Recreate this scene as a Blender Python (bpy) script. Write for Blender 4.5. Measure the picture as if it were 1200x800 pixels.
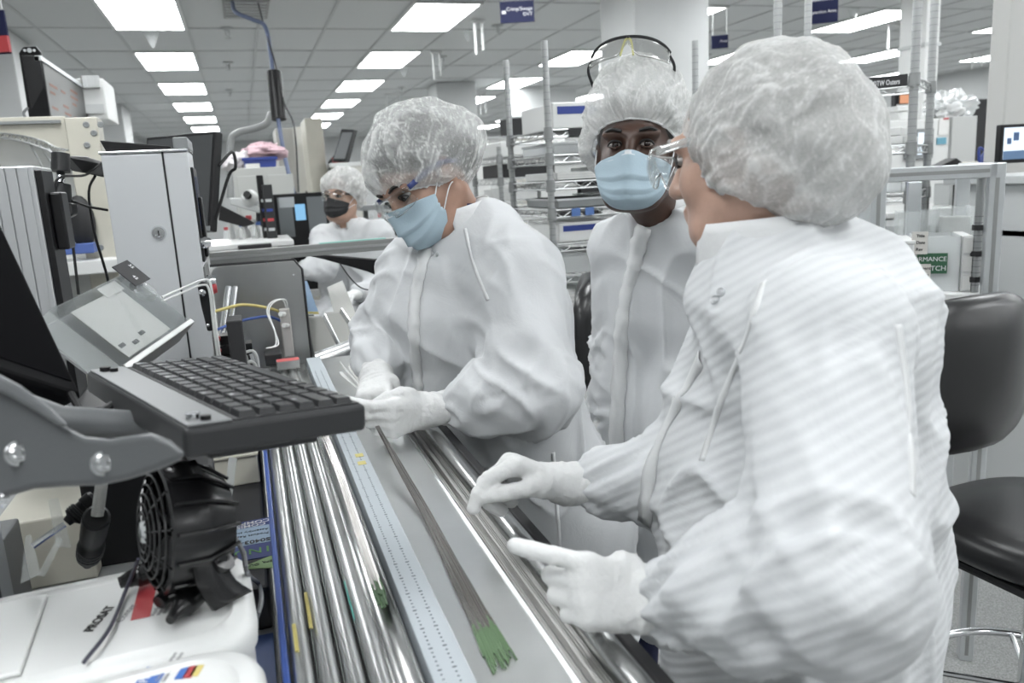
import bpy, bmesh, math, random
import numpy as np
from mathutils import Vector, Matrix
from mathutils.bvhtree import BVHTree

scene = bpy.context.scene
for o_ in list(bpy.data.objects): bpy.data.objects.remove(o_)
COL = scene.collection
random.seed(7)

# ------------------------------------------------------------------ camera
FPX = 930.0; CAM_H = 1.55
def _n(v):
    v = np.array(v, float); return v / np.linalg.norm(v)
_Y = _n([-317, 172, 930]); _Z = _n([-255, 4560, -930]); _Z = _n(_Z - _Y * np.dot(_Z, _Y)); _X = np.cross(_Y, _Z)
if _X[0] < 0: _X = -_X
CAM = np.array([0, 0, CAM_H])
CR = np.array([_X[0], _Y[0], _Z[0]]); CU = np.array([_X[1], _Y[1], _Z[1]]); CF = np.array([_X[2], _Y[2], _Z[2]])
cd = bpy.data.cameras.new('camera'); cam = bpy.data.objects.new('camera', cd); COL.objects.link(cam)
cd.sensor_width = 36.0; cd.lens = FPX / 1200 * 36; cd.clip_start = 0.05; cd.clip_end = 120
m4 = Matrix.Identity(4)
for i_ in range(3):
    m4[i_][0] = CR[i_]; m4[i_][1] = CU[i_]; m4[i_][2] = -CF[i_]; m4[i_][3] = CAM[i_]
cam.matrix_world = m4
cd.dof.use_dof = True; cd.dof.focus_distance = 1.55; cd.dof.aperture_fstop = 5.0
scene.camera = cam

# ------------------------------------------------------------------ world, exposure
w = bpy.data.worlds.new('room_ambient'); scene.world = w; w.use_nodes = True
w.node_tree.nodes['Background'].inputs[0].default_value = (0.9, 0.95, 1.0, 1)
w.node_tree.nodes['Background'].inputs[1].default_value = 0.02
vs = scene.view_settings
vs.view_transform = 'Standard'; vs.look = 'None'; vs.gamma = 1.0; vs.use_curve_mapping = False
vs.exposure = 1.20
LAMP = 9.0          # strength of the ceiling troffers' diffusers

# ------------------------------------------------------------------ pixel -> place
def ray(px, py):
    return CR * ((px - 600) / FPX) + CU * ((400 - py) / FPX) + CF
def P(px, py, d): return CAM + ray(px, py) * d
def onz(px, py, z):
    r = ray(px, py); return CAM + r * ((z - CAM_H) / r[2])
def ony(px, py, y):
    r = ray(px, py); return CAM + r * (y / r[1])
def onx(px, py, x):
    r = ray(px, py); return CAM + r * (x / r[0])
def cdir(r, u, t): return _n(CR * r + CU * u - CF * t)     # right, up, towards the viewer
def depth_of(p): return float(np.dot(np.array(p) - CAM, CF))

# ------------------------------------------------------------------ objects
def setp(o, label=None, cat=None, group=None, kind=None):
    if label: o['label'] = label
    if cat: o['category'] = cat
    if group: o['group'] = group
    if kind: o['kind'] = kind
    return o
def empty(name, loc, label, cat, group=None, rz=0.0):
    o = bpy.data.objects.new(name, None); COL.objects.link(o); o.location = tuple(float(q) for q in loc)
    o.rotation_euler = (0, 0, rz); o.empty_display_size = 0.05
    setp(o, label, cat, group); return o
def link(name, me, mat=None, parent=None, smooth=False):
    o = bpy.data.objects.new(name, me); COL.objects.link(o)
    if mat is not None and len(me.materials) == 0: me.materials.append(mat)
    if smooth:
        me.polygons.foreach_set('use_smooth', [True] * len(me.polygons))
    if parent is not None: attach(o, parent)
    return o
def wm(o):
    m = o.matrix_basis.copy()
    p = o.parent
    if p is not None: m = wm(p) @ o.matrix_parent_inverse @ m
    return m
def attach(o, parent):
    o.parent = parent; o.matrix_parent_inverse = wm(parent).inverted()
def copy_tree(o, parent=None, move=None):
    c = o.copy(); COL.objects.link(c)
    if parent is not None:
        c.parent = parent; c.matrix_parent_inverse = o.matrix_parent_inverse.copy()
    for ch in [q for q in bpy.data.objects if q.parent == o]: copy_tree(ch, c)
    return c

class MB:
    """collects shapes in world coordinates and links them as one mesh object"""
    def __init__(s): s.v = []; s.f = []; s.fm = []; s.mi = 0
    def add(s, vs_, fs_):
        b = len(s.v); s.v += [tuple(float(c) for c in q) for q in vs_]
        for q in fs_: s.f.append(tuple(b + i for i in q)); s.fm.append(s.mi)
        return s
    def box(s, lo, hi, R=None, o=None):
        (x0, y0, z0), (x1, y1, z1) = lo, hi
        c = np.array([(x0,y0,z0),(x1,y0,z0),(x1,y1,z0),(x0,y1,z0),(x0,y0,z1),(x1,y0,z1),(x1,y1,z1),(x0,y1,z1)], float)
        if R is not None: c = c @ np.array(R)          # rows of R are the local axes
        if o is not None: c = c + np.array(o)
        return s.add(c, [(0,3,2,1),(4,5,6,7),(0,1,5,4),(1,2,6,5),(2,3,7,6),(3,0,4,7)])
    def cyl(s, a, b, r, r2=None, n=16, caps=True):
        a = np.array(a, float); b = np.array(b, float); r2 = r if r2 is None else r2
        ax = _n(b - a); t = np.array([0, 0, 1.]) if abs(ax[2]) < .9 else np.array([1., 0, 0])
        e1 = _n(np.cross(ax, t)); e2 = np.cross(ax, e1)
        vs_ = []
        for k in range(n):
            q = 2 * math.pi * k / n; d = e1 * math.cos(q) + e2 * math.sin(q)
            vs_ += [a + d * r, b + d * r2]
        fs_ = [(2*k, 2*((k+1)%n), 2*((k+1)%n)+1, 2*k+1) for k in range(n)]
        if caps:
            fs_ += [tuple(2*k for k in range(n))[::-1], tuple(2*k+1 for k in range(n))]
        return s.add(vs_, fs_)
    def tube(s, pts, r, n=8, closed=False, caps=True):
        pts = [np.array(p, float) for p in pts]; m = len(pts)
        rr = r if hasattr(r, '__len__') else [r] * m
        tang = []
        for i in range(m):
            a = pts[(i-1) % m] if (closed or i > 0) else pts[i]; b = pts[(i+1) % m] if (closed or i < m-1) else pts[i]
            tang.append(_n(b - a))
        t0 = tang[0]; up = np.array([0, 0, 1.]) if abs(t0[2]) < .9 else np.array([1., 0, 0])
        e1 = _n(np.cross(t0, up)); vs_ = []
        for i in range(m):
            e1 = _n(e1 - tang[i] * np.dot(e1, tang[i])); e2 = np.cross(tang[i], e1)
            for k in range(n):
                q = 2 * math.pi * k / n; vs_.append(pts[i] + (e1 * math.cos(q) + e2 * math.sin(q)) * rr[i])
        fs_ = []
        for i in range(m if closed else m - 1):
            for k in range(n):
                i2 = (i + 1) % m; fs_.append((i*n+k, i*n+(k+1)%n, i2*n+(k+1)%n, i2*n+k))
        if caps and not closed:
            fs_ += [tuple(range(n))[::-1], tuple((m-1)*n+k for k in range(n))]
        return s.add(vs_, fs_)
    def prism(s, pts, ext):
        """closed polygon pts (3-D, coplanar) extruded by vector ext"""
        n = len(pts); ext = np.array(ext, float)
        vs_ = [np.array(p, float) for p in pts]; vs_ += [q + ext for q in vs_]
        fs_ = [(k, (k+1)%n, (k+1)%n+n, k+n) for k in range(n)] + [tuple(range(n))[::-1], tuple(range(n, 2*n))]
        return s.add(vs_, fs_)
    def grid(s, rows, closed_u=False, closed_v=False):
        """rows: list of equal-length lists of points"""
        nv = len(rows); nu = len(rows[0]); vs_ = [p for r in rows for p in r]; fs_ = []
        for j in range(nv if closed_v else nv - 1):
            for i in range(nu if closed_u else nu - 1):
                i2 = (i+1) % nu; j2 = (j+1) % nv
                fs_.append((j*nu+i, j*nu+i2, j2*nu+i2, j2*nu+i))
        return s.add(vs_, fs_)
    def lathe(s, a, ax, prof, n=24):
        """prof: (radius, height along ax)"""
        a = np.array(a, float); ax = _n(ax); t = np.array([0, 0, 1.]) if abs(ax[2]) < .9 else np.array([1., 0, 0])
        e1 = _n(np.cross(ax, t)); e2 = np.cross(ax, e1)
        rows = [[a + ax * h + (e1 * math.cos(2*math.pi*k/n) + e2 * math.sin(2*math.pi*k/n)) * r for k in range(n)] for r, h in prof]
        return s.grid(rows, closed_u=True)
    def sphere(s, c, r, n=12, R=None):
        c = np.array(c, float); r = np.array(r if hasattr(r, '__len__') else [r]*3, float); R = np.eye(3) if R is None else np.array(R)
        rows = []
        for j in range(n + 1):
            f_ = math.pi * j / n
            rows.append([c + (np.array([math.sin(f_)*math.cos(2*math.pi*k/(2*n)), math.sin(f_)*math.sin(2*math.pi*k/(2*n)), math.cos(f_)]) * r) @ R for k in range(2*n)])
        return s.grid(rows, closed_u=True)
    def build(s, name, mat=None, parent=None, smooth=False, bevel=0, mats=None, fix=True, seg=2, angle=40):
        me = bpy.data.meshes.new(name); me.from_pydata(s.v, [], s.f)
        for q in (mats or ([mat] if mat else [])): me.materials.append(q)
        if mats: me.polygons.foreach_set('material_index', s.fm)
        if fix:
            bm = bmesh.new(); bm.from_mesh(me); bmesh.ops.remove_doubles(bm, verts=bm.verts, dist=1e-6)
            bmesh.ops.recalc_face_normals(bm, faces=bm.faces); bm.to_mesh(me); bm.free()
        o = link(name, me, None, parent)
        if bevel:
            b = o.modifiers.new('bevel', 'BEVEL'); b.width = bevel; b.segments = seg; b.limit_method = 'ANGLE'; b.angle_limit = math.radians(35)
        if smooth:
            me.polygons.foreach_set('use_smooth', [True] * len(me.polygons))
            if angle < 180: me.set_sharp_from_angle(angle=math.radians(angle))
        return o
def axes(z, x):
    z = _n(z); x = np.array(x, float); x = _n(x - z * np.dot(x, z)); return np.array([x, np.cross(z, x), z])
def bez(pts, n=24):
    """Catmull-Rom through the points"""
    pts = [np.array(p, float) for p in pts]; q = [2*pts[0]-pts[1]] + pts + [2*pts[-1]-pts[-2]]; out = []
    segs = len(pts) - 1; per = max(2, n // segs)
    for i in range(segs):
        a, b, c, d = q[i:i+4]
        for k in range(per):
            t = k / per
            out.append(.5*((2*b)+(-a+c)*t+(2*a-5*b+4*c-d)*t*t+(-a+3*b-3*c+d)*t**3))
    out.append(pts[-1]); return out
def text(name, body, pos, right, up, size, mat, parent, align='LEFT', off=0.0006, bold=0.0, ext=0.0002, xs=1.0):
    cu = bpy.data.curves.new(name, 'FONT'); cu.body = body; cu.size = size; cu.align_x = align; cu.extrude = ext; cu.offset = bold
    cu.resolution_u = 3
    t = bpy.data.objects.new(name, cu); COL.objects.link(t)
    dg = bpy.context.evaluated_depsgraph_get(); me = bpy.data.meshes.new_from_object(t.evaluated_get(dg)); me.name = name
    bpy.data.objects.remove(t); bpy.data.curves.remove(cu)
    r = _n(right); u = np.array(up, float); u = _n(u - r * np.dot(u, r)); nn = np.cross(r, u)
    m = Matrix.Identity(4)
    for i in range(3): m[i][0] = r[i]*xs; m[i][1] = u[i]; m[i][2] = nn[i]; m[i][3] = float(pos[i] + nn[i]*off)
    me.transform(m); me.materials.clear(); me.materials.append(mat)
    return link(name, me, None, parent)

# ------------------------------------------------------------------ materials
MATS = {}
KALB = .74        # overall reflectance level of painted and woven surfaces
def mat(name, col, rough=.5, metal=0.0, bump=0.0, bscale=60, var=0.0, vscale=12, spec=.5, alpha=1.0, aniso=None, emit=0, coat=0.0, sss=0.0):
    if name in MATS: return MATS[name]
    if metal < .5: col = tuple(c*KALB for c in col)
    m = bpy.data.materials.new(name); m.use_nodes = True; nt = m.node_tree; b = nt.nodes['Principled BSDF']
    b.inputs['Base Color'].default_value = (*col, 1); b.inputs['Roughness'].default_value = rough; b.inputs['Metallic'].default_value = metal
    b.inputs['Specular IOR Level'].default_value = spec; b.inputs['Alpha'].default_value = alpha; b.inputs['Coat Weight'].default_value = coat
    if sss: b.inputs['Subsurface Weight'].default_value = sss; b.inputs['Subsurface Radius'].default_value = (.01,.004,.002)
    if emit: b.inputs['Emission Color'].default_value = (*col, 1); b.inputs['Emission Strength'].default_value = emit
    tc = nt.nodes.new('ShaderNodeTexCoord'); mp = nt.nodes.new('ShaderNodeMapping'); nt.links.new(tc.outputs['Object'], mp.inputs[0])
    if aniso: mp.inputs['Scale'].default_value = aniso
    if var:
        n = nt.nodes.new('ShaderNodeTexNoise'); n.inputs['Scale'].default_value = vscale; n.inputs['Detail'].default_value = 5
        nt.links.new(mp.outputs[0], n.inputs['Vector'])
        r = nt.nodes.new('ShaderNodeValToRGB'); e = r.color_ramp.elements; e[0].position = .3; e[1].position = .7
        e[0].color = (*[max(0, c*(1-var)) for c in col], 1); e[1].color = (*[min(1, c*(1+var)) for c in col], 1)
        nt.links.new(n.outputs['Fac'], r.inputs[0]); nt.links.new(r.outputs[0], b.inputs['Base Color'])
    if bump:
        n2 = nt.nodes.new('ShaderNodeTexNoise'); n2.inputs['Scale'].default_value = bscale; n2.inputs['Detail'].default_value = 6
        nt.links.new(mp.outputs[0], n2.inputs['Vector'])
        bu = nt.nodes.new('ShaderNodeBump'); bu.inputs['Strength'].default_value = bump; bu.inputs['Distance'].default_value = .01
        nt.links.new(n2.outputs['Fac'], bu.inputs['Height']); nt.links.new(bu.outputs[0], b.inputs['Normal'])
    MATS[name] = m; return m
def clear_mat(name, tint=(.98,.988,.988), gloss=.015, haze=0.0, rough=.03, fres=.4):
    """thin clear sheet: mostly transmission, fresnel gloss, a little haze"""
    if name in MATS: return MATS[name]
    m = bpy.data.materials.new(name); m.use_nodes = True; nt = m.node_tree; nt.nodes.remove(nt.nodes['Principled BSDF'])
    out = nt.nodes['Material Output']; tr = nt.nodes.new('ShaderNodeBsdfTransparent'); tr.inputs[0].default_value = (*tint, 1)
    gl = nt.nodes.new('ShaderNodeBsdfGlossy'); gl.inputs['Roughness'].default_value = rough
    fr = nt.nodes.new('ShaderNodeFresnel'); fr.inputs[0].default_value = 1.45
    ma = nt.nodes.new('ShaderNodeMath'); ma.operation = 'MULTIPLY_ADD'; ma.inputs[1].default_value = fres; ma.inputs[2].default_value = gloss
    ma.use_clamp = True
    mx = nt.nodes.new('ShaderNodeMixShader'); nt.links.new(fr.outputs[0], ma.inputs[0]); nt.links.new(ma.outputs[0], mx.inputs[0])
    nt.links.new(tr.outputs[0], mx.inputs[1]); nt.links.new(gl.outputs[0], mx.inputs[2]); last = mx
    if haze:
        df = nt.nodes.new('ShaderNodeBsdfDiffuse'); df.inputs[0].default_value = (.9,.92,.92,1)
        m2 = nt.nodes.new('ShaderNodeMixShader'); m2.inputs[0].default_value = haze
        nt.links.new(last.outputs[0], m2.inputs[1]); nt.links.new(df.outputs[0], m2.inputs[2]); last = m2
    nt.links.new(last.outputs[0], out.inputs[0]); MATS[name] = m; return m
def emit_mat(name, col, s):
    if name in MATS: return MATS[name]
    m = bpy.data.materials.new(name); m.use_nodes = True; nt = m.node_tree; nt.nodes.remove(nt.nodes['Principled BSDF'])
    e = nt.nodes.new('ShaderNodeEmission'); e.inputs[0].default_value = (*col, 1); e.inputs[1].default_value = s
    nt.links.new(e.outputs[0], nt.nodes['Material Output'].inputs[0]); MATS[name] = m; return m

# ------------------------------------------------------------------ noise and signed-distance modelling
def vnoise(p, seed=0):
    """smooth value noise, p (n,3) -> -1..1"""
    p = np.asarray(p, float); i = np.floor(p).astype(np.int64); f_ = p - i; u = f_*f_*f_*(f_*(f_*6-15)+10)
    def h(a, b, c):
        n = (a*374761393 + b*668265263 + c*2147483647 + seed*144665) & 0xffffffff
        n = ((n ^ (n >> 13)) * 1274126177) & 0xffffffff; n = n ^ (n >> 16)
        return (n & 0xffff) / 32767.5 - 1
    r = 0
    for a in (0, 1):
        for b in (0, 1):
            for c in (0, 1):
                wt = (u[:,0] if a else 1-u[:,0]) * (u[:,1] if b else 1-u[:,1]) * (u[:,2] if c else 1-u[:,2])
                r = r + wt * h(i[:,0]+a, i[:,1]+b, i[:,2]+c)
    return r
def ridged(p, seed=0): return 1 - 2*np.abs(vnoise(p, seed))
def sd_cap(a, b, ra, rb):
    a = np.array(a, float); b = np.array(b, float); ba = b - a; L = float(ba @ ba) + 1e-12
    def fn(p):
        h = np.clip(((p - a) @ ba) / L, 0, 1); return np.linalg.norm(p - a - h[:,None]*ba, axis=1) - (ra + (rb - ra) * h)
    m = max(ra, rb); return fn, np.minimum(a, b) - m, np.maximum(a, b) + m
def sd_ell(c, R, r):
    c = np.array(c, float); R = np.array(R, float); r = np.array(r, float)
    def fn(p):
        q = (p - c) @ R.T; k0 = np.linalg.norm(q / r, axis=1); k1 = np.linalg.norm(q / (r*r), axis=1) + 1e-9
        return np.where(k0 < .2, -r.min() * (1 - k0), k0 * (k0 - 1) / k1)
    m = r.max(); return fn, c - m, c + m
def sd_box(c, R, h, rr):
    c = np.array(c, float); R = np.array(R, float); h = np.array(h, float) - rr
    def fn(p):
        q = np.abs((p - c) @ R.T) - h
        return np.linalg.norm(np.maximum(q, 0), axis=1) + np.minimum(q.max(axis=1), 0) - rr
    m = np.linalg.norm(h) + rr; return fn, c - m, c + m
class SDF:
    def __init__(s): s.p = []
    def u(s, prim, k=.02): s.p.append((1, k, prim)); return s
    def cut(s, prim, k=.01): s.p.append((-1, k, prim)); return s
    @staticmethod
    def _op(d, e, op, k):
        if op > 0:
            if d is None: return e
            h = np.maximum(k - np.abs(d - e), 0) / k; return np.minimum(d, e) - h*h*k*.25
        e = -e; h = np.maximum(k - np.abs(d - e), 0) / k; return np.maximum(d, e) + h*h*k*.25
    def ev(s, p, use=None):
        d = None
        for i, (op, k, pr) in enumerate(s.p):
            if use is not None and not use[i]: continue
            if d is None and op < 0: continue
            d = s._op(d, pr[0](p), op, k)
        return np.full(len(p), 1.0) if d is None else d
    def mesh(s, vox, smooth=1, B=16):
        lo = np.min([q[2][1] for q in s.p if q[0] > 0], axis=0) - 3*vox; hi = np.max([q[2][2] for q in s.p if q[0] > 0], axis=0) + 3*vox
        nb = np.ceil((hi - lo) / (vox*B)).astype(int)
        bi = np.stack(np.meshgrid(*[np.arange(n) for n in nb], indexing='ij'), -1).reshape(-1, 3)
        cen = lo + (bi + .5) * B * vox; Rb = B * vox * .87
        each = np.stack([q[2][0](cen) for q in s.p], 1); d0 = s.ev(cen)
        act = np.abs(d0) < Rb * 1.7
        bi = bi[act]; each = each[act]; d0 = d0[act]
        ops = np.array([q[0] for q in s.p]); ks = np.array([q[1] for q in s.p])
        mn = np.min(np.where(ops > 0, each, 9), axis=1)
        useA = np.where(ops > 0, each < (mn[:,None] + 2.6*Rb + ks), each < (1.7*Rb + ks))
        g = np.arange(B+1); loc = np.stack(np.meshgrid(g, g, g, indexing='ij'), -1).reshape(-1, 3)
        D = np.empty((len(bi), (B+1)**3), np.float32)
        for n in range(len(bi)): D[n] = s.ev(lo + (bi[n]*B + loc) * vox, useA[n])
        D = D.reshape(-1, B+1, B+1, B+1); S = D < 0
        cnt = sum(S[:, a:B+a, b:B+b, c:B+c].astype(np.int8) for a in (0,1) for b in (0,1) for c in (0,1))
        n, i, j, k = np.nonzero((cnt > 0) & (cnt < 8))
        corners = [(a,b,c) for a in (0,1) for b in (0,1) for c in (0,1)]
        V = np.stack([D[n, i+a, j+b, k+c] for a,b,c in corners], 1); C = np.array(corners, float)
        acc = np.zeros((len(n), 3)); num = np.zeros(len(n))
        for x in range(8):
            for y in range(x+1, 8):
                if np.abs(C[x]-C[y]).sum() != 1: continue
                m = (V[:,x] < 0) != (V[:,y] < 0); t = V[:,x] / (V[:,x] - V[:,y] + 1e-12)
                acc[m] += (C[x] + (C[y]-C[x]) * t[:,None])[m]; num[m] += 1
        G = bi[n]*B + np.stack([i,j,k], 1); M = (nb*B + 4).astype(np.int64)
        key = lambda q: ((q[...,0]+1)*M[1] + (q[...,1]+1))*M[2] + (q[...,2]+1)
        vk = key(G.astype(np.int64)); verts = lo + (G + acc/num[:,None]) * vox
        order = np.argsort(vk); vk = vk[order]; verts = verts[order]
        quads = []
        E = np.eye(3, dtype=np.int64)
        for ax in range(3):
            sl0 = [slice(None)] + [slice(0, B)]*3; sl1 = list(sl0); sl1[1+ax] = slice(1, B+1)
            a_ = S[tuple(sl0)]; b_ = S[tuple(sl1)]
            nn, ii, jj, kk = np.nonzero(a_ != b_)
            g0 = (bi[nn]*B + np.stack([ii,jj,kk], 1)).astype(np.int64); fl = a_[nn, ii, jj, kk]
            e1 = E[(ax+1) % 3]; e2 = E[(ax+2) % 3]
            q = np.stack([key(g0-e1-e2), key(g0-e2), key(g0), key(g0-e1)], 1)
            q[~fl] = q[~fl][:, ::-1]; quads.append(q)
        Q = np.concatenate(quads); idx = np.searchsorted(vk, Q); idx = np.minimum(idx, len(vk)-1); ok = (vk[idx] == Q).all(1)
        F = idx[ok]
        for _ in range(smooth):
            sm = np.zeros_like(verts); ct = np.zeros(len(verts))
            for a in range(4):
                for b in (1, 3):
                    np.add.at(sm, F[:, a], verts[F[:, (a+b) % 4]]); np.add.at(ct, F[:, a], 1)
            verts = verts*.45 + .55*sm/np.maximum(ct, 1)[:,None]
        return verts, F
def vnormals(v, F):
    n = np.cross(v[F[:,2]] - v[F[:,0]], v[F[:,3]] - v[F[:,1]]); o = np.zeros_like(v)
    for a in range(4): np.add.at(o, F[:,a], n)
    return o / (np.linalg.norm(o, axis=1)[:,None] + 1e-12)
def np_mesh(name, v, F, mat_, parent=None):
    me = bpy.data.meshes.new(name); me.from_pydata(v.tolist(), [], F.tolist())
    o = link(name, me, mat_, parent, smooth=True); return o
def bvh_of(v, F): return BVHTree.FromPolygons(v.tolist(), F.tolist())
def hit(bvh, px, py):
    r = _n(ray(px, py)); h = bvh.ray_cast(Vector(CAM), Vector(r))
    if h[0] is None: return None
    nn = np.array(h[1]); nn = nn if nn @ r < 0 else -nn
    return np.array(h[0]), nn
# ================================================================== the room
WHITE = mat('paint_white', (.64,.655,.655), .6, var=.03, vscale=3)
GREYP = mat('paint_grey', (.62,.64,.64), .6)
BEIGE = mat('powder_beige', (.60,.58,.50), .45, var=.03, bump=.02, bscale=200)
BLACK = mat('black_plastic', (.010,.010,.011), .40, spec=.3, bump=.03, bscale=400)
BLACKM = mat('black_matte', (.02,.02,.022), .65)
CHAR = mat('charcoal_plastic', (.032,.033,.035), .45, spec=.35, bump=.02, bscale=300)
ALU = mat('aluminium', (.62,.64,.65), .34, metal=.85, var=.05, vscale=6)
ALUP = mat('grey_alloy', (.30,.315,.32), .45, metal=.3, var=.06, vscale=8)
CHROME = mat('chrome', (.72,.73,.74), .16, metal=1.0)
STEEL = mat('brushed_steel', (.56,.57,.57), .27, metal=1.0, var=.08, vscale=14, aniso=(40, 1, 40))
STEELD = mat('dull_steel', (.36,.365,.36), .34, metal=.9, var=.12, vscale=5)
WPLAST = mat('white_plastic', (.82,.83,.82), .35)
PAPER = mat('paper', (.84,.84,.82), .7)
NAVY = mat('navy_print', (.022,.026,.075), .6, spec=.15)
BLUEP = mat('blue_plastic', (.03,.06,.30), .4)
REDP = mat('red_print', (.55,.06,.07), .5)
INK = mat('black_ink', (.02,.02,.02), .6)
WINK = mat('white_ink', (.85,.86,.88), .6)
CLEAR = clear_mat('clear_acrylic')
CLEARH = clear_mat('hazy_acrylic', haze=.14, gloss=.04)
BAG = clear_mat('clear_bag', tint=(.95,.96,.96), gloss=.22, haze=.30, rough=.22)

def floor_material():
    m = bpy.data.materials.new('speckled_vinyl'); m.use_nodes = True; nt = m.node_tree; b = nt.nodes['Principled BSDF']
    tc = nt.nodes.new('ShaderNodeTexCoord')
    n1 = nt.nodes.new('ShaderNodeTexNoise'); n1.inputs['Scale'].default_value = 180; n1.inputs['Detail'].default_value = 3
    n2 = nt.nodes.new('ShaderNodeTexVoronoi'); n2.inputs['Scale'].default_value = 150
    r = nt.nodes.new('ShaderNodeValToRGB'); e = r.color_ramp.elements; e[0].position = .36; e[1].position = .62
    e[0].color = (.20,.204,.20,1); e[1].color = (.34,.344,.34,1)
    r2 = nt.nodes.new('ShaderNodeValToRGB'); e = r2.color_ramp.elements; e[0].position = .0; e[1].position = .8
    e[0].color = (.72,.72,.72,1); e[1].color = (1,1,1,1)
    mx = nt.nodes.new('ShaderNodeMix'); mx.data_type = 'RGBA'; mx.blend_type = 'MULTIPLY'; mx.inputs[0].default_value = 1
    for n in (n1, n2): nt.links.new(tc.outputs['Object'], n.inputs['Vector'])
    nt.links.new(n1.outputs['Fac'], r.inputs[0]); nt.links.new(n2.outputs['Color'], r2.inputs[0])
    nt.links.new(r.outputs[0], mx.inputs[6]); nt.links.new(r2.outputs[0], mx.inputs[7]); nt.links.new(mx.outputs[2], b.inputs['Base Color'])
    b.inputs['Roughness'].default_value = .32; return m
FLOOR = floor_material()
CEIL_Z = 3.05; RX0, RX1, RY0, RY1 = -2.35, 13.0, -4.2, 25.0
setp(MB().box((RX0,RY0,-.05),(RX1,RY1,0)).build('floor', FLOOR), kind='structure')
setp(MB().box((RX0-.1,RY0,0),(RX0,RY1,CEIL_Z+.1)).build('wall_left', WHITE), kind='structure')
setp(MB().box((RX1,RY0,0),(RX1+.1,RY1,CEIL_Z+.1)).build('wall_right', WHITE), kind='structure')
setp(MB().box((RX0,RY1,0),(RX1,RY1+.1,CEIL_Z+.1)).build('wall_back', WHITE), kind='structure')
setp(MB().box((RX0,RY0-.1,0),(RX1,RY0,CEIL_Z+.1)).build('wall_front', WHITE), kind='structure')
TILE = mat('ceiling_tile', (.74,.76,.76), .85, bump=.15, bscale=140, var=.03, vscale=60)
GRID = mat('ceiling_grid', (.55,.57,.57), .5)
ceil = setp(MB().box((RX0,RY0,CEIL_Z+.03),(RX1,RY1,CEIL_Z+.1)).build('ceiling', TILE), kind='structure')
GX0, GY0 = -.90, 6.91
LROWS = [-.90 + 2.44*i for i in range(6)]; LY = [6.91 + 2.44*k for k in range(-4, 7)]
def is_light(ix, iy): return ix % 4 == 0 and iy % 2 == 0 and 0 <= ix//4 < 6 and -8 <= iy <= 12
g = MB()
for ix in range(-2, 23):
    x = GX0 + .61*ix; g.box((x-.012,RY0,CEIL_Z-.004),(x+.012,RY1,CEIL_Z+.004))
for iy in range(-9, 15):
    y = GY0 + 1.22*iy; g.box((RX0,y-.012,CEIL_Z-.003),(RX1,y+.012,CEIL_Z+.005))
g.build('ceiling_grid', GRID, ceil)
tm = MB().box((.008,.008,0),(.602,1.212,.014)).build('ceiling_tile', TILE).data
bpy.data.objects.remove(bpy.data.objects['ceiling_tile'])
far = MB(); cnt = 0
for iy in range(-9, 15):
    for ix in range(-3, 22):
        if is_light(ix, iy): continue
        x, y = GX0 + .61*ix, GY0 + 1.22*iy
        if x < RX0 or x+.61 > RX1 or y < RY0 or y+1.22 > RY1: continue
        if -2 <= iy <= 7 and x < 1.0*y + 1.5 and cnt < 230:
            t = link('ceiling_tile', tm); t.location = (x, y, CEIL_Z+.003 + .002*random.random()); attach(t, ceil); cnt += 1
        else: far.box((x+.008,y+.008,CEIL_Z+.004),(x+.602,y+1.212,CEIL_Z+.018))
setp(far.build('far_ceiling_tiles', TILE, ceil), kind='stuff')
DIFF = emit_mat('troffer_diffuser', (.965,.99,1.0), LAMP)
dm = MB().box((.03,.03,-.012),(.58,1.19,-.004)).build('diffuser', DIFF).data
fm = MB().box((.0,.0,-.012),(.61,.03,.03)).box((0,1.19,-.012),(.61,1.22,.03)).box((0,.03,-.012),(.03,1.19,.03)).box((.58,.03,-.012),(.61,1.19,.03)).box((.0,.0,.03),(.61,1.22,.034)).build('frame', WPLAST).data
for q in ('diffuser', 'frame'): bpy.data.objects.remove(bpy.data.objects[q])
for x in LROWS:
    for y in LY:
        e = empty('ceiling_light', (x, y, CEIL_Z-.006), 'white fluorescent troffer in the ceiling row ' + ('running over the side bench and display board', 'running over the steel tray and seated rear worker', 'beside the wide white column', 'over the tall rack with the printed strip', 'beyond the white machine', 'nearest the right wall')[LROWS.index(x)], 'ceiling light', 'fluorescent troffers in the ceiling')
        for nm, me in (('frame', fm), ('diffuser', dm)):
            c = link(nm, me); c.parent = e

# columns
def column(x0, x1, y0, y1, label, m=WHITE, trim=True):
    e = empty('column', ((x0+x1)/2, (y0+y1)/2, 0), label, 'column')
    MB().box((x0,y0,0),(x1,y1,CEIL_Z-.005)).build('shaft', m, e, bevel=.008)
    MB().box((x0-.012,y0-.012,0),(x1+.012,y1+.012,.12)).build('skirting', CHAR, e, bevel=.003)
    return e
a = P(733,30,6.2); b = P(833,30,6.2)
column(a[0]+.02, b[0]+.04, a[1]-.12, a[1]+.5, 'wide white boxed column rising to the ceiling behind the worker with goggles on her cap')
a = P(512,110,12.0)
column(a[0], a[0]+.62, a[1], a[1]+.6, 'far pale column standing beyond the steel wire racks')
a = P(1182,60,3.6)
column(a[0], a[0]+.6, a[1], a[1]+.10, 'pale grey column beside the computer monitor at the right of the aluminium frame', mat('paint_column', (.60,.60,.58), .6))
column(RX0+.02, RX0+.62, 8.2, 8.9, 'white pilaster against the left wall behind the beige cabinet')
column(RX0+.02, RX0+.72, 14.2, 15.2, 'pale boxed pilaster farther along the left wall')
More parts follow.
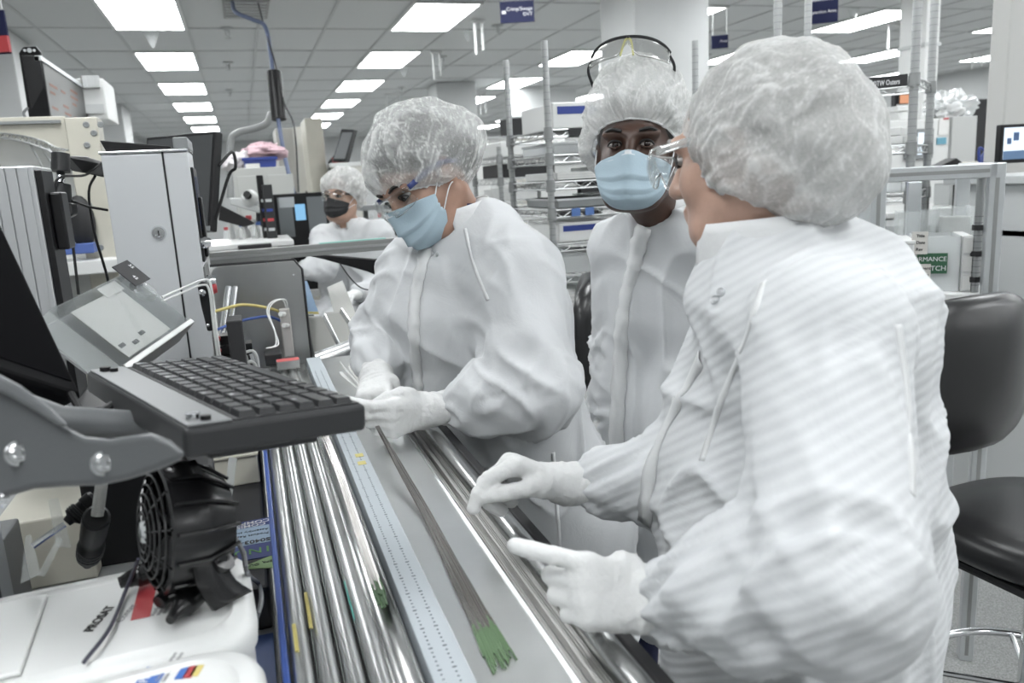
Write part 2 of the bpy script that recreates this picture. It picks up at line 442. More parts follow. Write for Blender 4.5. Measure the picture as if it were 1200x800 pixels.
# ================================================================== the loading bench with its tray
TZ = 1.05
bench = empty('assembly_bench', (.16, 1.6, 0), 'long narrow stainless steel assembly bench with tubes, ruler strip and rail', 'workbench')
BLUEE = mat('blue_edge', (.04,.09,.34), .4)
Y0, Y1 = .25, 2.55
MB().box((-.012,Y0,.93),(.335,Y1,.985)).build('frame', ALUP, bench, bevel=.004)
MB().box((-.018,Y0,.955),(-.010,Y1,TZ-.012)).build('blue_side_edge', BLUEE, bench, bevel=.002)
MB().box((-.010,Y0,.985),(.128,Y1,TZ-.036)).build('tray_floor', STEELD, bench)
SHEET = mat('sheet_steel', (.80,.81,.81), .30, metal=1.0, var=.08, vscale=4, bump=.05, bscale=3)
MB().box((.170,Y0,.985),(.264,2.42,TZ)).build('work_surface', SHEET, bench)
for x in (.02,.305):
    for y in (.4,2.48): MB().box((x-.022,y-.022,0),(x+.022,y+.022,.93)).build('leg', ALUP, bench, bevel=.003)
for y in (.42,2.46): MB().box((.042,y-.04,.2),(.283,y,.24)).build('cross_brace', ALUP, bench, bevel=.003)
# half-pipe channels (lengthwise troughs and tubes)
TUBE = mat('polished_tube', (.70,.705,.70), .30, metal=1.0, var=.10, vscale=9, aniso=(60, 1.2, 60))
def channel(xc, r, z, full=False):
    m = MB(); rows = []
    for j in range(2):
        y = (Y0, Y1-.16)[j]; row = []
        for k in range(17):
            q = math.pi * k/16 if full else math.pi + math.pi*k/16
            row.append((xc + r*math.cos(q), y, z + r*math.sin(q)))
        rows.append(row)
    m.grid(rows); o = m.build('channel', TUBE, bench, smooth=True, fix=False)
    s = o.modifiers.new('wall', 'SOLIDIFY'); s.thickness = .0015; s.offset = 0
    return o
xs = [.0055, .031, .0565, .082, .1085]
for i, x in enumerate(xs):
    if i in (0, 2):      # round tubes
        MB().cyl((x,Y0,TZ-.019),(x,Y1-.16,TZ-.019),.0118,n=28).build('tube', TUBE, bench, smooth=True)
    elif i in (1, 3):
        MB().cyl((x,Y0,TZ-.019),(x,Y1-.16,TZ-.019),.0122,n=28).build('tube', TUBE, bench, smooth=True)
    else: channel(x, .0150, TZ-.012)
    MB().box((x+.0125,Y0,TZ-.036),(x+.0136,Y1-.14,TZ-.006)).build('divider', STEEL, bench)
# ruler strip
RUL = mat('ruler_strip', (.50,.545,.58), .5)
ruler = MB().box((.129,Y0,.99),(.170,2.44,TZ+.003)).build('ruler', RUL, bench, bevel=.001)
tk = MB(); k = 0; y = Y0 + .02
while y < Y1 - .3:
    for x, wd in ((.139,.0022),(.155,.0022)):
        tk.box((x-wd*.5-(.0012 if k % 5 == 0 else 0),y-.0006,TZ+.003),(x+wd*.5+(.0012 if k % 5 == 0 else 0),y+.0006,TZ+.0034))
    k += 1; y += .0085
setp(tk.build('ruler_ticks', INK, ruler), kind='stuff')
YEL = mat('yellow_tape', (.66,.58,.20), .6)
def rulp(px, py): return onz(px, py, TZ+.0036)
for px, py in ((421,533),(424,542)):
    c = rulp(px, py); MB().box((c[0]-.0075,c[1]-.0095,TZ+.003),(c[0]+.0075,c[1]+.0095,TZ+.0036)).build('yellow_label', YEL, ruler)
# front rail: channel of fine wires and a round rail tube
MB().box((.264,Y0,TZ-.004),(.2655,Y1-.6,TZ+.006)).build('rail_lip', STEEL, bench)
RAIL = mat('rail_tube', (.52,.525,.52), .24, metal=1.0, var=.1, vscale=10, aniso=(60,1,60))
MB().cyl((.3175,Y0,TZ-.003),(.3175,2.10,TZ-.003),.017,n=32).build('rail_tube', RAIL, bench, smooth=True)
MB().box((.335,Y0,TZ-.06),(.352,2.10,TZ+.004)).build('rail_backing', BLACKM, bench, bevel=.003)
MB().box((.2655,Y0,.985),(.335,Y1-.6,TZ-.022)).build('rail_trough', STEELD, bench)
fw = MB()
for i in range(44):
    x = .268 + .032*random.random(); z = TZ-.018 + .015*random.random(); dx = .004*(random.random()-.5)
    fw.tube([(x,Y0,z),(x+dx,1.0,z+.002*random.random()),(x-dx,2.0,z)], .0011, n=5)
setp(fw.build('guide_wires', mat('wire_steel', (.42,.415,.40), .3, metal=1.0), bench, smooth=True), kind='stuff')
# loose wires lying in the fourth channel
GREENT = mat('green_tip', (.08,.16,.07), .6)
def wire_lot(name, x, y0, y1, n, tip, label):
    e = empty(name, (x, (y0+y1)/2, TZ), label, 'wires')
    b = MB(); t = MB()
    for i in range(n):
        xx = x + .014*(random.random()-.5); z = TZ + .0005 + .004*random.random(); ye = y0 + .05*random.random()
        b.tube([(xx,ye,z),(xx+.003,(ye+y1)/2,z+.001),(xx+.004*(random.random()-.5),y1-.15*random.random(),z)], .0009, n=5)
        t.tube([(xx-.0002,ye-.035,z),(xx,ye+.001,z)], .0012, n=5)
    setp(b.build('steel_strands', STEELW, e, smooth=True), kind='stuff'); setp(t.build('green_tips', tip, e, smooth=True), kind='stuff')
    return e
STEELW = mat('strand_steel', (.36,.345,.33), .24, metal=1.0)
wire_lot('loose_wires', .1075, .92, 1.75, 22, GREENT, 'loose lot of fine steel wires with green tips lying in a channel beside the ruler')
# sticky labels along the tubes
for x, px, py, ln, nm in ((.0005,343,745,.06,'yellow tape strip stuck on the outermost bench tube'),(.0195,380,708,.09,'yellow tape strip stuck between two bench tubes')):
    c = onz(px, py, TZ-.004)
    setp(MB().box((x-.0022,c[1]-ln/2,TZ-.0075),(x+.0022,c[1]+ln/2,TZ-.0055)).build('tape_strip', YEL), nm, 'tape')
c = onz(413,700,TZ-.004)
setp(MB().box((.0690,c[1]-.05,TZ-.006),(.0710,c[1]+.05,TZ-.0050)).build('tape_strip', mat('teal_tape', (.10,.42,.38), .6)), 'thin teal tape strip stuck between two bench tubes', 'tape')
# the bundle in the hands: held at the gloved fingers, fanning to green tips
bun = empty('wire_bundle', onz(500,620,TZ), 'bundle of long steel wires fanning out to green painted tips, held by gloved fingers', 'wires')
hold = np.array(P(440,496,1.54)); bA = onz(500,605,TZ+.004); bB = onz(545,690,TZ+.003); bC = onz(584,768,TZ+.002)
wb = MB(); wt = MB()
for i in range(30):
    t = (i/29 - .5); j = random.random()-.5; j2 = random.random()-.5
    side = np.array([1,.25,0]); e_ = bC + side*(.030*t + .002*j) + np.array([0,.05*j2,0])
    p0 = hold + np.array([.006*j, .02*j2, .004*j2]); p1 = (hold*.5+bA*.5) + side*.010*t + np.array([0,0,.004*j+.001])
    p2 = bA + side*(.012*t+.003*j) + np.array([0,0,.008*abs(j2)]); p3 = bB + side*(.019*t+.004*j2) + np.array([0,0,.006*abs(j)])
    m_ = p3*.42 + e_*.58
    wb.tube(bez([p0,p1,p2,p3,m_], 16), .0012, n=5); wt.tube([m_ + (m_-e_)*.02, (m_+e_)/2, e_], .0011, n=5)
setp(wb.build('steel_strands', STEELW, bun, smooth=True), kind='stuff'); setp(wt.build('green_tips', mat('green_tip_bright', (.13,.22,.11), .6), bun, smooth=True), kind='stuff')
# rest of the bundle beyond the hand: pale frayed ends by her glove
fr = MB()
for i in range(40):
    j = random.random()-.5; q = P(437,470,1.66); e_ = P(398+44*random.random(), 424+16*random.random(), 1.9+.1*j)
    fr.tube(bez([P(437,487,1.56)+np.array([.004*j,0,0]), q + np.array([.012*j,.01*j,0]), e_], 8), .0016, n=4)
setp(fr.build('frayed_ends', mat('pale_strand', (.90,.90,.88), .4), bun, smooth=True), kind='stuff')
# ================================================================== people
def gown_material(name, stripes=False):
    m = mat(name, (.72,.735,.75), .75, spec=.2); nt = m.node_tree; b = nt.nodes['Principled BSDF']
    tc = nt.nodes.new('ShaderNodeTexCoord')
    n1 = nt.nodes.new('ShaderNodeTexNoise'); n1.inputs['Scale'].default_value = 11; n1.inputs['Detail'].default_value = 4; n1.inputs['Roughness'].default_value = .62; n1.inputs['Distortion'].default_value = .8
    n2 = nt.nodes.new('ShaderNodeTexNoise'); n2.inputs['Scale'].default_value = 420
    for n in (n1, n2): nt.links.new(tc.outputs['Object'], n.inputs['Vector'])
    b1 = nt.nodes.new('ShaderNodeBump'); b1.inputs['Strength'].default_value = .20; b1.inputs['Distance'].default_value = .012
    b2 = nt.nodes.new('ShaderNodeBump'); b2.inputs['Strength'].default_value = .08; b2.inputs['Distance'].default_value = .002
    nt.links.new(n1.outputs['Fac'], b1.inputs['Height']); nt.links.new(n2.outputs['Fac'], b2.inputs['Height']); nt.links.new(b1.outputs[0], b2.inputs['Normal'])
    last = b2
    if stripes:      # woven anti-static stripe
        wv = nt.nodes.new('ShaderNodeTexWave'); wv.wave_type = 'BANDS'; wv.bands_direction = 'Z'; wv.inputs['Scale'].default_value = 26; wv.inputs['Distortion'].default_value = 1.2; wv.inputs['Detail'].default_value = 1; wv.inputs['Detail Scale'].default_value = .35
        mp = nt.nodes.new('ShaderNodeMapping'); mp.inputs['Rotation'].default_value = (.5,.25,.3); nt.links.new(tc.outputs['Object'], mp.inputs[0]); nt.links.new(mp.outputs[0], wv.inputs['Vector'])
        b3 = nt.nodes.new('ShaderNodeBump'); b3.inputs['Strength'].default_value = .16; b3.inputs['Distance'].default_value = .004
        nt.links.new(wv.outputs['Fac'], b3.inputs['Height']); nt.links.new(b2.outputs[0], b3.inputs['Normal']); last = b3
        cr = nt.nodes.new('ShaderNodeValToRGB'); e = cr.color_ramp.elements; e[0].color = (.50,.512,.525,1); e[1].color = (.548,.56,.57,1)
        nt.links.new(wv.outputs['Fac'], cr.inputs[0]); nt.links.new(cr.outputs[0], b.inputs['Base Color'])
    nt.links.new(last.outputs[0], b.inputs['Normal']); return m
GOWN = gown_material('gown_cloth'); GOWNS = gown_material('gown_striped_cloth', True)
TRIM = mat('gown_trim', (.77,.78,.785), .7, bump=.12, bscale=90)
GLOVE = mat('latex_glove', (.80,.805,.80), .55, bump=.22, bscale=120, spec=.3)
def skin(name, col): return mat(name, col, .48, var=.10, vscale=30, bump=.05, bscale=250, sss=.08)
SKIN_L = skin('skin_tan', (.42,.25,.18)); SKIN_C = skin('skin_dark', (.075,.038,.026)); SKIN_R = skin('skin_light', (.56,.36,.28)); SKIN_B = skin('skin_rear', (.50,.32,.24))
HAIRD = mat('hair_dark', (.018,.016,.015), .5, bump=.5, bscale=90, aniso=(1,1,.2))
HAIRB = mat('hair_brown', (.16,.14,.125), .5, bump=.5, bscale=90, aniso=(1,1,.2))
MASKB = mat('mask_blue', (.46,.585,.665), .75, bump=.08, bscale=300, spec=.2)
MASKW = mat('mask_white', (.82,.84,.86), .7); MASKK = mat('mask_black', (.018,.018,.02), .7)
NAVYC = mat('navy_cloth', (.03,.04,.12), .8); NAVYG = mat('navy_glasses', (.03,.05,.20), .35)
LENS = clear_mat('lens_clear', tint=(.97,.98,.98), gloss=.02)
EYEW = mat('eye_white', (.42,.40,.38), .2); IRIS = mat('iris_dark', (.02,.012,.01), .15); LASH = mat('lash_dark', (.01,.008,.008), .6)

def cap_material(name, dens):
    m = bpy.data.materials.new(name); m.use_nodes = True; nt = m.node_tree; b = nt.nodes['Principled BSDF']; out = nt.nodes['Material Output']
    b.inputs['Base Color'].default_value = (.66,.665,.655,1); b.inputs['Roughness'].default_value = .75; b.inputs['Specular IOR Level'].default_value = .2
    at = nt.nodes.new('ShaderNodeAttribute'); at.attribute_name = 'fold'
    nz = nt.nodes.new('ShaderNodeTexNoise'); nz.inputs['Scale'].default_value = 260; nz.inputs['Detail'].default_value = 3
    tc = nt.nodes.new('ShaderNodeTexCoord'); nt.links.new(tc.outputs['Object'], nz.inputs['Vector'])
    r = nt.nodes.new('ShaderNodeMapRange'); r.inputs['From Min'].default_value = .25; r.inputs['From Max'].default_value = .95; r.inputs['To Min'].default_value = dens; r.inputs['To Max'].default_value = 1.0
    ad = nt.nodes.new('ShaderNodeMath'); ad.operation = 'MULTIPLY_ADD'; ad.inputs[1].default_value = .35; ad.inputs[2].default_value = -.17; nt.links.new(nz.outputs['Fac'], ad.inputs[0])
    a2 = nt.nodes.new('ShaderNodeMath'); a2.operation = 'ADD'; a2.use_clamp = True
    nt.links.new(at.outputs['Fac'], r.inputs['Value']); nt.links.new(r.outputs[0], a2.inputs[0]); nt.links.new(ad.outputs[0], a2.inputs[1])
    tr = nt.nodes.new('ShaderNodeBsdfTransparent'); tl = nt.nodes.new('ShaderNodeBsdfTranslucent'); tl.inputs[0].default_value = (.66,.67,.66,1)
    m1 = nt.nodes.new('ShaderNodeMixShader'); m1.inputs[0].default_value = .25; nt.links.new(b.outputs[0], m1.inputs[1]); nt.links.new(tl.outputs[0], m1.inputs[2])
    m2 = nt.nodes.new('ShaderNodeMixShader'); nt.links.new(a2.outputs[0], m2.inputs[0]); nt.links.new(tr.outputs[0], m2.inputs[1]); nt.links.new(m1.outputs[0], m2.inputs[2])
    nt.links.new(m2.outputs[0], out.inputs[0])
    bu = nt.nodes.new('ShaderNodeBump'); bu.inputs['Strength'].default_value = .25; bu.inputs['Distance'].default_value = .002; nt.links.new(nz.outputs['Fac'], bu.inputs['Height']); nt.links.new(bu.outputs[0], b.inputs['Normal'])
    return m
CAP_A = cap_material('cap_sheer', .40); CAP_B = cap_material('cap_denser', .60); CAP_C = cap_material('cap_dense', .66)

def frame(f, u):
    f = _n(f); u = np.array(u, float); u = _n(u - f * np.dot(u, f)); return f, np.cross(u, f), u      # forward, left, up
def head_prims(S, O, f, l, u, s=1.0):
    R = np.array([f, l, u]); L = lambda a, b, c: O + (f*a + l*b + u*c) * s
    S.u(sd_ell(L(-.012,0,.030), R, np.array([.097,.076,.088])*s), .02)
    S.u(sd_ell(L(.022,0,-.040), R, np.array([.070,.062,.084])*s), .03)
    S.u(sd_ell(L(.058,0,-.098), R, np.array([.032,.036,.024])*s), .035)
    for q in (-1, 1):
        S.u(sd_ell(L(.055,q*.036,-.032), R, np.array([.030,.026,.030])*s), .02)
        S.u(sd_cap(L(.082,q*.048,.020), L(.090,q*.012,.018), .010*s, .010*s), .018)
        S.u(sd_cap(L(-.01,q*.058,-.055), L(.045,q*.036,-.098), .022*s, .020*s), .03)
    for q in (-1, 1): S.cut(sd_ell(L(.102,q*.031,-.002), R, np.array([.017,.019,.013])*s), .014)
    S.u(sd_cap(L(.092,0,.006), L(.112,0,-.034), .008*s, .012*s), .012)
    for q in (-1, 1): S.u(sd_ell(L(.100,q*.012,-.038), R, np.array([.010,.008,.008])*s), .008)
    S.u(sd_ell(L(.090,0,-.064), R, np.array([.012,.022,.006])*s), .008); S.u(sd_ell(L(.088,0,-.075), R, np.array([.012,.019,.007])*s), .008)
    for q in (-1, 1):
        S.u(sd_ell(L(-.008,q*.078,-.006), R, np.array([.019,.008,.030])*s), .008)
        S.cut(sd_ell(L(-.004,q*.088,-.004), R, np.array([.010,.006,.018])*s), .005)
def eyes(O, f, l, u, s, parent, gaze=(0,0), brow=LASH, lid=None):
    R = np.array([f, l, u]); L = lambda a, b, c: O + (f*a + l*b + u*c) * s
    for q in (-1, 1):
        e = MB().sphere(L(.0795,q*.031,-.001), np.array([.0125,.0150,.0062])*s, 10, R).build('eye', EYEW, parent, smooth=True)
        MB().sphere(L(.0890,q*.031+gaze[0],-.001+gaze[1]), np.array([.0048,.0068,.0060])*s, 8, R).build('iris', IRIS, e, smooth=True)
        MB().tube(bez([L(.0835,q*.0455,-.003),L(.0905,q*.040,.0038),L(.0935,q*.031,.0058),L(.0920,q*.0215,.0035),L(.0885,q*.0170,-.002)],16), np.array([.001]+[.0021]*15+[.001]*2)[:17]*s, n=6).build('upper_lash', LASH, e, smooth=True)
        MB().tube(bez([L(.0850,q*.045,-.004),L(.0915,q*.031,-.0075),L(.0890,q*.018,-.003)],12), .0012*s, n=6).build('lower_lid', lid or LASH, e, smooth=True)
        MB().tube(bez([L(.083,q*.054,.0215),L(.0965,q*.037,.0275),L(.1005,q*.017,.0225)],12), np.array([.0018]+[.0036]*10+[.003]*2)*s, n=6).build('eyebrow', brow, parent, smooth=True)
def bouffant(name, C, f, l, u, radii, pole, phimax, matl, parent, lobes=(), rimz=0.9, seed=1, amp=.006, nfold=30, twist=.3, gath=.9, nu=220, nv=80):
    """gathered cap: polar sheet from crown to an elastic rim"""
    A = _n(f*pole[0] + l*pole[1] + u*pole[2]); B = _n(f - A*np.dot(f, A)); Cc = np.cross(A, B)
    th = np.linspace(0, 2*math.pi, nu, endpoint=False); vv = np.linspace(0.0, 1, nv)
    TH, VV = np.meshgrid(th, vv)
    fr_, sd_, np_ = [math.radians(q) for q in phimax]
    pm = (fr_+np_+2*sd_)/4 + (fr_-np_)/2*np.cos(TH) + (fr_+np_-2*sd_)/4*np.cos(2*TH)
    PH = VV * pm
    D = np.cos(PH)[...,None]*A + np.sin(PH)[...,None]*(np.cos(TH)[...,None]*B + np.sin(TH)[...,None]*Cc)
    rad = 1/np.sqrt((D@f/radii[0])**2 + (D@l/radii[1])**2 + (D@u/radii[2])**2)
    for dirn, g_, wd in lobes:
        dn = _n(dirn); rad = rad * (1 + g_*np.exp(-(1-D@dn)/wd))
    edge = np.clip((VV-.86)/.14, 0, 1); rad = rad * (1 - (1-rimz)*edge**1.6)
    # folds radiate from the rim, fading towards the crown; fine straight creases cross the crown
    fl = lambda *q: np.stack(q, -1).reshape(-1, 3)
    r3 = vnoise((D*4.5).reshape(-1,3), seed+9).reshape(TH.shape)
    wv = .5*r3; r1 = ridged(fl(np.cos(TH+wv*.3)*nfold/5, np.sin(TH+wv*.3)*nfold/5, VV*1.2), seed).reshape(TH.shape)
    r2 = ridged(fl(np.cos(TH+wv*.25)*nfold/2.2, np.sin(TH+wv*.25)*nfold/2.2, VV*1.1), seed+5).reshape(TH.shape)
    cre = np.zeros(TH.shape); rs = np.random.RandomState(seed)
    for k in range(5):
        e1 = _n(rs.randn(3)); e2 = _n(np.cross(e1, rs.randn(3))); e3 = np.cross(e1, e2)
        rk = ridged(fl(D@e1*(9+3*k) + r3*.5, D@e2*1.3+k*9, D@e3*1.3), seed+20+k).reshape(TH.shape)
        cre = np.maximum(cre, np.maximum(rk, 0)**14 * (.55+.45*np.sin(k*2.1+3*(D@e3))))
    fade = np.clip(VV*1.5-.15, 0, 1)
    dsp = amp*(fade*(.8*r1 + .35*r2) + 1.1*r3 + .28*cre)
    rad = rad + dsp
    V = C + D*rad[...,None]
    fold = np.clip(.55*fade*np.maximum(r1,0)**5 + .85*fade*np.maximum(r2,0)**8 + .8*cre + .16*(r3+1), 0, 1)
    fold = np.maximum(fold, edge*gath)
    me = bpy.data.meshes.new(name); vs_ = V.reshape(-1,3); fs_ = []
    for j in range(nv-1):
        for i in range(nu):
            i2 = (i+1) % nu; fs_.append((j*nu+i, j*nu+i2, (j+1)*nu+i2, (j+1)*nu+i))
    me.from_pydata(vs_.tolist(), [], fs_)
    at = me.attributes.new('fold', 'FLOAT', 'POINT'); at.data.foreach_set('value', fold.reshape(-1).astype(np.float32))
    o = link(name, me, matl, parent, smooth=True)
    rim = [V[-1, i] for i in range(0, nu, 2)]
    MB().tube(rim, .0024, n=6, closed=True).build('elastic_rim', TRIM, o, smooth=True)
    return o
def face_mask(O, f, l, u, s, parent, m1, m2, top=-.014, bot=-.128, wide=.074, dropl=0.0, loops=True, puff=.018):
    L = lambda a, b, c: O + (f*a + l*b + u*c) * s
    rows = []; NU, NV = 33, 25
    for j in range(NV):
        t = j/(NV-1); row = []
        for i in range(NU):
            q = (i/(NU-1)*2-1); ang = q*1.25
            side = abs(q)**2.2
            topz = top - .016*side + .006*(1-min(1, abs(q)/.3)**2 if abs(q) < .3 else 0); botz = bot + .052*side + .006
            z = topz + (botz-topz)*t
            rr = .060 + puff
            prof = math.sin(math.pi*min(1, .16+.80*t))**.55
            a = .026 + (.070+puff*.9)*math.cos(ang)*(.80+.22*prof) + .020*math.exp(-(q/.22)**2)*(1-.7*t)
            if t > .8: a -= .030*((t-.8)/.2)**2*(1-side)
            b = (wide)*math.sin(ang)/math.sin(1.25)*(1.0 - .10*t)
            a += (.0075*((t*4.2) % 1.0)**2*(1-side*.5) if .24 < t < .90 else 0)
            row.append(L(a-.004*side, b, z))
        rows.append(row)
    m = MB(); m.grid(rows); o = m.build('face_mask', m1, parent, smooth=True, fix=False, angle=180)
    sm = o.modifiers.new('thickness', 'SOLIDIFY'); sm.thickness = .0012
    MB().grid([[p + f*.0012 for p in rows[0]], [p + f*.0016 for p in rows[2]]]).build('nose_band', m2, o, smooth=True, fix=False)
    if loops:
        for q, i in ((-1, 0), (1, NU-1)):
            for j, e_ in ((1, (-.012, q*.080, .020)), (NV-3, (-.014, q*.076, -.035))):
                p0 = rows[j][i]; MB().tube(bez([p0, L(.012,q*.079,(e_[2]-.02)/1.5), L(*e_)], 10), .0014*s, n=6).build('ear_loop', MASKW, o, smooth=True)
    return o
def safety_glasses(O, f, l, u, s, parent, temple, framem=None, fwd=.0, z0=.0, rim=None, h=.044, wd=.070):
    L = lambda a, b, c: O + (f*(a+fwd) + l*b + u*(c+z0)) * s
    g = bpy.data.objects.new('safety_glasses', None)
    m = MB(); top = []; bot = []; rows = []
    for j in range(7):
        t = j/6; row = []
        for i in range(31):
            q = i/15-1; ang = q*1.15
            notch = math.exp(-(q/.11)**2)
            z = .018 - (h*(1-.25*abs(q)**3))*t*(1-.45*notch)
            row.append(L(.052 + .064*math.cos(ang)+.006*math.sin(math.pi*t), wd*math.sin(ang)/math.sin(1.15), z))
        rows.append(row)
    m.grid(rows); o = m.build('safety_glasses', LENS, parent, smooth=True, fix=False, angle=180)
    sd = o.modifiers.new('thickness', 'SOLIDIFY'); sd.thickness = .002
    if rim: MB().tube(rows[0], .0014*s, n=6).build('brow_rim', rim, o, smooth=True)
    edge = clear_mat('lens_edge', tint=(.85,.88,.88), gloss=.3)
    MB().tube(rows[-1], .0011*s, n=6).build('lens_edge', edge, o, smooth=True)
    for q, e_ in ((-1, 0), (1, -1)):
        p0 = rows[1][e_]
        rr = bez([p0, L(.03,q*.078,.014), L(-.012,q*.084,.010), L(-.045,q*.080,-.010)], 14)
        a = MB(); a.grid([[p + u*.0055*s for p in rr], [p - u*.0055*s for p in rr]]); t_ = a.build('temple', temple, o, smooth=True, fix=False)
        t2 = t_.modifiers.new('thickness', 'SOLIDIFY'); t2.thickness = .003; t2.offset = 0
    return o
def hand_prims(wrist, x, y, side, curls, thumb, spread=(.12,.03,-.05,-.14), s=1.0, cuff=None, cuffr=(.030,.036)):
    x = _n(x); y = np.array(y, float); y = _n(y - x*np.dot(y, x)); z = np.cross(x, y) * (1 if side == 'R' else -1)
    W = np.array(wrist, float); Lc = lambda a, b, c: W + (x*a + y*b + z*c) * s
    S = SDF(); yo = (.031,.0105,-.0105,-.030); xo = (.090,.094,.089,.080); ln = ((.043,.026,.021),(.047,.030,.022),(.043,.028,.022),(.034,.021,.019)); rr = (.0108,.0110,.0105,.0094)
    for i in range(4):
        S.u(sd_cap(Lc(.002,yo[i]*.55,-.002), Lc(xo[i],yo[i],0), .0165*s, .0135*s), .014)
    S.u(sd_ell(Lc(.05,-.020,-.012), np.array([x,y,z]), np.array([.045,.020,.016])*s), .012)
    S.u(sd_cap(Lc(.014,.018,-.008), Lc(.046,.038,-.014), .0175*s, .0155*s), .014)
    th = [Lc(*q) for q in thumb]
    S.u(sd_cap(Lc(.040,.034,-.012), th[0], .0145*s, .0118*s), .010)
    for a, b, r1, r2 in ((th[0], th[1], .0122, .0115), (th[1], th[2], .0114, .0095)): S.u(sd_cap(a, b, r1*s, r2*s), .004)
    for i in range(4):
        p = Lc(xo[i], yo[i], 0); ang = 0; sp = spread[i]
        for k in range(3):
            ang += curls[i][k]
            d = (x*math.cos(ang)*math.cos(sp) + y*math.sin(sp)*math.cos(ang) - z*math.sin(ang))
            q = p + d*ln[i][k]*s; r0 = rr[i]*(1.08-.05*k); S.u(sd_cap(p, q, r0*s, r0*.94*s), .003 if k else .008); p = q
    if cuff is not None:
        S.u(sd_cap(Lc(-.002,0,0), cuff, cuffr[0]*s, cuffr[1]*s), .022)
    return S
def glove(S, parent, vox=.0024, wr=True, seed=3, wrist=None, axis=None):
    v, F = S.mesh(vox, 2)
    n = vnormals(v, F)
    if wrist is not None:
        t = (v - wrist) @ _n(axis); wgt = np.exp(-((t)/.05)**2)
        v = v + n * (.0016*wgt*ridged(np.stack([t*110, v[:,0]*14, v[:,2]*14], 1), seed))[:,None]
    v = v + n * (.0007*vnoise(v*90, seed))[:,None]
    return np_mesh('glove', v, F, GLOVE, parent)
def wrinkle(v, n, segs, torso, seed, ta=.006):
    """cloth folds: rings along limbs, long soft folds on the trunk"""
    d = np.zeros(len(v)); wsum = np.zeros(len(v))
    for (a, b, rad, amp, fr) in segs:
        a = np.array(a); b = np.array(b); ax = b - a; Ln = np.linalg.norm(ax); ax = ax/Ln; rel = v - a; t = rel @ ax
        rv = rel - t[:,None]*ax; r = np.linalg.norm(rv, axis=1); e1 = _n(np.cross(ax, [.3,.2,1])); e2 = np.cross(ax, e1); an = np.arctan2(rv@e2, rv@e1)
        wgt = np.clip((rad*1.5 - r)/(rad*.5), 0, 1) * np.clip((t+rad)/rad, 0, 1) * np.clip((Ln+rad-t)/rad, 0, 1)
        sk = t*fr + 1.1*np.sin(an+seed) + .8*np.sin(2*an+seed*2)
        q = np.stack([sk, np.cos(an)*.9, np.sin(an)*.9], 1)
        q2 = np.stack([t*fr*.8 + an*1.3, np.cos(an)*1.5+7, np.sin(an)*1.5], 1)
        loc = amp*(.5+.9*np.exp(-((t-Ln)/.07)**2)+.5*np.exp(-(t/.09)**2))
        d += wgt*loc*(.7*ridged(q, seed) + .5*ridged(q2, seed+2)); wsum = np.maximum(wsum, wgt)
    q = np.stack([v[:,0]*9, v[:,1]*9, v[:,2]*2.6], 1); q = q + .8*vnoise(v*4, seed+3)[:,None]
    qd = np.stack([v[:,0]*6+v[:,2]*7, v[:,1]*6-v[:,2]*5, v[:,2]*5], 1)
    a_, b_ = ridged(q, seed+4), ridged(qd*.8, seed+6)
    d += (1-wsum)*ta*(1.1*np.maximum(a_, 0)**2 + .9*np.maximum(b_, 0)**3 + .7*vnoise(v*5, seed+12))
    d += .0007*ridged(v*13, seed+8)
    return v + n*d[:,None]
def ribbon(name, bvh, pix, width, m, parent, off=.0015, th=.0016, n=40, wob=0.0, round_=False):
    """a strip of trim laid on a garment along a path of picture points"""
    runs = [[]]
    pp = bez([np.array([a, b, 0.]) for a, b in pix], n)
    for q in pp:
        h = hit(bvh, q[0], q[1])
        if h is None: continue
        if runs[-1] and np.linalg.norm(h[0]-runs[-1][-1][0]) > .035: runs.append([])
        runs[-1].append(h)
    best = max(runs, key=len)
    if len(best) < 4: return None
    pts = np.array([h[0] for h in best]); nor = np.array([h[1] for h in best])
    for _ in range(3):
        nor[1:-1] = (nor[:-2]+nor[1:-1]+nor[2:])/3; pts[1:-1] = (pts[:-2]+2*pts[1:-1]+pts[2:])/4
    pts = np.array([np.array(bvh.find_nearest(Vector(p_))[0]) for p_ in pts])
    rows = [[], [], []]
    for i in range(len(pts)):
        t = _n(pts[min(i+1, len(pts)-1)] - pts[max(i-1, 0)]); sd = _n(np.cross(t, nor[i])); w_ = width*.5*(1 + wob*math.sin(i*1.7))
        for q_, (sg, ex) in enumerate(((1, off*.3), (0, off+(.0012 if th > .0009 else .0002)), (-1, off*.3))):
            c_ = pts[i] + sd*w_*sg; c2 = bvh.find_nearest(Vector(c_)); c_ = np.array(c2[0]) if c2[0] is not None and np.linalg.norm(np.array(c2[0])-c_) < .01 else c_
            rows[q_].append(c_ + nor[i]*ex)
    o = MB().grid(rows).build(name, m, parent, smooth=True, fix=False, angle=180)
    s = o.modifiers.new('thickness', 'SOLIDIFY'); s.thickness = th; s.offset = 0
    return o
def snap(bvh, px, py, parent, r=.006):
    h = hit(bvh, px, py)
    if h is None: return
    c, n = h; MB().lathe(c+n*.001, n, [(0,.0022),(r*.45,.0022),(r*.5,.001),(r*.8,.001),(r,.0026),(r*1.1,.0005),(r*1.1,-.002)], 16).build('snap', CHROME2, parent, smooth=True)
CHROME2 = mat('snap_metal', (.60,.61,.62), .3, metal=.8)
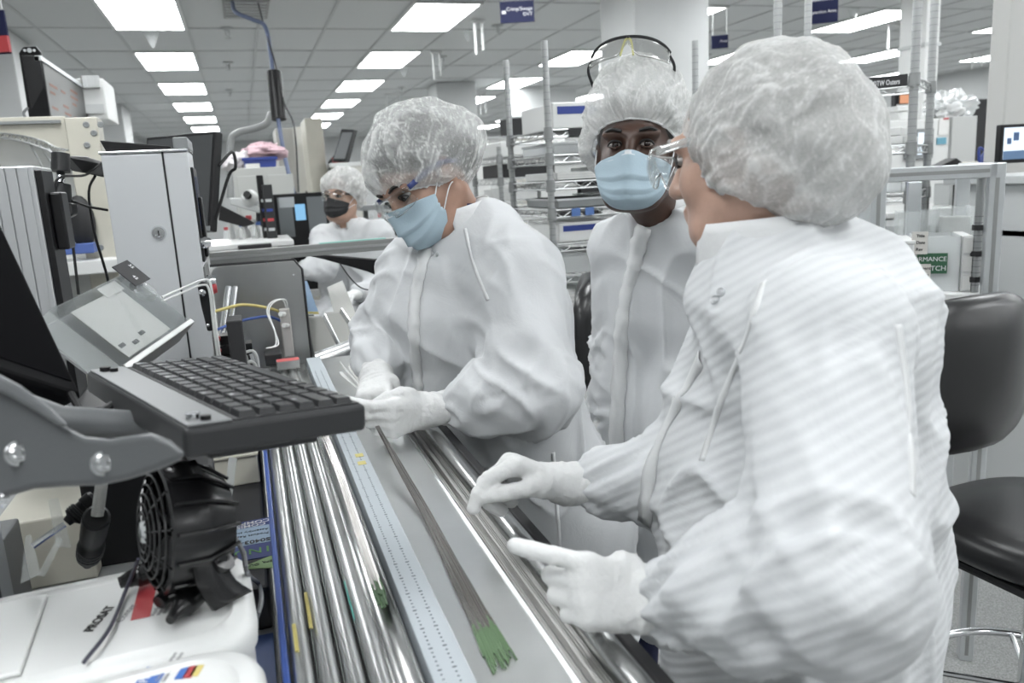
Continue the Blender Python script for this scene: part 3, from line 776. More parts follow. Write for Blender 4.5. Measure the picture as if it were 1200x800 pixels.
def collar(N, ax, f, r0, r1, h, open_, m, parent, tilt=0.0, up2=None):
    ax = _n(ax); f = _n(np.array(f) - ax*np.dot(f, ax)); l = np.cross(ax, f); rows = []
    for j in range(7):
        t = j/6; row = []
        for i in range(49):
            q = open_ + (2*math.pi-2*open_)*i/48
            r = r0 + (r1-r0)*t + .004*math.sin(math.pi*t) + .0015*math.sin(q*7+t*2)
            row.append(N + (f*math.cos(q)*1.02 + l*math.sin(q))*r + ax*(h*t - .012*(1-t)) - f*0*t)
        rows.append(row)
    o = MB().grid(rows).build('collar', m, parent, smooth=True, fix=False, angle=180)
    s = o.modifiers.new('thickness', 'SOLIDIFY'); s.thickness = .003; s.offset = 0
    return o
def person(base, S, vox, skinm, label):
    v, F = S.mesh(vox, 1); base = np.array(base)
    o = np_mesh('person', v - base, F, skinm); o.location = tuple(base); setp(o, label, 'person'); return o
def legs(S, T, H, l, f, r=.07):
    for q in (-1, 1):
        hip = H + l*q*.09; kn = np.array([hip[0]+f[0]*.02, hip[1]+f[1]*.02, .48]); an = np.array([hip[0]+l[0]*q*.03, hip[1]+l[1]*q*.03, .09])
        S.u(sd_cap(hip, kn, r, .05), .04); S.u(sd_cap(kn, an, .05, .035), .02)
        S.u(sd_cap(an-np.array([0,0,.05]), an + f*.13-np.array([0,0,.055]), .033, .028), .03)
def lowers(H, l, f, parent):
    T = SDF()
    for q in (-1, 1):
        hip = H + l*q*.09; kn = np.array([hip[0]+f[0]*.02, hip[1]+f[1]*.02, .48]); an = np.array([hip[0]+l[0]*q*.03, hip[1]+l[1]*q*.03, .10])
        T.u(sd_cap(hip, kn, .085, .068), .05); T.u(sd_cap(kn, an, .068, .056), .03)
        sh = SDF().u(sd_cap(an-f*.05+np.array([0,0,-.052]), an+f*.14+np.array([0,0,-.058]), .048, .040), .02)
        v, F = sh.mesh(.008, 1); np_mesh('shoe', np.maximum(v, [-99,-99,.001]), F, mat('shoe_cover', (.55,.62,.72), .6), parent)
    v, F = T.mesh(.012, 1); np_mesh('trousers', v, F, NAVYC, parent)

def body_common(S, N, ch, hip, l, sw, arms):
    """trunk and arms under the clothes"""
    S.u(sd_cap(N + l*sw*.6 - np.array([0,0,.03]), N - l*sw*.6 - np.array([0,0,.03]), .03, .03), .04)
    S.u(sd_cap(ch + l*.045, hip + l*.05, .065, .075), .04); S.u(sd_cap(ch - l*.045, hip - l*.05, .065, .075), .04)
    S.u(sd_cap(N, ch, .052, .07), .04)
    for sh, el, wr in arms:
        S.u(sd_cap(sh, el, .040, .036), .02); S.u(sd_cap(el, wr, .034, .019), .02)

# ---------------------------------------------------------------- L: worker bending over the wires
def build_L():
    f, l, u = frame(cdir(-.60,-.64,.48), cdir(-.46,.84,.24)); O = P(497,208,1.65); s = .98
    F2 = _n([-.74,-.67,0]); l2 = np.array([-F2[1], F2[0], 0])
    N = P(548,266,1.70); ch = P(556,358,1.74); wa = P(578,480,1.80); hp = P(604,600,1.84)
    hp[0] = max(hp[0], .60); base = np.array([hp[0], hp[1], 0.])
    shL = P(603,318,1.62); elL = P(628,458,1.55); wrL = P(503,481,1.60)
    shR = P(484,322,1.80); elR = P(452,398,1.84); wrR = P(440,437,1.70)
    B = SDF(); head_prims(B, O, f, l, u, s)
    B.u(sd_cap(O - u*.055 - f*.015, N - np.array([0,0,.02]), .052, .058), .03)
    body_common(B, N - np.array([0,0,.04]), ch, hp, l2, .15, ((shL, elL, wrL), (shR, elR, wrR))); legs(B, None, hp, l2, F2)
    me = person(base, B, .0055, SKIN_L, 'person in white cleanroom gown bending forward to hold the wire bundle with both hands')
    eyes(O, f, l, u, s, me, gaze=(0,-.002), brow=HAIRD)
    lowers(hp, l2, F2, me)
    G = SDF(); hem = np.array([hp[0]+.02, hp[1]+.02, .42])
    for q, w_ in ((1,.085),(-1,.085)):
        G.u(sd_cap(N + l2*q*.05 - np.array([0,0,.035]), ch + l2*q*w_, .075, .112), .08)
        G.u(sd_cap(ch + l2*q*w_, wa + l2*q*w_, .112, .118), .06); G.u(sd_cap(wa + l2*q*w_, hp + l2*q*.08, .115, .112), .05)
        G.u(sd_cap(hp + l2*q*.08, hem + l2*q*.08, .112, .115), .05)
    G.u(sd_cap(N - np.array([0,0,.04]), ch, .07, .12), .06)
    cufL = elL*.48 + wrL*.52; cufR = elR*.35 + wrR*.65
    G.u(sd_cap(N*.35+shL*.65, shL, .070, .080), .05); G.u(sd_cap(shL, elL, .080, .078), .05); G.u(sd_cap(elL, cufL, .076, .058), .03); G.u(sd_cap(cufL, elL*.36+wrL*.64, .050, .046), .010)
    G.u(sd_cap(N*.45+shR*.55, shR, .068, .075), .05); G.u(sd_cap(shR, elR, .072, .066), .04); G.u(sd_cap(elR, cufR, .064, .050), .03); G.u(sd_cap(cufR, elR*.22+wrR*.78, .045, .036), .012)
    G.cut(sd_cap(N + np.array([-.005,0,-.03]), N + (O-N)*.9, .055, .085), .012)
    v, F = G.mesh(.0065, 2); n = vnormals(v, F)
    v = wrinkle(v, n, [(shL,elL,.10,.011,17),(elL,cufL,.10,.013,19),(shR,elR,.09,.008,20),(elR,cufR,.09,.010,22)], None, 11, .011)
    lo_ = v[:,0] < .357; v[lo_ & (v[:,2] > 1.0), 2] = np.maximum(v[lo_ & (v[:,2] > 1.0), 2], 1.071); v[lo_ & (v[:,2] <= 1.0), 0] = .357     # cloth lies on and against the rail
    g = np_mesh('gown', v, F, GOWN, me); bv = bvh_of(v, F)
    collar(N + np.array([-.012,0,-.012]), _n(O-N)*.4+np.array([.0,0,.75]), F2, .080, .074, .060, .42, TRIM, g)
    col = MB(); rr = []
    for k in range(40):
        q = .5 + 5.28*k/39; e_ = F2*math.cos(q) + l2*math.sin(q); rr.append(N + np.array([-.01,0,.012]) + e_*.064)
    MB().grid([rr, [p + np.array([0,0,.040]) - _n(p-N)*.004 for p in rr]]).build('scrub_collar', NAVYC, me, smooth=True, fix=False)
    ribbon('placket', bv, [(500,290),(487,350),(486,400),(490,450),(492,470)], .030, TRIM, g, .006, wob=.10, th=.003)
    for px, py in ((498,297),(506,297),(512,298)): snap(bv, px, py, g, .0045)
    ribbon('seam', bv, [(545,268),(555,310),(572,352)], .008, TRIM, g, .0004, th=.001); ribbon('seam', bv, [(648,530),(652,580),(656,640)], .008, TRIM, g, .001)
    # gloves
    xL = _n(P(432,497,1.50) - wrL)
    SL = hand_prims(wrL + xL*.004, xL, CU*.90 - CF*.45, 'L', [(.30,.50,.30),(.45,.75,.45),(.60,1.0,.6),(.70,1.05,.6)], [(.064,.046,-.014),(.090,.038,-.022),(.112,.022,-.034)], spread=(.0,.0,-.03,-.06), s=.98, cuff=elL*.46+wrL*.54, cuffr=(.031,.043))
    glove(SL, me, wrist=wrL, axis=xL, seed=4)
    xR = _n(P(436,486,1.56) - wrR)
    SR = hand_prims(wrR + xR*.002, xR, CR*.85 - CF*.4 + CU*.1, 'R', [(.10,.20,.15),(.8,1.2,.6),(1.0,1.25,.7),(1.0,1.2,.7)], [(.064,.040,-.030),(.088,.026,-.044),(.104,.012,-.050)], s=.92, cuff=elR*.45+wrR*.55, cuffr=(.031,.040))
    glove(SR, me, wrist=wrR, axis=xR, seed=5)
    # head wear
    L = lambda a, b, c: O + (f*a + l*b + u*c)*s
    H = SDF().u(sd_ell(L(-.020,0,.040), np.array([f,l,u]), [.100,.082,.088]), .02).u(sd_ell(L(-.105,0,-.005), np.array([f,l,u]), [.045,.05,.045]), .04).cut(sd_ell(L(.085,0,-.035), np.array([f,l,u]), [.075,.085,.075]), .01)
    v, F = H.mesh(.006, 1); np_mesh('hair', v, F, HAIRD, me)
    bouffant('bouffant_cap', L(-.025,0,.040), f, l, u, (.128,.112,.110), (-.80,0,.60), (154,142,118), CAP_A, me, lobes=((-f*.9-u*.25+l*.15,.26,.10),(u*.8+f*.2+l*.2,.05,.2)), rimz=.90, seed=21, amp=.0045, nfold=30)
    face_mask(O, f, l, u, s, me, MASKB, MASKW)
    safety_glasses(O, f, l, u, s, me, NAVYG, fwd=.006)
    return me, v
PL, _ = build_L()

# ---------------------------------------------------------------- C: worker looking at the camera
def build_C():
    f, l, u = frame(cdir(-.26,-.05,.96), cdir(.02,1,.03)); O = P(745,178,1.76); s = 1.08
    F2 = cdir(-.74,0,.67); F2[2] = 0; F2 = _n(F2); l2 = np.array([-F2[1], F2[0], 0])
    N = P(782,250,1.87); ch = P(788,350,1.98); wa = P(786,480,2.04); hp = P(782,590,2.08); base = np.array([hp[0], hp[1], 0.])
    shR = N - l2*.150 - np.array([0,0,.080]); shL = N + l2*.165 - np.array([0,0,.075])
    elR = P(724,405,2.13); wrR = P(709,487,2.12); elL = shL + np.array([0,0,-.28]) + l2*.03 - F2*.03; wrL = elL + F2*.16 + np.array([0,0,-.17])
    B = SDF(); head_prims(B, O, f, l, u, s); B.u(sd_cap(O - u*.06 - f*.012, N - np.array([0,0,.02]), .053, .058), .03)
    body_common(B, N - np.array([0,0,.04]), ch, hp, l2, .14, ((shL, elL, wrL), (shR, elR, wrR))); legs(B, None, hp, l2, F2)
    me = person(base, B, .0045, SKIN_C, 'person in white gown and blue mask with goggles pushed up on the cap, looking over')
    eyes(O, f, l, u, s, me, gaze=(.001,0), brow=LASH, lid=SKIN_C)
    lowers(hp, l2, F2, me)
    G = SDF(); hem = np.array([hp[0], hp[1], .42])
    for q in (1, -1):
        G.u(sd_cap(N + l2*q*.06 - np.array([0,0,.045]), ch + l2*q*.085, .068, .105), .08)
        G.u(sd_cap(ch + l2*q*.085, wa + l2*q*.085, .105, .115), .06); G.u(sd_cap(wa + l2*q*.085, hp + l2*q*.08, .115, .112), .06); G.u(sd_cap(hp + l2*q*.08, hem + l2*q*.08, .112, .118), .06)
    G.u(sd_cap(N - np.array([0,0,.035]), ch, .066, .12), .06)
    cfR = elR*.25+wrR*.75; cfL = elL*.25+wrL*.75
    for sh, el, wr, cf in ((shL, elL, wrL, cfL), (shR, elR, wrR, cfR)):
        G.u(sd_cap(N*.4+sh*.6, sh, .062, .068), .05); G.u(sd_cap(sh, el, .068, .062), .035); G.u(sd_cap(el, cf, .060, .050), .02); G.u(sd_cap(cf, el*.1+wr*.9, .046, .042), .01)
    G.cut(sd_cap(N + np.array([0,0,-.02]), N + (O-N)*.9, .056, .075), .012)
    v, F = G.mesh(.0075, 2); n = vnormals(v, F)
    v = wrinkle(v, n, [(shR,elR,.085,.007,20),(elR,wrR,.085,.012,30)], None, 31, .011)
    g = np_mesh('gown', v, F, GOWN, me); bv = bvh_of(v, F)
    collar(N + np.array([0,0,-.012]), np.array([0,0,1.]), F2, .072, .066, .045, .30, TRIM, g)
    ribbon('placket', bv, [(757,262),(742,310),(731,370),(726,440),(722,520),(718,600),(714,680)], .042, TRIM, g, .007, wob=.12, n=60, th=.003)
    for px, py in ((757,258),(768,257),(733,632)): snap(bv, px, py, g, .006)
    for (wr, el, sd, sgn) in ((wrR, elR, 'R', -1), (wrL, elL, 'L', 1)):
        x = _n(wr - el)*.8 + np.array([0,0,-.3]); S = hand_prims(wr, x, F2, sd, [(.3,.4,.25),(.4,.5,.3),(.45,.5,.3),(.5,.5,.3)], [(.060,.050,-.016),(.082,.052,-.026),(.100,.048,-.034)], s=.95, cuff=el*.2+wr*.8, cuffr=(.028,.034)); glove(S, me, vox=.0035)
    L = lambda a, b, c: O + (f*a + l*b + u*c)*s
    H = SDF().u(sd_ell(L(-.022,0,.040), np.array([f,l,u]), np.array([.100,.083,.090])*s), .02).cut(sd_ell(L(.085,0,-.040), np.array([f,l,u]), [.075,.085,.088]), .01)
    v, F = H.mesh(.007, 1); np_mesh('hair', v, F, HAIRD, me)
    cp = bouffant('bouffant_cap', L(-.022,0,.060), f, l, u, (.130,.122,.140), (-.80,0,.60), (149,130,106), CAP_B, me, lobes=((-l*.8-u*.5-f*.2,.16,.10),(l*.8-u*.5,.10,.15),(u,.10,.25)), rimz=.88, seed=41, amp=.0050, nfold=30)
    face_mask(O, f, l, u, s, me, MASKB, MASKW, top=-.024, bot=-.132, wide=.076)
    # goggles pushed up on the cap
    gu = _n(u*.55 + f*.83); gf = _n(u*.80 - f*.60)   # lens plane lies back on the crown
    goggles(L(.034,-.010,.164), gf*.25+f*.95, l, u, s, me)
    return me
def goggles(C, f, l, u, s, parent):
    f, l, u = frame(f, u); rows = []
    L = lambda a, b, c: C + (f*a + l*b + u*c)*s
    for j in range(8):
        t = j/7; row = []
        for i in range(33):
            q = i/16-1; ang = q*1.2; notch = math.exp(-(q/.12)**2)
            top = .028*(1-.55*abs(q)**2.4) + .004; z = top - .048*t*(1-.55*notch)*(1-.35*abs(q)**3)
            row.append(L(.066*math.cos(ang)+.01*t-.012, .078*math.sin(ang)/math.sin(1.2), z))
        rows.append(row)
    o = MB().grid(rows).build('goggles', clear_mat('goggle_lens', tint=(.93,.93,.92), gloss=.10), parent, smooth=True, fix=False, angle=180)
    sd = o.modifiers.new('thickness', 'SOLIDIFY'); sd.thickness = .002
    MB().tube(rows[0], .0032*s, n=7).build('brow_rim', CHAR, o, smooth=True)
    MB().tube([rows[k][16]+f*.002 for k in range(3)], .003*s, n=6).build('bridge', CHAR, o, smooth=True)
    MB().tube(bez([rows[7][14]-u*.006, rows[3][15], rows[2][16], rows[3][17], rows[7][18]-u*.006],14), .0022*s, n=6).build('nose_pad', mat('pale_yellow_rubber', (.62,.60,.25), .5), o, smooth=True)
    for q, e_ in ((-1, 0), (1, -1)):
        MB().tube(bez([rows[2][e_], L(-.005,q*.086,-.004), L(-.05,q*.080,-.018)],10), .0032*s, n=6).build('temple', CHAR, o, smooth=True)
    return o
PC = build_C()

# ---------------------------------------------------------------- R: worker in the foreground, seen from the side
def build_R():
    f, l, u = frame(cdir(-.77,-.05,-.64), cdir(-.10,1,.05)); O = P(882,176,1.0); s = .98
    F2 = _n([-.80,.60,0]); l2 = np.array([-F2[1], F2[0], 0]); dz = lambda z: np.array([0,0,z])
    N = P(905,300,1.01); ch = P(936,405,1.03); wa = P(927,560,1.08); hp = P(930,690,1.10); base = np.array([hp[0], hp[1], 0.])
    shL = P(966,398,.845); elL = P(972,676,.715); wrL = P(772,706,.85)
    shR = ch + np.array([.6,.8,0])*.15 + dz(.06); elR = P(805,560,1.15); wrR = P(662,566,1.17)
    B = SDF(); head_prims(B, O, f, l, u, s); B.u(sd_cap(O - u*.05 - f*.02, N - dz(.02), .056, .064), .035)
    body_common(B, N - dz(.03), ch, hp, l2, .13, ((shL, elL, wrL), (shR, elR, wrR))); legs(B, None, hp, l2, F2)
    me = person(base, B, .005, SKIN_R, 'person in striped white gown seen from the side, pointing with gloved hands over the rail')
    eyes(O, f, l, u, s, me, brow=HAIRB); lowers(hp, l2, F2, me)
    G = SDF(); hem = np.array([hp[0], hp[1], .42])
    G.u(sd_cap(N - dz(.035) + l2*.03, ch + l2*.04, .080, .112), .06); G.u(sd_cap(N - dz(.04) - l2*.06, ch - l2*.08, .072, .112), .06)
    G.u(sd_cap(N - dz(.05), ch, .098, .140), .04)
    G.u(sd_ell(P(985,400,1.05), np.array([F2, l2, [0,0,1]]), [.085,.13,.13]), .06)
    for q in (1, -1):
        G.u(sd_cap(ch + l2*q*.035, wa + l2*q*.03, .112, .164), .04); G.u(sd_cap(wa + l2*q*.03, hp + l2*q*.04, .164, .166), .04); G.u(sd_cap(hp + l2*q*.04, hem + l2*q*.06, .166, .18), .04)
    cL = elL*.20+wrL*.80; cR = elR*.42+wrR*.58
    G.u(sd_cap(N*.4+shL*.6-dz(.03), shL, .072, .084), .06); G.u(sd_cap(shL, elL, .077, .074), .010); G.u(sd_cap(elL, elL*.55+wrL*.45, .074, .066), .015); G.u(sd_cap(elL*.55+wrL*.45, cL, .070, .040), .02)
    G.u(sd_cap(N*.5+shR*.5, shR, .07, .078), .05); G.u(sd_cap(shR, elR, .078, .070), .04); G.u(sd_cap(elR, cR, .068, .050), .03)
    G.cut(sd_cap(N + dz(-.005), N + (O-N)*.9, .058, .085), .012)
    v, F = G.mesh(.0065, 2); n = vnormals(v, F)
    v = wrinkle(v, n, [(shL,elL,.10,.009,13),(elL,wrL,.10,.013,15),(elR,wrR,.09,.010,20)], None, 53, .013)
    g = np_mesh('gown', v, F, GOWNS, me); bv = bvh_of(v, F)
    collar(N + F2*.008 + dz(-.012), _n(O-N)*.5 + dz(.6), F2, .084, .078, .062, .35, TRIM, g)
    ribbon('placket', bv, [(850,360),(822,420),(790,480),(765,540),(755,620)], .024, TRIM, g, .003, wob=.05)
    ribbon('seam', bv, [(895,330),(872,400),(845,470),(822,540)], .009, TRIM, g, .0002, th=.0008); ribbon('seam', bv, [(1052,380),(1062,450),(1068,520),(1070,580)], .009, TRIM, g, .0002, th=.0008)
    for px, py in ((838,352),(845,343)): snap(bv, px, py, g, .005)
    xL = _n(P(672,690,.845) - wrL)
    SL = hand_prims(wrL, xL, CU*.93 + CF*.25, 'L', [(.02,.10,.08),(.75,1.55,.9),(.80,1.6,.9),(.85,1.6,.9)], [(.070,.030,-.040),(.094,.014,-.048),(.112,.000,-.050)], spread=(.08,.02,-.03,-.06), s=.90, cuff=elL*.27+wrL*.73, cuffr=(.031,.036))
    glove(SL, me, wrist=wrL, axis=xL, seed=6)
    xR = _n(P(592,540,1.15) - wrR)
    SR = hand_prims(wrR, xR, CU*.15 - CF*.85 - CR*.2, 'R', [(.75,.55,.35),(1.0,1.2,.7),(1.1,1.35,.8),(1.1,1.4,.8)], [(.066,.048,-.022),(.096,.046,-.040),(.120,.040,-.056)], s=.98, cuff=elR*.5+wrR*.5, cuffr=(.030,.043))
    glove(SR, me, wrist=wrR, axis=xR, seed=7)
    L = lambda a, b, c: O + (f*a + l*b + u*c)*s
    H = SDF().u(sd_ell(L(-.022,0,.036), np.array([f,l,u]), [.100,.083,.088]), .02).u(sd_ell(L(-.10,0,-.02), np.array([f,l,u]), [.05,.06,.06]), .04).cut(sd_ell(L(.085,0,-.04), np.array([f,l,u]), [.078,.09,.085]), .01)
    v, F = H.mesh(.006, 1); np_mesh('hair', v, F, HAIRB, me)
    bouffant('bouffant_cap', L(-.034,0,.004), f, l, u, (.115,.104,.121), (-.88,0,.47), (148,140,106), CAP_C, me, lobes=((-f*.85-u*.55+l*.1,.20,.13),), rimz=.90, seed=61, amp=.0055, nfold=20)
    safety_glasses(O, f, l, u, s, me, clear_mat('temple_clear', tint=(.9,.92,.92), gloss=.2, haze=.2), fwd=.018, rim=clear_mat('rim_clear', tint=(.8,.8,.78), gloss=.1, haze=.35), h=.046)
    return me
PR = build_R()
# ================================================================== left side: bench, machine, keyboard, fan, tubs
def pxbox(x0, y0, x1, y1, Y, dy):
    a = ony(x0, (y0+y1)/2, Y); b = ony(x1, (y0+y1)/2, Y); t = ony((x0+x1)/2, y0, Y); u_ = ony((x0+x1)/2, y1, Y)
    return (a[0], Y, u_[2]), (b[0], Y+dy, t[2])
BTOP = mat('bench_laminate', (.30,.31,.31), .4, var=.04)
lb = empty('side_bench', (-.7,1.5,0), 'grey side bench holding the machine, tubs and fan beside the steel tray', 'workbench')
MB().box((-1.35,.30,.865),(-.026,3.0,.905)).build('top', BTOP, lb, bevel=.004)
for x in (-1.3,-.08):
    for y in (.36,2.9): MB().box((x-.025,y-.025,0),(x+.025,y+.025,.865)).build('leg', ALUP, lb, bevel=.003)
MB().box((-1.3,.34,.30),(-.06,2.9,.33)).build('lower_shelf', ALUP, lb)
# blue mat and black tray
setp(MB().box((-.30,.36,.905),(-.030,1.14,.910)).build('blue_mat', mat('blue_mat', (.03,.07,.22), .5, var=.1)), 'dark blue mat on the side bench under the white tubs', 'mat')
bt = MB().box((-.162,1.16,.905),(-.028,1.92,.975)).build('black_tray', BLACKM, bevel=.006); setp(bt, 'flat black equipment case on the side bench carrying a blue card', 'case')
# blue card with upside-down printing
cz = .9762
cc = setp(MB().box((-.100,1.262,.975),(-.016,1.425,cz)).build('part_card', mat('card_blue', (.02,.045,.22), .5)), 'blue and pale blue printed card lying upside down on the black case', 'card')
MB().box((-.100,1.318,cz),(-.016,1.392,cz+.0003)).build('pale_panel', mat('card_pale', (.42,.56,.72), .5), cc)
R_, U_ = (-1,0,0), (0,-1,0)
text('card_print', 'COMPONENT', (-.0185,1.418,cz), R_, U_, .0175, WINK, cc, bold=.0003)
text('card_print', 'COMISSION', (-.026,1.404,cz), R_, U_, .0165, WINK, cc, bold=.0003)
for k, tx in enumerate(('Assembly storage drawing', 'Product Repairs')): text('card_print', tx, (-.022,1.376-.017*k,cz+.0003), R_, U_, .0105, INK, cc)
text('card_print', 'S0403-E003', (-.020,1.334,cz+.0003), R_, U_, .0175, INK, cc, bold=.0004)
for k, tx in enumerate('INU'): text('handwriting', tx, (-.022-.012*k-.012*(k == 2),1.300,cz), R_, U_, .030, mat('green_marker', (.12,.36,.10), .6), cc, bold=.0003)
gl = setp(MB().prism([(-.075,1.236,.975),(-.014,1.216,.975),(-.013,1.268,.975)], (0,0,.0008)).build('green_label', mat('green_label', (.36,.55,.24), .6)), 'small green label with boxes beside the blue card', 'label')
for k in range(2): text('label_print', ('SPR','OUT')[k], (-.020-.020*k,1.246-.004*k,.9758), R_, U_, .010, INK, gl)
# the keyboard, fitted to its outline
KC = np.array([-.062,1.007,1.325]); KR = np.array([[.934,.346,-.092],[-.350,.937,-.025],[.077,.056,.995]]); KL, KW = .43, .191
def KB(a, b, c): return KC + KR[0]*a + KR[1]*b + KR[2]*c
kb = empty('keyboard', KC, 'black compact keyboard with pale strip, held on a grey arm above the bench', 'keyboard')
MB().box((-KW/2,-KL/2,-.030),(KW/2,KL/2,0), KR, KC).build('case', CHAR, kb, bevel=.006, seg=3)
KEYG = mat('keyboard_strip', (.17,.176,.18), .42); KEYM = mat('keycap', (.022,.023,.025), .34, spec=.35, bump=.04, bscale=300)
MB().box((-KW/2+.004,-KL/2+.004,0),(-KW/2+.048,KL/2-.004,.0025), KR, KC).build('palm_strip', KEYG, kb, bevel=.002)
for y in (.185,-.185):
    MB().cyl(KB(-KW/2+.018,y,.002), KB(-KW/2+.018,y,.008), .007, n=16).build('strip_button', BLACK if y > 0 else CHROME, kb, smooth=True)
    MB().cyl(KB(-KW/2+.026,y-.012,.002), KB(-KW/2+.026,y-.012,.007), .005, n=14).build('strip_button', BLACK, kb, smooth=True)
MB().box((-KW/2+.050,-KL/2+.006,-.002),(KW/2-.006,KL/2-.006,.0012), KR, KC).build('key_bed', BLACKM, kb)
kx0, kx1 = -KW/2+.054, KW/2-.010; nr, nc = 6, 15; kp = (kx1-kx0)/nr; kq = (KL-.02)/nc
kms = {}
for r in range(nr):
    c = 0
    while c < nc:
        wide = {(0,0):1,(4,0):2,(4,13):2,(3,13):2,(5,4):6,(5,0):2}.get((r, c), 1)
        if wide not in kms:
            w2, l2_ = kp*.43, kq*wide/2-.0014
            kt = MB().add([(-w2,-l2_,0),(w2,-l2_,0),(w2,l2_,0),(-w2,l2_,0),(-w2*.8,-l2_+.0025,.0062),(w2*.8,-l2_+.0025,.0062),(w2*.8,l2_-.0025,.0062),(-w2*.8,l2_-.0025,.0062)], [(0,3,2,1),(4,5,6,7),(0,1,5,4),(1,2,6,5),(2,3,7,6),(3,0,4,7)]).build('key', KEYM)
            kms[wide] = kt.data; bpy.data.objects.remove(kt)
        o = bpy.data.objects.new('key', kms[wide]); COL.objects.link(o); pos = KB(kx0+kp*(r+.5), KL/2-.010-kq*(c+wide/2), .0012)
        m = Matrix.Identity(4)
        for i in range(3):
            for j in range(3): m[i][j] = KR[j][i]
            m[i][3] = pos[i]
        o.matrix_basis = m; attach(o, kb)
        if (r*7+c*3) % 5 == 0: MB().box((kx0+kp*(r+.35)-.003,KL/2-.010-kq*(c+wide/2)-.003,.0073),(kx0+kp*(r+.35)+.002,KL/2-.010-kq*(c+wide/2)+.003,.0076), KR, KC).build('legend', mat('key_legend', (.5,.51,.52), .5), o)
        c += wide
# grey arm with its bolts
ARMG = mat('cast_grey', (.115,.121,.126), .42, bump=.05, bscale=180)
arm = empty('swivel_mount', P(60,520,.74), 'curved grey cast arm with two bolts carrying the keyboard and monitor', 'monitor arm')
ol = [(-70,415),(-20,440),(20,458),(50,478),(75,498),(100,511),(128,514),(155,510),(178,507),(200,515),(222,533),(205,543),(180,553),(150,562),(118,569),(80,570),(40,573),(0,584),(-70,600)]
dA = lambda px: .735 - .00030*px
MB().prism([P(a, b, dA(a)) for a, b in ol], ray(100,540)*.035).build('arm_plate', ARMG, arm, bevel=.006, seg=3, smooth=True)
MB().prism([P(a, b, dA(a)-.012) for a, b in ((-70,400),(-20,428),(25,452),(60,478),(82,500),(70,500),(45,484),(10,464),(-70,430))], ray(0,450)*.012).build('arm_rib', mat('cast_grey_highlight', (.17,.178,.184), .4), arm, bevel=.004)  # highlight on the arm's top ridge, put into a paler grey
for px, py, r in ((22,531,.008),(122,543,.0075),(-2,585,.006)):
    c = P(px, py, dA(px)); v_ = -_n(ray(px, py)); MB().lathe(c, v_, [(0,.003),(r*.5,.003),(r*.55,.0055),(r,.0045),(r*1.1,0),(r*1.5,-.001),(r*1.5,-.004)], 20).build('bolt', CHROME, arm, smooth=True)
MB().box((-.06,-.17,-.046),(.06,.12,-.031), KR, KC).build('keyboard_tray', CHAR, arm, bevel=.004)
MB().tube([KB(-.06,-.02,-.038), P(70,492,.86), P(10,470,.86), P(-90,440,.86)], .016, n=12).build('tray_link', ARMG, arm, smooth=True)
MB().cyl(np.array([-.62,.80,.905]), np.array([-.62,.80,1.50]), .024, n=20).build('post', ARMG, arm, smooth=True)
MB().tube([P(-60,500,.76), (-.50,.80,1.40), (-.62,.80,1.42)], .022, n=12).build('post_link', ARMG, arm, smooth=True)
MB().cyl(np.array([-.62,.80,.905]), np.array([-.62,.80,.925]), .07, n=28).build('post_foot', ARMG, arm, smooth=True)
# the black monitor leaning back beside it
mA = P(98,466,1.02); mB = P(-4,250,1.08); up_ = _n(mB - mA); al = _n(np.array([-.10,-.99,.02])); al = _n(al - up_*np.dot(al, up_)); nn_ = np.cross(al, up_); nn_ = nn_ if nn_[0] > 0 else -nn_
fmn = empty('desk_monitor', mA + al*.25, 'black flat monitor leaning back behind the keyboard', 'monitor')
MR = np.array([al, up_, nn_])
MB().box((0,0,-.035),(.40,.30,0), MR, mA).build('housing', mat('monitor_black', (.006,.006,.007), .7, spec=.06), fmn, bevel=.008, seg=3)
MB().box((.014,.022,0),(.386,.288,.0012), MR, mA).build('screen', mat('dark_screen', (.004,.004,.005), .8, spec=.02), fmn)
MB().tube([mA + al*.2 + up_*.12 - nn_*.03, mA + al*.2 + up_*.06 - nn_*.12, (-.50,.80,1.44), (-.62,.80,1.46)], .018, n=12).build('monitor_mount', ARMG, fmn, smooth=True)
MB().tube(bez([mA + al*.03 + nn_*.0, P(88,470,.98), P(104,488,.95), P(140,470,.97)], 12), .005, n=8).build('cable', BLACK, fmn, smooth=True)
# white wipe tubs
TUBW = mat('tub_white', (.82,.83,.82), .38, bump=.03, bscale=20)
def tub(name, cx, cy, wx, wy, z0, z1, rz, label):
    e = empty(name, (cx, cy, z0), label, 'tub'); ca, sa = math.cos(rz), math.sin(rz)
    W_ = lambda x, y, z: np.array([cx + x*ca - y*sa, cy + x*sa + y*ca, z])
    def rr(hx, hy, r, z, n=8):
        pts = []
        for sx, sy, a0 in ((1,1,0),(-1,1,90),(-1,-1,180),(1,-1,270)):
            for k in range(n+1):
                q = math.radians(a0 + 90*k/n); pts.append(W_(sx*(hx-r)+r*math.cos(q), sy*(hy-r)+r*math.sin(q), z))
        return pts
    m = MB(); rows = [rr(wx/2-.012, wy/2-.012, .04, z0), rr(wx/2-.008, wy/2-.008, .045, z0+.02), rr(wx/2-.004, wy/2-.004, .05, z1-.03)]
    m.grid(rows, closed_u=True); n = len(rows[0]); m.add(rows[0], [tuple(range(n))]); m.build('body', TUBW, e, smooth=True)
    m = MB(); rows = [rr(wx/2, wy/2, .055, z1-.034), rr(wx/2+.002, wy/2+.002, .055, z1-.016), rr(wx/2-.002, wy/2-.002, .055, z1-.006), rr(wx/2-.010, wy/2-.010, .05, z1-.001), rr(wx/2-.022, wy/2-.022, .045, z1+.001), rr(wx/2-.026, wy/2-.026, .042, z1-.003), rr(wx/2-.030, wy/2-.030, .04, z1-.003)]
    m.grid(rows, closed_u=True); m.add(rows[-1], [tuple(range(n))]); m.build('lid', TUBW, e, smooth=True, angle=50)
    return e, W_
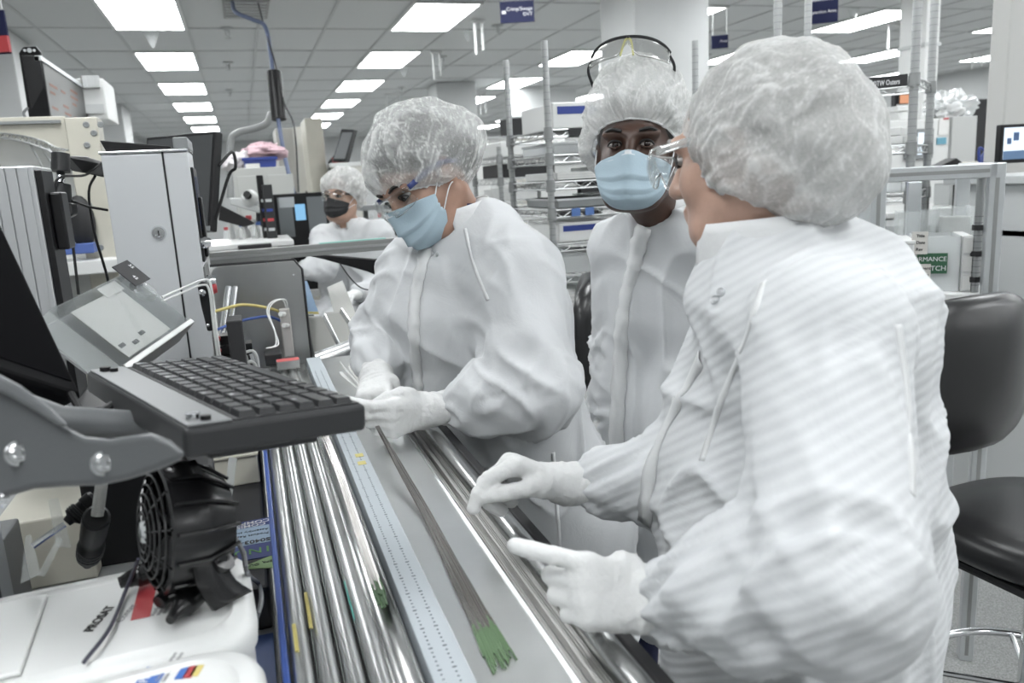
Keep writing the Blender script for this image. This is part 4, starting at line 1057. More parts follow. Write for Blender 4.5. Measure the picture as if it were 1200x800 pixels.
t1, W1 = tub('wipe_tub', -.205, .915, .325, .235, .910, 1.100, .06, 'white lidded wipe tub with black lettering and a red band, fan standing on it')
za = 1.0972
MB().box((-.145,-.085,0),(-.060,.085,.0055), np.array([[math.cos(.06),math.sin(.06),0],[-math.sin(.06),math.cos(.06),0],[0,0,1]]), W1(0,0,za)).build('flap', TUBW, t1, bevel=.004, seg=3)
rt = np.array([.30,.95,0]); ut = np.array([-.95,.30,0])
def tubtext(px, py, s_, size, m_, par, z, bold=0.0): return text('tub_print', s_, onz(px, py, z), rt, ut, size, m_, par, bold=bold)
tubtext(108,740,'PROSAT',.0145,INK,t1,za,.0004)
tubtext(143,729,'Contec',.0125,mat('grey_ink', (.30,.30,.31), .6),t1,za)
q0, q1 = onz(153,727,za), onz(165,680,za); dirr = _n(q1-q0); sde = np.array([dirr[1],-dirr[0],0])
MB().prism([q0, q0+dirr*.092, q0+dirr*.092+sde*.020, q0+sde*.020], (0,0,.0006)).build('red_band', REDP, t1)
for k, (px, py) in enumerate(((180,722),(187,721),(194,719),(202,717))): tubtext(px, py, 'sterile wipes use',.0085,mat('grey_ink',(.3,.3,.31),.6),t1,za)
t2, W2 = tub('wipe_tub', -.195, .655, .335, .235, .910, 1.112, .08, 'white lidded wipe tub with blue square and blue, red and yellow stripes')
zb = 1.1092
def patch(par, px, py, lx, ly, m_, nm, z=zb):
    c = onz(px, py, z); MB().prism([c, c+rt*ly, c+rt*ly-ut*lx, c-ut*lx], (0,0,.0006)).build(nm, m_, par)
patch(t2,155,806,.022,.032,mat('label_blue',(.05,.16,.52),.5),'blue_square')
text('tub_print', 'PRO', onz(172,801,zb)+np.array([0,0,.0006]), rt, ut, .012, WINK, t2)
for k, (px, py) in enumerate(((204,796),(213,795),(221,793))): patch(t2,px,py,.0085,.022,(mat('label_blue',(.05,.16,.52),.5),REDP,mat('label_yellow',(.80,.66,.22),.5))[k],'stripe')
for k in range(2): text('tub_print', 'clean room wipes', onz(185+8*k,799,zb), rt, ut, .0065, mat('grey_ink',(.3,.3,.31),.6), t2)
# desk fan on the tub
FANB = mat('fan_black', (.010,.010,.011), .25, bump=.03, bscale=60)
fan = empty('desk_fan', P(215,700,.90), 'small black desk fan with ring grille and curved foot standing on the white tub', 'fan')
fc = P(203,618,.905); fx = cdir(-.80,-.02,.60); FR = axes(fx, (0,0,1))
E1, E2 = FR[0], FR[1]
def ringp(r, h, n=36): return [fc + fx*h + (E1*math.cos(2*math.pi*k/n)+E2*math.sin(2*math.pi*k/n))*r for k in range(n)]
MB().lathe(fc, fx, [(.030,-.060),(.050,-.056),(.060,-.040),(.071,-.020),(.073,.016),(.069,.018),(.069,-.012),(.03,-.018),(0,-.018)], 40).build('shroud', FANB, fan, smooth=True)
for r, h in ((.062,.022),(.052,.026),(.042,.029),(.032,.031),(.022,.032)): MB().tube(ringp(r, h), .0016, n=6, closed=True).build('grille_ring', FANB, fan, smooth=True)
for k in range(10):
    q = 2*math.pi*k/10; d = E1*math.cos(q)+E2*math.sin(q); MB().tube([fc+d*.012+fx*.032, fc+d*.042+fx*.029, fc+d*.070+fx*.018], .0014, n=6).build('grille_spoke', FANB, fan, smooth=True)
MB().lathe(fc, fx, [(0,.036),(.010,.035),(.015,.031),(.015,.026)], 24).build('badge', CHROME, fan, smooth=True)
for k in range(5):
    q = 2*math.pi*k/5; d = E1*math.cos(q)+E2*math.sin(q); d2 = -E1*math.sin(q)+E2*math.cos(q)
    b = MB(); b.add([fc+d*.012+fx*.006, fc+d*.012-fx*.008+d2*.010, fc+d*.060-fx*.010+d2*.030, fc+d*.062+fx*.012-d2*.008, fc+d*.060+d2*.012+fx*.001], [(0,1,4),(1,2,4),(0,4,3)]); o = b.build('blade', CHAR, fan)
    sm = o.modifiers.new('thickness', 'SOLIDIFY'); sm.thickness = .0015
for k in range(14):
    q = 2*math.pi*k/14; d = E1*math.cos(q)+E2*math.sin(q); MB().tube([fc+d*.0745+fx*.012, fc+d*.0735-fx*.020, fc+d*.062-fx*.042, fc+d*.050-fx*.060], .0022, n=6).build('housing_rib', FANB, fan, smooth=True)
zt = 1.103
pl = [P(228,538,.885), P(246,560,.885), P(262,612,.880)]; feet = [onz(292,690,zt), onz(262,706,zt)]
st = [P(226,540,.90), P(246,575,.90), P(258,630,.895), P(268,672,.89)]
w_ = np.array([.035,.05,0]); w_ = fx*-.030
MB().grid([[p + cdir(.0,0,.0001)*0 for p in bez(st+[onz(292,692,zt)],16)], [p + cdir(-.6,-.1,.8)*.040 for p in bez(st+[onz(285,700,zt)],16)]]).build('stand', FANB, fan, smooth=True, fix=False).modifiers.new('thickness','SOLIDIFY').thickness = .006
def foot(pts, r): MB().tube(bez(pts, 18), r, n=10).build('foot', FANB, fan, smooth=True)
foot([P(262,655,.885), onz(235,690,zt+.014), onz(212,712,zt+.009), onz(199,727,zt+.007)], [.014]*12+[.011,.009,.008,.007,.006,.006,.005])
foot([P(258,640,.89), onz(225,672,zt+.018), onz(203,690,zt+.012), onz(186,706,zt+.008)], [.014]*12+[.012,.010,.010,.009,.008,.008,.008])
foot([P(240,640,.90), onz(180,668,zt+.016), onz(158,676,zt+.010), onz(140,683,zt+.007)], [.013]*12+[.011,.010,.010,.009,.008,.007,.007])
MB().tube(bez([P(162,655,.90), onz(148,690,zt+.004), onz(129,735,zt+.003), onz(98,776,zt+.004)], 20), .0022, n=7).build('power_cord', mat('cord_dark', (.06,.06,.09), .5), fan, smooth=True)
setp(MB().tube(bez([P(262,610,.95), P(284,645,.96), P(290,672,.97), onz(303,684,.978), P(306,705,.98), P(296,740,.97), onz(292,780,.915)], 30), .0030, n=8).build('grey_cable', mat('cord_grey', (.20,.21,.22), .5)), 'thin grey cable looping down beside the fan', 'cable')
# small gear behind the arm
gd = empty('grey_housing', P(5,640,.78), 'pale grey housing with a black side strip under the curved arm', 'device')
MB().box((-.47,1.045,.905),(-.342,1.13,1.175)).build('body', mat('pale_grey_plastic', (.42,.44,.45), .4), gd, bevel=.012, seg=3)
MB().box((-.342,1.043,.93),(-.336,1.06,1.182)).build('side_strip', BLACK, gd, bevel=.003)
def px_tube(name, pts, r, m_, label, cat, n=10): return setp(MB().tube(bez(pts, 16), r, n=n).build(name, m_, smooth=True), label, cat)
def plug(name, a, b, r, label):
    e = empty(name, a, label, 'connector'); a = np.array(a); b = np.array(b); d = _n(b-a); Ln = np.linalg.norm(b-a)
    MB().lathe(a, d, [(0,0),(r*.8,0),(r,.004),(r,Ln*.35),(r*.85,Ln*.38),(r*.85,Ln*.5),(r*1.05,Ln*.53),(r*1.05,Ln*.8),(r*.6,Ln*.86),(r*.5,Ln),(0,Ln)], 18).build('body', BLACK, e, smooth=True, angle=25)
    for k in range(3): MB().tube([a + d*Ln*(.58+.07*k) + (axes(d,(0,0,1))[0]*math.cos(q)+axes(d,(0,0,1))[1]*math.sin(q))*r*1.05 for q in np.linspace(0,2*math.pi,16,endpoint=False)], r*.09, n=5, closed=True).build('grip_ring', CHAR, e, smooth=True)
    return e
plug('cable_connector', P(112,582,1.10), P(78,612,1.08), .013, 'black ribbed cable connector slanting behind the clear plastic strips')
MB().tube(bez([P(76,614,1.08), P(58,626,1.07), P(38,640,1.06)],8), .0045, n=8).build('lead', CHROME, bpy.data.objects['cable_connector'], smooth=True)
plug('cable_connector', P(113,606,1.02), onz(103,660,.99), .017, 'fat upright black ribbed connector under a braided sleeve')
px_tube('braided_sleeve', [P(122,545,1.02), P(118,575,1.02), P(114,604,1.02)], .0075, mat('braid', (.42,.42,.40), .6, bump=.4, bscale=300), 'grey braided cable sleeve dropping to the fat connector', 'cable')
def strip(px, wd, label):
    p = [np.array(q) for q in px]; e = setp(MB().prism(p, _n(ray(60,620))*.004).build('clear_strip', CLEARH), label, 'plastic strip'); return e
strip([P(56,585,1.0),P(68,583,1.0),P(84,642,.98),P(66,640,.98)], 0, 'short clear plastic strip leaning beside the slanted connector')
strip([P(68,628,.96),P(74,632,.96),P(52,676,.95),P(44,674,.95)], 0, 'narrow clear plastic strip leaning on the tub rim')
strip([P(30,628,.93),P(36,626,.93),P(48,672,.93),P(24,684,.93)], 0, 'clear plastic wedge standing beside the grey housing')
setp(MB().box((-.46,1.46,.905),(-.315,1.66,1.03)).build('beige_box', BEIGE, bevel=.004), 'plain beige carton standing behind the fan', 'box')
setp(MB().box((-.52,1.05,.905),(-.40,1.40,1.06)).build('steel_box', mat('mid_grey_box', (.16,.165,.17), .4), bevel=.004), 'dark grey sheet metal box behind the grey housing', 'box')
pb = setp(MB().box((-.135,1.30,.975),(-.095,1.37,1.130)).build('power_brick', BLACK, bevel=.006), 'black power brick standing upright behind the fan', 'power adapter')
setp(MB().prism([P(268,535,1.28),P(278,537,1.28),P(270,598,1.27),P(262,600,1.27)], ray(270,560)*.02).build('clear_pouch', BAG), 'crumpled clear plastic pouch beside the power brick', 'pouch')
pf = empty('beige_profile', (-.05,1.72,.975), 'beige enamelled steel profile lying on the black case under the keyboard', 'profile')
MB().box((-.16,1.62,.975),(-.030,1.745,1.035)).build('body', BEIGE, pf, bevel=.003)
MB().box((-.16,1.615,1.035),(-.028,1.75,1.040)).build('lip', BEIGE, pf, bevel=.001)

# ------------------------------------------------------------------ grey machine enclosure
EY = 1.97; e0 = ony(117,178,EY); e1 = ony(219,174,EY); es = ony(190,174,EY); ztop = e0[2]
EX0, EX1 = float(e0[0]), float(e1[0]); EYB = EY + .20
ENC = mat('enclosure_grey', (.76,.78,.80), .42, metal=.2, bump=.03, bscale=40, aniso=(30,30,.6))
en = empty('machine_enclosure', ((EX0+EX1)/2, EY+.1, .905), 'tall light grey metal machine enclosure with round lock and side controls', 'enclosure')
MB().box((EX0,EY+.004,.905),(EX1,EYB,ztop-.004)).build('body', ENC, en, bevel=.003)
MB().box((EX0+.001,EY-.004,.94),(float(es[0])-.003,EY+.004,ztop-.008)).build('door', ENC, en, bevel=.002)
MB().box((float(es[0])-.003,EY-.0005,.94),(float(es[0])+.001,EY+.004,ztop-.004)).build('door_gap', BLACKM, en)
MB().box((float(es[0])+.001,EY-.004,.94),(EX1,EY+.004,ztop-.008)).build('frame_strip', ENC, en, bevel=.002)
MB().box((EX0-.003,EY-.007,ztop-.006),(EX1+.002,EYB+.003,ztop)).build('lid_trim', CHROME, en, bevel=.0015)
MB().box((EX1-.028,EY+.002,ztop),(EX1+.003,EYB,ztop+.026)).build('top_rail', ALUP, en, bevel=.003)
lk = ony(186,273,EY-.004)
o = MB().lathe(lk, (0,-1,0), [(0,.004),(.0075,.004),(.008,.0065),(.0135,.0065),(.0155,.003),(.0165,0)], 28).build('lock', CHROME, en, smooth=True, angle=25)
MB().box((lk[0]-.0012,lk[1]-.0052,lk[2]-.0055),(lk[0]+.0012,lk[1]-.0035,lk[2]+.0055)).build('key_slot', BLACKM, o)
MB().box((EX1,EY+.03,1.40),(EX1+.006,EYB-.03,ztop-.04)).build('window_frame', CHAR, en, bevel=.002)
MB().box((EX1+.006,EY+.045,1.47),(EX1+.007,EYB-.045,ztop-.06)).build('window_pane', mat('panel_blue', (.05,.07,.16), .2), en)
MB().box((EX1+.006,EY+.05,1.41),(EX1+.014,EYB-.09,1.55)).build('handle', BLACK, en, bevel=.003)
for z, m_ in ((1.445,CHROME),(1.355,CHROME),(1.335,REDP)):
    MB().lathe((EX1+.002,EY+.03,z), (1,0,0), [(.014,0),(.014,.010),(.012,.014),(.009,.022),(0,.022)], 22).build('push_button', m_, en, smooth=True, angle=30)
MB().box((EX1,EY+.012,.97),(EX1+.004,EYB-.01,1.39)).build('side_plate', STEELD, en)
setp(MB().prism([(EX0+.01,EY+.02,ztop+.0005),(EX1-.035,EY+.02,ztop+.0005),(EX1-.035,EY+.02,ztop+.008),(EX0+.0,EY+.02,ztop+.026)], (0,.13,0)).build('flat_keyboard', BLACK, bevel=.002), 'flat black wedge keyboard lying on top of the grey enclosure', 'keyboard')
# monitor behind the enclosure
mTL, mTR, mBR = P(170,146,2.46), P(253,153,2.36), P(262,268,2.33)
mx = _n(np.array([mTR[0]-mTL[0], mTR[1]-mTL[1], 0])); mu = _n(mTR-mBR); mu = _n(mu - mx*np.dot(mu, mx)); mn = np.cross(mx, mu)
wM = float(np.linalg.norm(mTR-mTL)); hM = float(np.linalg.norm(mTR-mBR)); OR = np.array([mx, mu, mn])
m2 = empty('monitor', (mBR[0]-.1,mBR[1]+.05,.905), 'dark flat monitor on a stand behind the grey enclosure', 'monitor')
MB().box((-wM,-hM,-.03),(0,0,0), OR, mTR).build('housing', BLACK, m2, bevel=.004)
MB().box((-wM+.010,-hM+.016,0),(-.010,-.010,.0012), OR, mTR).build('screen', mat('grey_dark_screen', (.055,.058,.06), .35), m2)
MB().box((-wM,-hM,0),(0,-hM+.014,.003), OR, mTR).build('chin_bezel', ALUP, m2)
MB().tube(bez([mTR - mn*.02 - mu*.10, P(272,178,2.42), P(276,196,2.42), P(268,206,2.42), mTR - mn*.02 - mu*.26],20), .005, n=8).build('cable', BLACK, m2, smooth=True)
MB().tube([mTR - mx*.09 - mu*hM*.75 - mn*.03, mTR - mx*.12 - mu*hM*1.0 - mn*.05, (mTR[0]-.15,mTR[1]+.05,.93)], .017, n=10).build('stand', BLACK, m2, smooth=True)
MB().cyl((mTR[0]-.15,mTR[1]+.05,.905),(mTR[0]-.15,mTR[1]+.05,.925), .07, n=28).build('foot', BLACK, m2, smooth=True)
# ribbed aluminium cabinet with a monitor arm
AY = 1.72; a0 = ony(-30,200,AY); a1 = ony(38,194,AY); az = float(a1[2]); ax0, ax1 = float(a0[0]), float(a1[0])
ac = empty('aluminium_cabinet', ((ax0+ax1)/2, AY+.1, .905), 'ribbed aluminium profile cabinet with black hinge plate beside the grey enclosure', 'cabinet')
RIB = mat('ribbed_alu', (.46,.47,.48), .40, metal=.5)
MB().box((ax0,AY,.905),(ax1,AY+.16,az)).build('body', RIB, ac, bevel=.003)
nrib = 5
for k in range(nrib):
    x = ax0 + (ax1-ax0)*(k+.5)/nrib; MB().box((x-.0165,AY-.004,.92),(x+.0005,AY,az-.002)).build('rib', RIB, ac, bevel=.001)
MB().box((ax1,AY+.004,1.10),(ax1+.012,AY+.10,az-.008)).build('hinge_plate', BLACK, ac, bevel=.002)
ma = empty('swing_arm', P(70,215,1.78), 'black jointed swing arm with cables between the aluminium cabinet and grey enclosure', 'monitor arm')
j1a, j1b = P(71,180,1.82), P(71,201,1.82); j2a, j2b = P(71,216,1.80), P(71,238,1.80)
MB().cyl(j1a, j1b, .019, .020, n=24).build('upper_joint', CHAR, ma, smooth=True); MB().cyl(j2a, j2b, .021, .024, n=24).build('lower_joint', CHAR, ma, smooth=True)
MB().cyl(j1b, j2a, .009, n=12).build('pin', CHROME, ma, smooth=True)
MB().prism([P(80,182,1.83),P(100,183,1.90),P(120,190,1.96),P(122,208,1.96),P(100,203,1.90),P(82,200,1.83)], (0,.035,0)).build('arm', BLACK, ma, bevel=.006)
MB().prism([P(46,236,1.74),P(84,238,1.76),P(86,252,1.76),P(70,260,1.75),P(50,268,1.74),P(44,262,1.74)], (0,.06,0)).build('bracket', BLACK, ma, bevel=.005)
MB().box((ax1+.012,AY+.03,az-.16),(ax1+.034,AY+.09,az-.05)).build('hinge_block', BLACK, ma, bevel=.004)
for k, pts in enumerate(([P(120,190,1.94),P(100,205,1.9),P(70,208,1.78),P(58,230,1.77)], [P(112,205,1.95),P(104,225,1.9),P(110,270,1.88),P(124,318,1.86),P(130,345,1.86)], [P(76,255,1.78),P(84,280,1.8),P(88,310,1.8),P(92,345,1.8)], [P(76,255,1.78),P(72,280,1.8),P(66,310,1.8),P(64,345,1.8)], [P(84,235,1.8),P(104,242,1.86),P(126,246,1.9)])):
    MB().tube(bez(pts, 16), .0032 if k else .0028, n=7).build('cable', BLACK, ma, smooth=True)
# clear tilted cover with a sheet of paper
sc = .85; AC = CAM + (np.array([-.263,1.859,1.309])-CAM)*sc; AR = np.array([[.684,-.182,-.707],[.385,.912,.138],[.620,-.367,.694]]); AL, AW = .30*sc, .178*sc
cv = empty('clear_cover', AC - np.array([0,0,.2]), 'tilted clear acrylic cover with a paper sheet inside, beside the grey enclosure', 'cover')
def AQ(a, b, c): return AC + AR[0]*a + AR[1]*b + AR[2]*c
MB().box((-AW/2,-AL/2,-.003),(AW/2,AL/2,0), AR, AC).build('top_sheet', CLEAR, cv)
MB().box((-AW/2,-AL/2,-.05),(AW/2,-AL/2+.003,-.003), AR, AC).build('front_sheet', CLEARH, cv)
MB().box((-AW/2,AL/2-.003,-.05),(AW/2,AL/2,-.003), AR, AC).build('rear_sheet', CLEARH, cv)
MB().box((-AW/2,-AL/2+.003,-.05),(-AW/2+.003,AL/2-.003,-.003), AR, AC).build('upper_sheet', CLEARH, cv)
MB().box((AW/2-.006,-AL/2,-.055),(AW/2+.006,AL/2,.004), AR, AC).build('side_rail', STEELD, cv, bevel=.002)
MB().box((-AW/2,-AL/2,-.056),(AW/2,AL/2,-.052), AR, AC).build('back_plate', mat('cover_back', (.42,.43,.44), .4), cv)
pp = MB().box((-.058,-.082,-.010),(.062,.072,-.009), AR, AC).build('paper_sheet', PAPER, cv)
for k in range(3): MB().box((.034+.008*(k%2),-.075+.034*k,-.009),(.042+.008*(k%2),-.058+.034*k,-.0086), AR, AC).build('printed_block', mat('grey_print', (.12,.12,.13), .6), pp)
MB().box((-.074,.02,-.008),(-.050,.080,-.0072), AR, AC).build('paper_tag', PAPER, cv)
lbm = MB().box((-AW/2-.020,.095,.002),(-AW/2+.036,.150,.004), AR, AC+AR[0]*.0).build('black_plate', BLACKM, cv)
text('plate_print', '35', AQ(-AW/2-.010,.135,.0045), AR[0], AR[1], .012, WINK, lbm); text('plate_print', '45', AQ(-AW/2+.014,.112,.0045), AR[0], AR[1], .012, WINK, lbm)
MB().tube([AQ(-AW/2+.045+.022*math.cos(q),AL/2-.005+.022*math.sin(q),-.01) for q in np.linspace(0,2*math.pi,24,endpoint=False)], .006, n=8, closed=True).build('clear_ring', CLEARH, cv, smooth=True)
MB().box((-.33,1.50,.905),(-.17,1.72,1.20)).build('base_housing', BLACK, cv, bevel=.006)
MB().cyl(AQ(0,0,-.054), (-.25,1.61,1.19), .02, n=14).build('tilt_post', CHAR, cv, smooth=True)
# black link and bent white tubes
lkb = empty('link_arm', P(241,362,1.80), 'black link plate with two bolts and bent white tubing beside the enclosure', 'bracket')
MB().prism([P(a, b, 1.80) for a, b in ((231,334),(236,330),(242,331),(246,336),(252,384),(248,388),(243,388),(236,360))], (0,.012,0)).build('link_plate', BLACK, lkb, bevel=.003)
for px, py, r in ((237,343,.008),(244,381,.004)):
    MB().lathe(P(px,py,1.795), (0,-1,0), [(0,.001),(r*.45,.001),(r*.5,.004),(r,.003),(r*1.1,0)], 18).build('bolt', CHROME, lkb, smooth=True)
for k, of in enumerate(((0,0),(-2,6))):
    MB().tube(bez([P(190+of[0],348+of[1],1.70),P(215+of[0],337+of[1],1.74),P(238+of[0],328+of[1],1.77),P(247+of[0],334+of[1],1.78),P(252+of[0],375+of[1],1.80),P(258+of[0],418+of[1],1.80)], 36), .0026, n=8).build('white_tube', WPLAST, lkb, smooth=True)
MB().box((-.062,1.76,.975),(-.030,1.84,1.29)).build('post', BLACKM, lkb, bevel=.003)

# ------------------------------------------------------------------ far end of the steel tray
ep = empty('end_panel', (.02,2.60,1.05), 'dull stainless steel end panel with rounded corners at the far end of the tray', 'panel')
PY = 2.56; pts = []
x0, x1, z0, z1, rr_ = -.115, .150, 1.00, 1.342, .03
for cx_, cz_, a0_ in ((x1-rr_, z1-rr_, 0), (x0+rr_, z1-rr_, 90)):
    for k in range(7):
        q = math.radians(a0_ + 15*k); pts.append((cx_+rr_*math.cos(q), PY, cz_+rr_*math.sin(q)))
pts += [(x0,PY,z0),(x1,PY,z0)]
MB().prism(pts, (0,.10,0)).build('panel_body', STEELD, ep, bevel=.003)
MB().tube([(x1+.003,PY+.002,1.02),(x1+.003,PY+.002,z1-.03),(x1-.02,PY+.002,z1+.002),(x0,PY+.002,z1+.003)], .004, n=8).build('edge_trim', BLACKM, ep, smooth=True)
for px, py in ((313,308),(344,322)):
    c = ony(px, py, PY); MB().lathe(c, (0,-1,0), [(0,.004),(.003,.004),(.004,0)], 10).build('screw', CHROME, ep, smooth=True)
gb = empty('profile_bar', (.15,2.60,1.37), 'long grey aluminium profile bar resting across the end panel', 'bar')
b0, b1 = ony(246,303,2.60), ony(462,285,2.60)
br = _n(b1-b0); brR = np.array([br, _n(np.cross((0,0,1), br)), np.cross(br, _n(np.cross((0,0,1), br)))])
LB = float(np.linalg.norm(b1-b0))
MB().box((0,-.018,-.018),(LB,.018,.018), brR, b0).build('extrusion', mat('bar_grey', (.26,.265,.26), .5), gb, bevel=.002)
MB().box((0,-.0195,-.004),(LB,-.0175,.004), brR, b0).build('slot', STEELD, gb)
MB().box((LB*.58,-.012,.018),(LB*.95,.010,.021), brR, b0).build('teal_strip', mat('teal_strip', (.25,.60,.52), .5), gb)
MB().box((.50,2.585,0),(.53,2.615,1.385)).build('post', ALUP, gb)
ba = empty('black_boom', P(400,310,2.75), 'black flat boom arm under the grey profile bar', 'boom')
MB().prism([P(344,296,2.78),P(450,304,2.70),P(456,328,2.70),P(430,318,2.72),P(380,304,2.76)], (0,.04,0)).build('boom_body', BLACK, ba, bevel=.004)
MB().box((.53,2.70,0),(.56,2.73,1.27)).build('post', BLACKM, ba)
MB().tube(bez([P(398,308,2.72),P(410,325,2.7),P(425,338,2.68),P(446,340,2.66)],14), .0022, n=6).build('cable', BLACK, ba, smooth=True)
rods = empty('guide_rods', (-.09,2.46,1.05), 'pair of bright steel guide rods leaning against the end panel', 'rods')
for px in (263,271): MB().cyl(ony(px-4,402,2.44), ony(px+5,336,2.50), .0095, n=16).build('rod', CHROME, rods, smooth=True)
pn = empty('pneumatic_block', (.10,2.48,1.06), 'grey valve block with fittings, yellow and blue hoses at the tray end', 'valve')
lo, hi = pxbox(329,362,341,394,2.48,.03); MB().box((lo[0],lo[1],1.055),hi).build('block', mat('valve_grey', (.50,.48,.46), .4), pn, bevel=.003)
for px, py, m_ in ((333,368,WPLAST),(337,381,WPLAST)): c = ony(px, py, 2.48); MB().cyl(c, c+np.array([-.012,-.03,.006]), .007, n=12).build('fitting', m_, pn, smooth=True)
MB().tube(bez([P(332,367,2.45),P(315,361,2.40),P(285,357,2.35),P(262,362,2.28),P(240,368,2.2)],20), .0045, n=8).build('yellow_hose', mat('hose_yellow', (.62,.52,.18), .45), pn, smooth=True)
MB().tube(bez([P(334,378,2.45),P(315,371,2.42),P(290,374,2.38),P(270,380,2.34),P(250,388,2.3)],20), .0042, n=8).build('blue_hose', mat('hose_blue', (.06,.12,.38), .45), pn, smooth=True)
for k in range(2): MB().tube(bez([P(337,372,2.44),P(332+k*3,352,2.42),P(318+k*3,354,2.40),P(313+k*2,366,2.38),P(322,388,2.36),P(326-k*3,404,2.34),P(312,408,2.32)],30), .0022, n=6).build('white_lead', WPLAST, pn, smooth=True)
MB().box((.010,2.40,1.05),(.058,2.47,1.085)).build('clamp', BLACKM, pn, bevel=.004)
tp = setp(MB().box((.040,2.335,1.048),(.105,2.375,1.072)).build('clamp_bar', STEELD, bevel=.002), 'steel clamp bar with a red label across the far tube ends', 'clamp')
MB().box((.041,2.3345,1.0725),(.104,2.3745,1.0732)).build('red_label', mat('red_label', (.58,.12,.12), .5), tp)
cb = empty('clamp_stack', P(278,412,1.95), 'stack of black clamps with red knobs and a silver cylinder beside the tray end', 'clamp')
for k, (x0_, y0_, x1_, y1_) in enumerate(((257,393,276,404),(254,404,296,414),(257,414,290,424),(262,424,302,436))):
    lo, hi = pxbox(x0_, y0_, x1_, y1_, 1.98+.01*k, .05); MB().box(lo, hi).build('clamp', BLACK, cb, bevel=.002)
for px, py in ((256,396),(257,410),(262,421)): c = ony(px, py, 1.975); MB().cyl(c, c+np.array([0,-.012,0]), .005, n=10).build('red_knob', REDP, cb, smooth=True)
MB().cyl(ony(292,414,1.96), ony(300,438,1.96), .011, n=14).build('silver_cylinder', CHROME, cb, smooth=True)
for k in range(2): MB().tube(bez([ony(286,413+13*k,1.95), ony(296,411+13*k,1.94), ony(301,418+13*k,1.94), ony(303,430+13*k,1.94)],10), .0035, n=7).build('white_hose', WPLAST, cb, smooth=True)
MB().box((-.10,1.96,.905),(-.03,2.06,1.10)).build('base', BLACKM, cb, bevel=.003)
# sheet chutes right of the panel
CHUTE = mat('chute_steel', (.40,.40,.38), .45, metal=.35)
ch_ = empty('sheet_chutes', P(400,380,2.6), 'bent sheet steel chutes beside the end panel', 'chute')
for k, q in enumerate(([(358,372),(378,372),(398,412),(372,428)], [(380,368),(398,366),(424,404),(402,410)])):
    MB().prism([P(a, b, 2.62 - .0008*(b-360)) for a, b in q], (0,.01,.004)).build('chute', CHUTE, ch_, bevel=.001)
    MB().prism([P(q[1][0], q[1][1], 2.62 - .0008*(q[1][1]-360)), P(q[2][0], q[2][1], 2.62 - .0008*(q[2][1]-360)), P(q[2][0]+2, q[2][1]-5, 2.62 - .0008*(q[2][1]-360)), P(q[1][0]+2, q[1][1]-5, 2.62 - .0008*(q[1][1]-360))], (.003,.002,0)).build('side_lip', STEEL, ch_)
MB().prism([P(384,340,2.9),P(402,332,2.9),P(418,372,2.75),P(396,384,2.75)], (0,.01,.01)).build('back_sheet', CHUTE, ch_)
MB().cyl(P(372,424,2.50), P(440,398,2.55), .032, n=24).build('cross_tube', STEEL, ch_, smooth=True)
for x in (.20,.46): MB().box((x-.015,2.64,0),(x+.015,2.67,1.02)).build('leg', ALUP, ch_)
bn = empty('blue_binder', P(366,350,2.8), 'blue folder with yellow lower edge propped beside the end panel', 'folder')
MB().prism([P(354,330,2.82),P(360,330,2.82),P(373,365,2.78),P(357,365,2.78)], (0,.02,0)).build('cover', mat('folder_blue', (.22,.34,.50), .5), bn)
MB().prism([P(357,365,2.78),P(373,365,2.78),P(374,368,2.78),P(357,368,2.78)], (0,.02,0)).build('yellow_edge', YEL, bn)
MB().box((.17,2.80,0),(.19,2.84,1.13)).build('support', ALUP, bn)
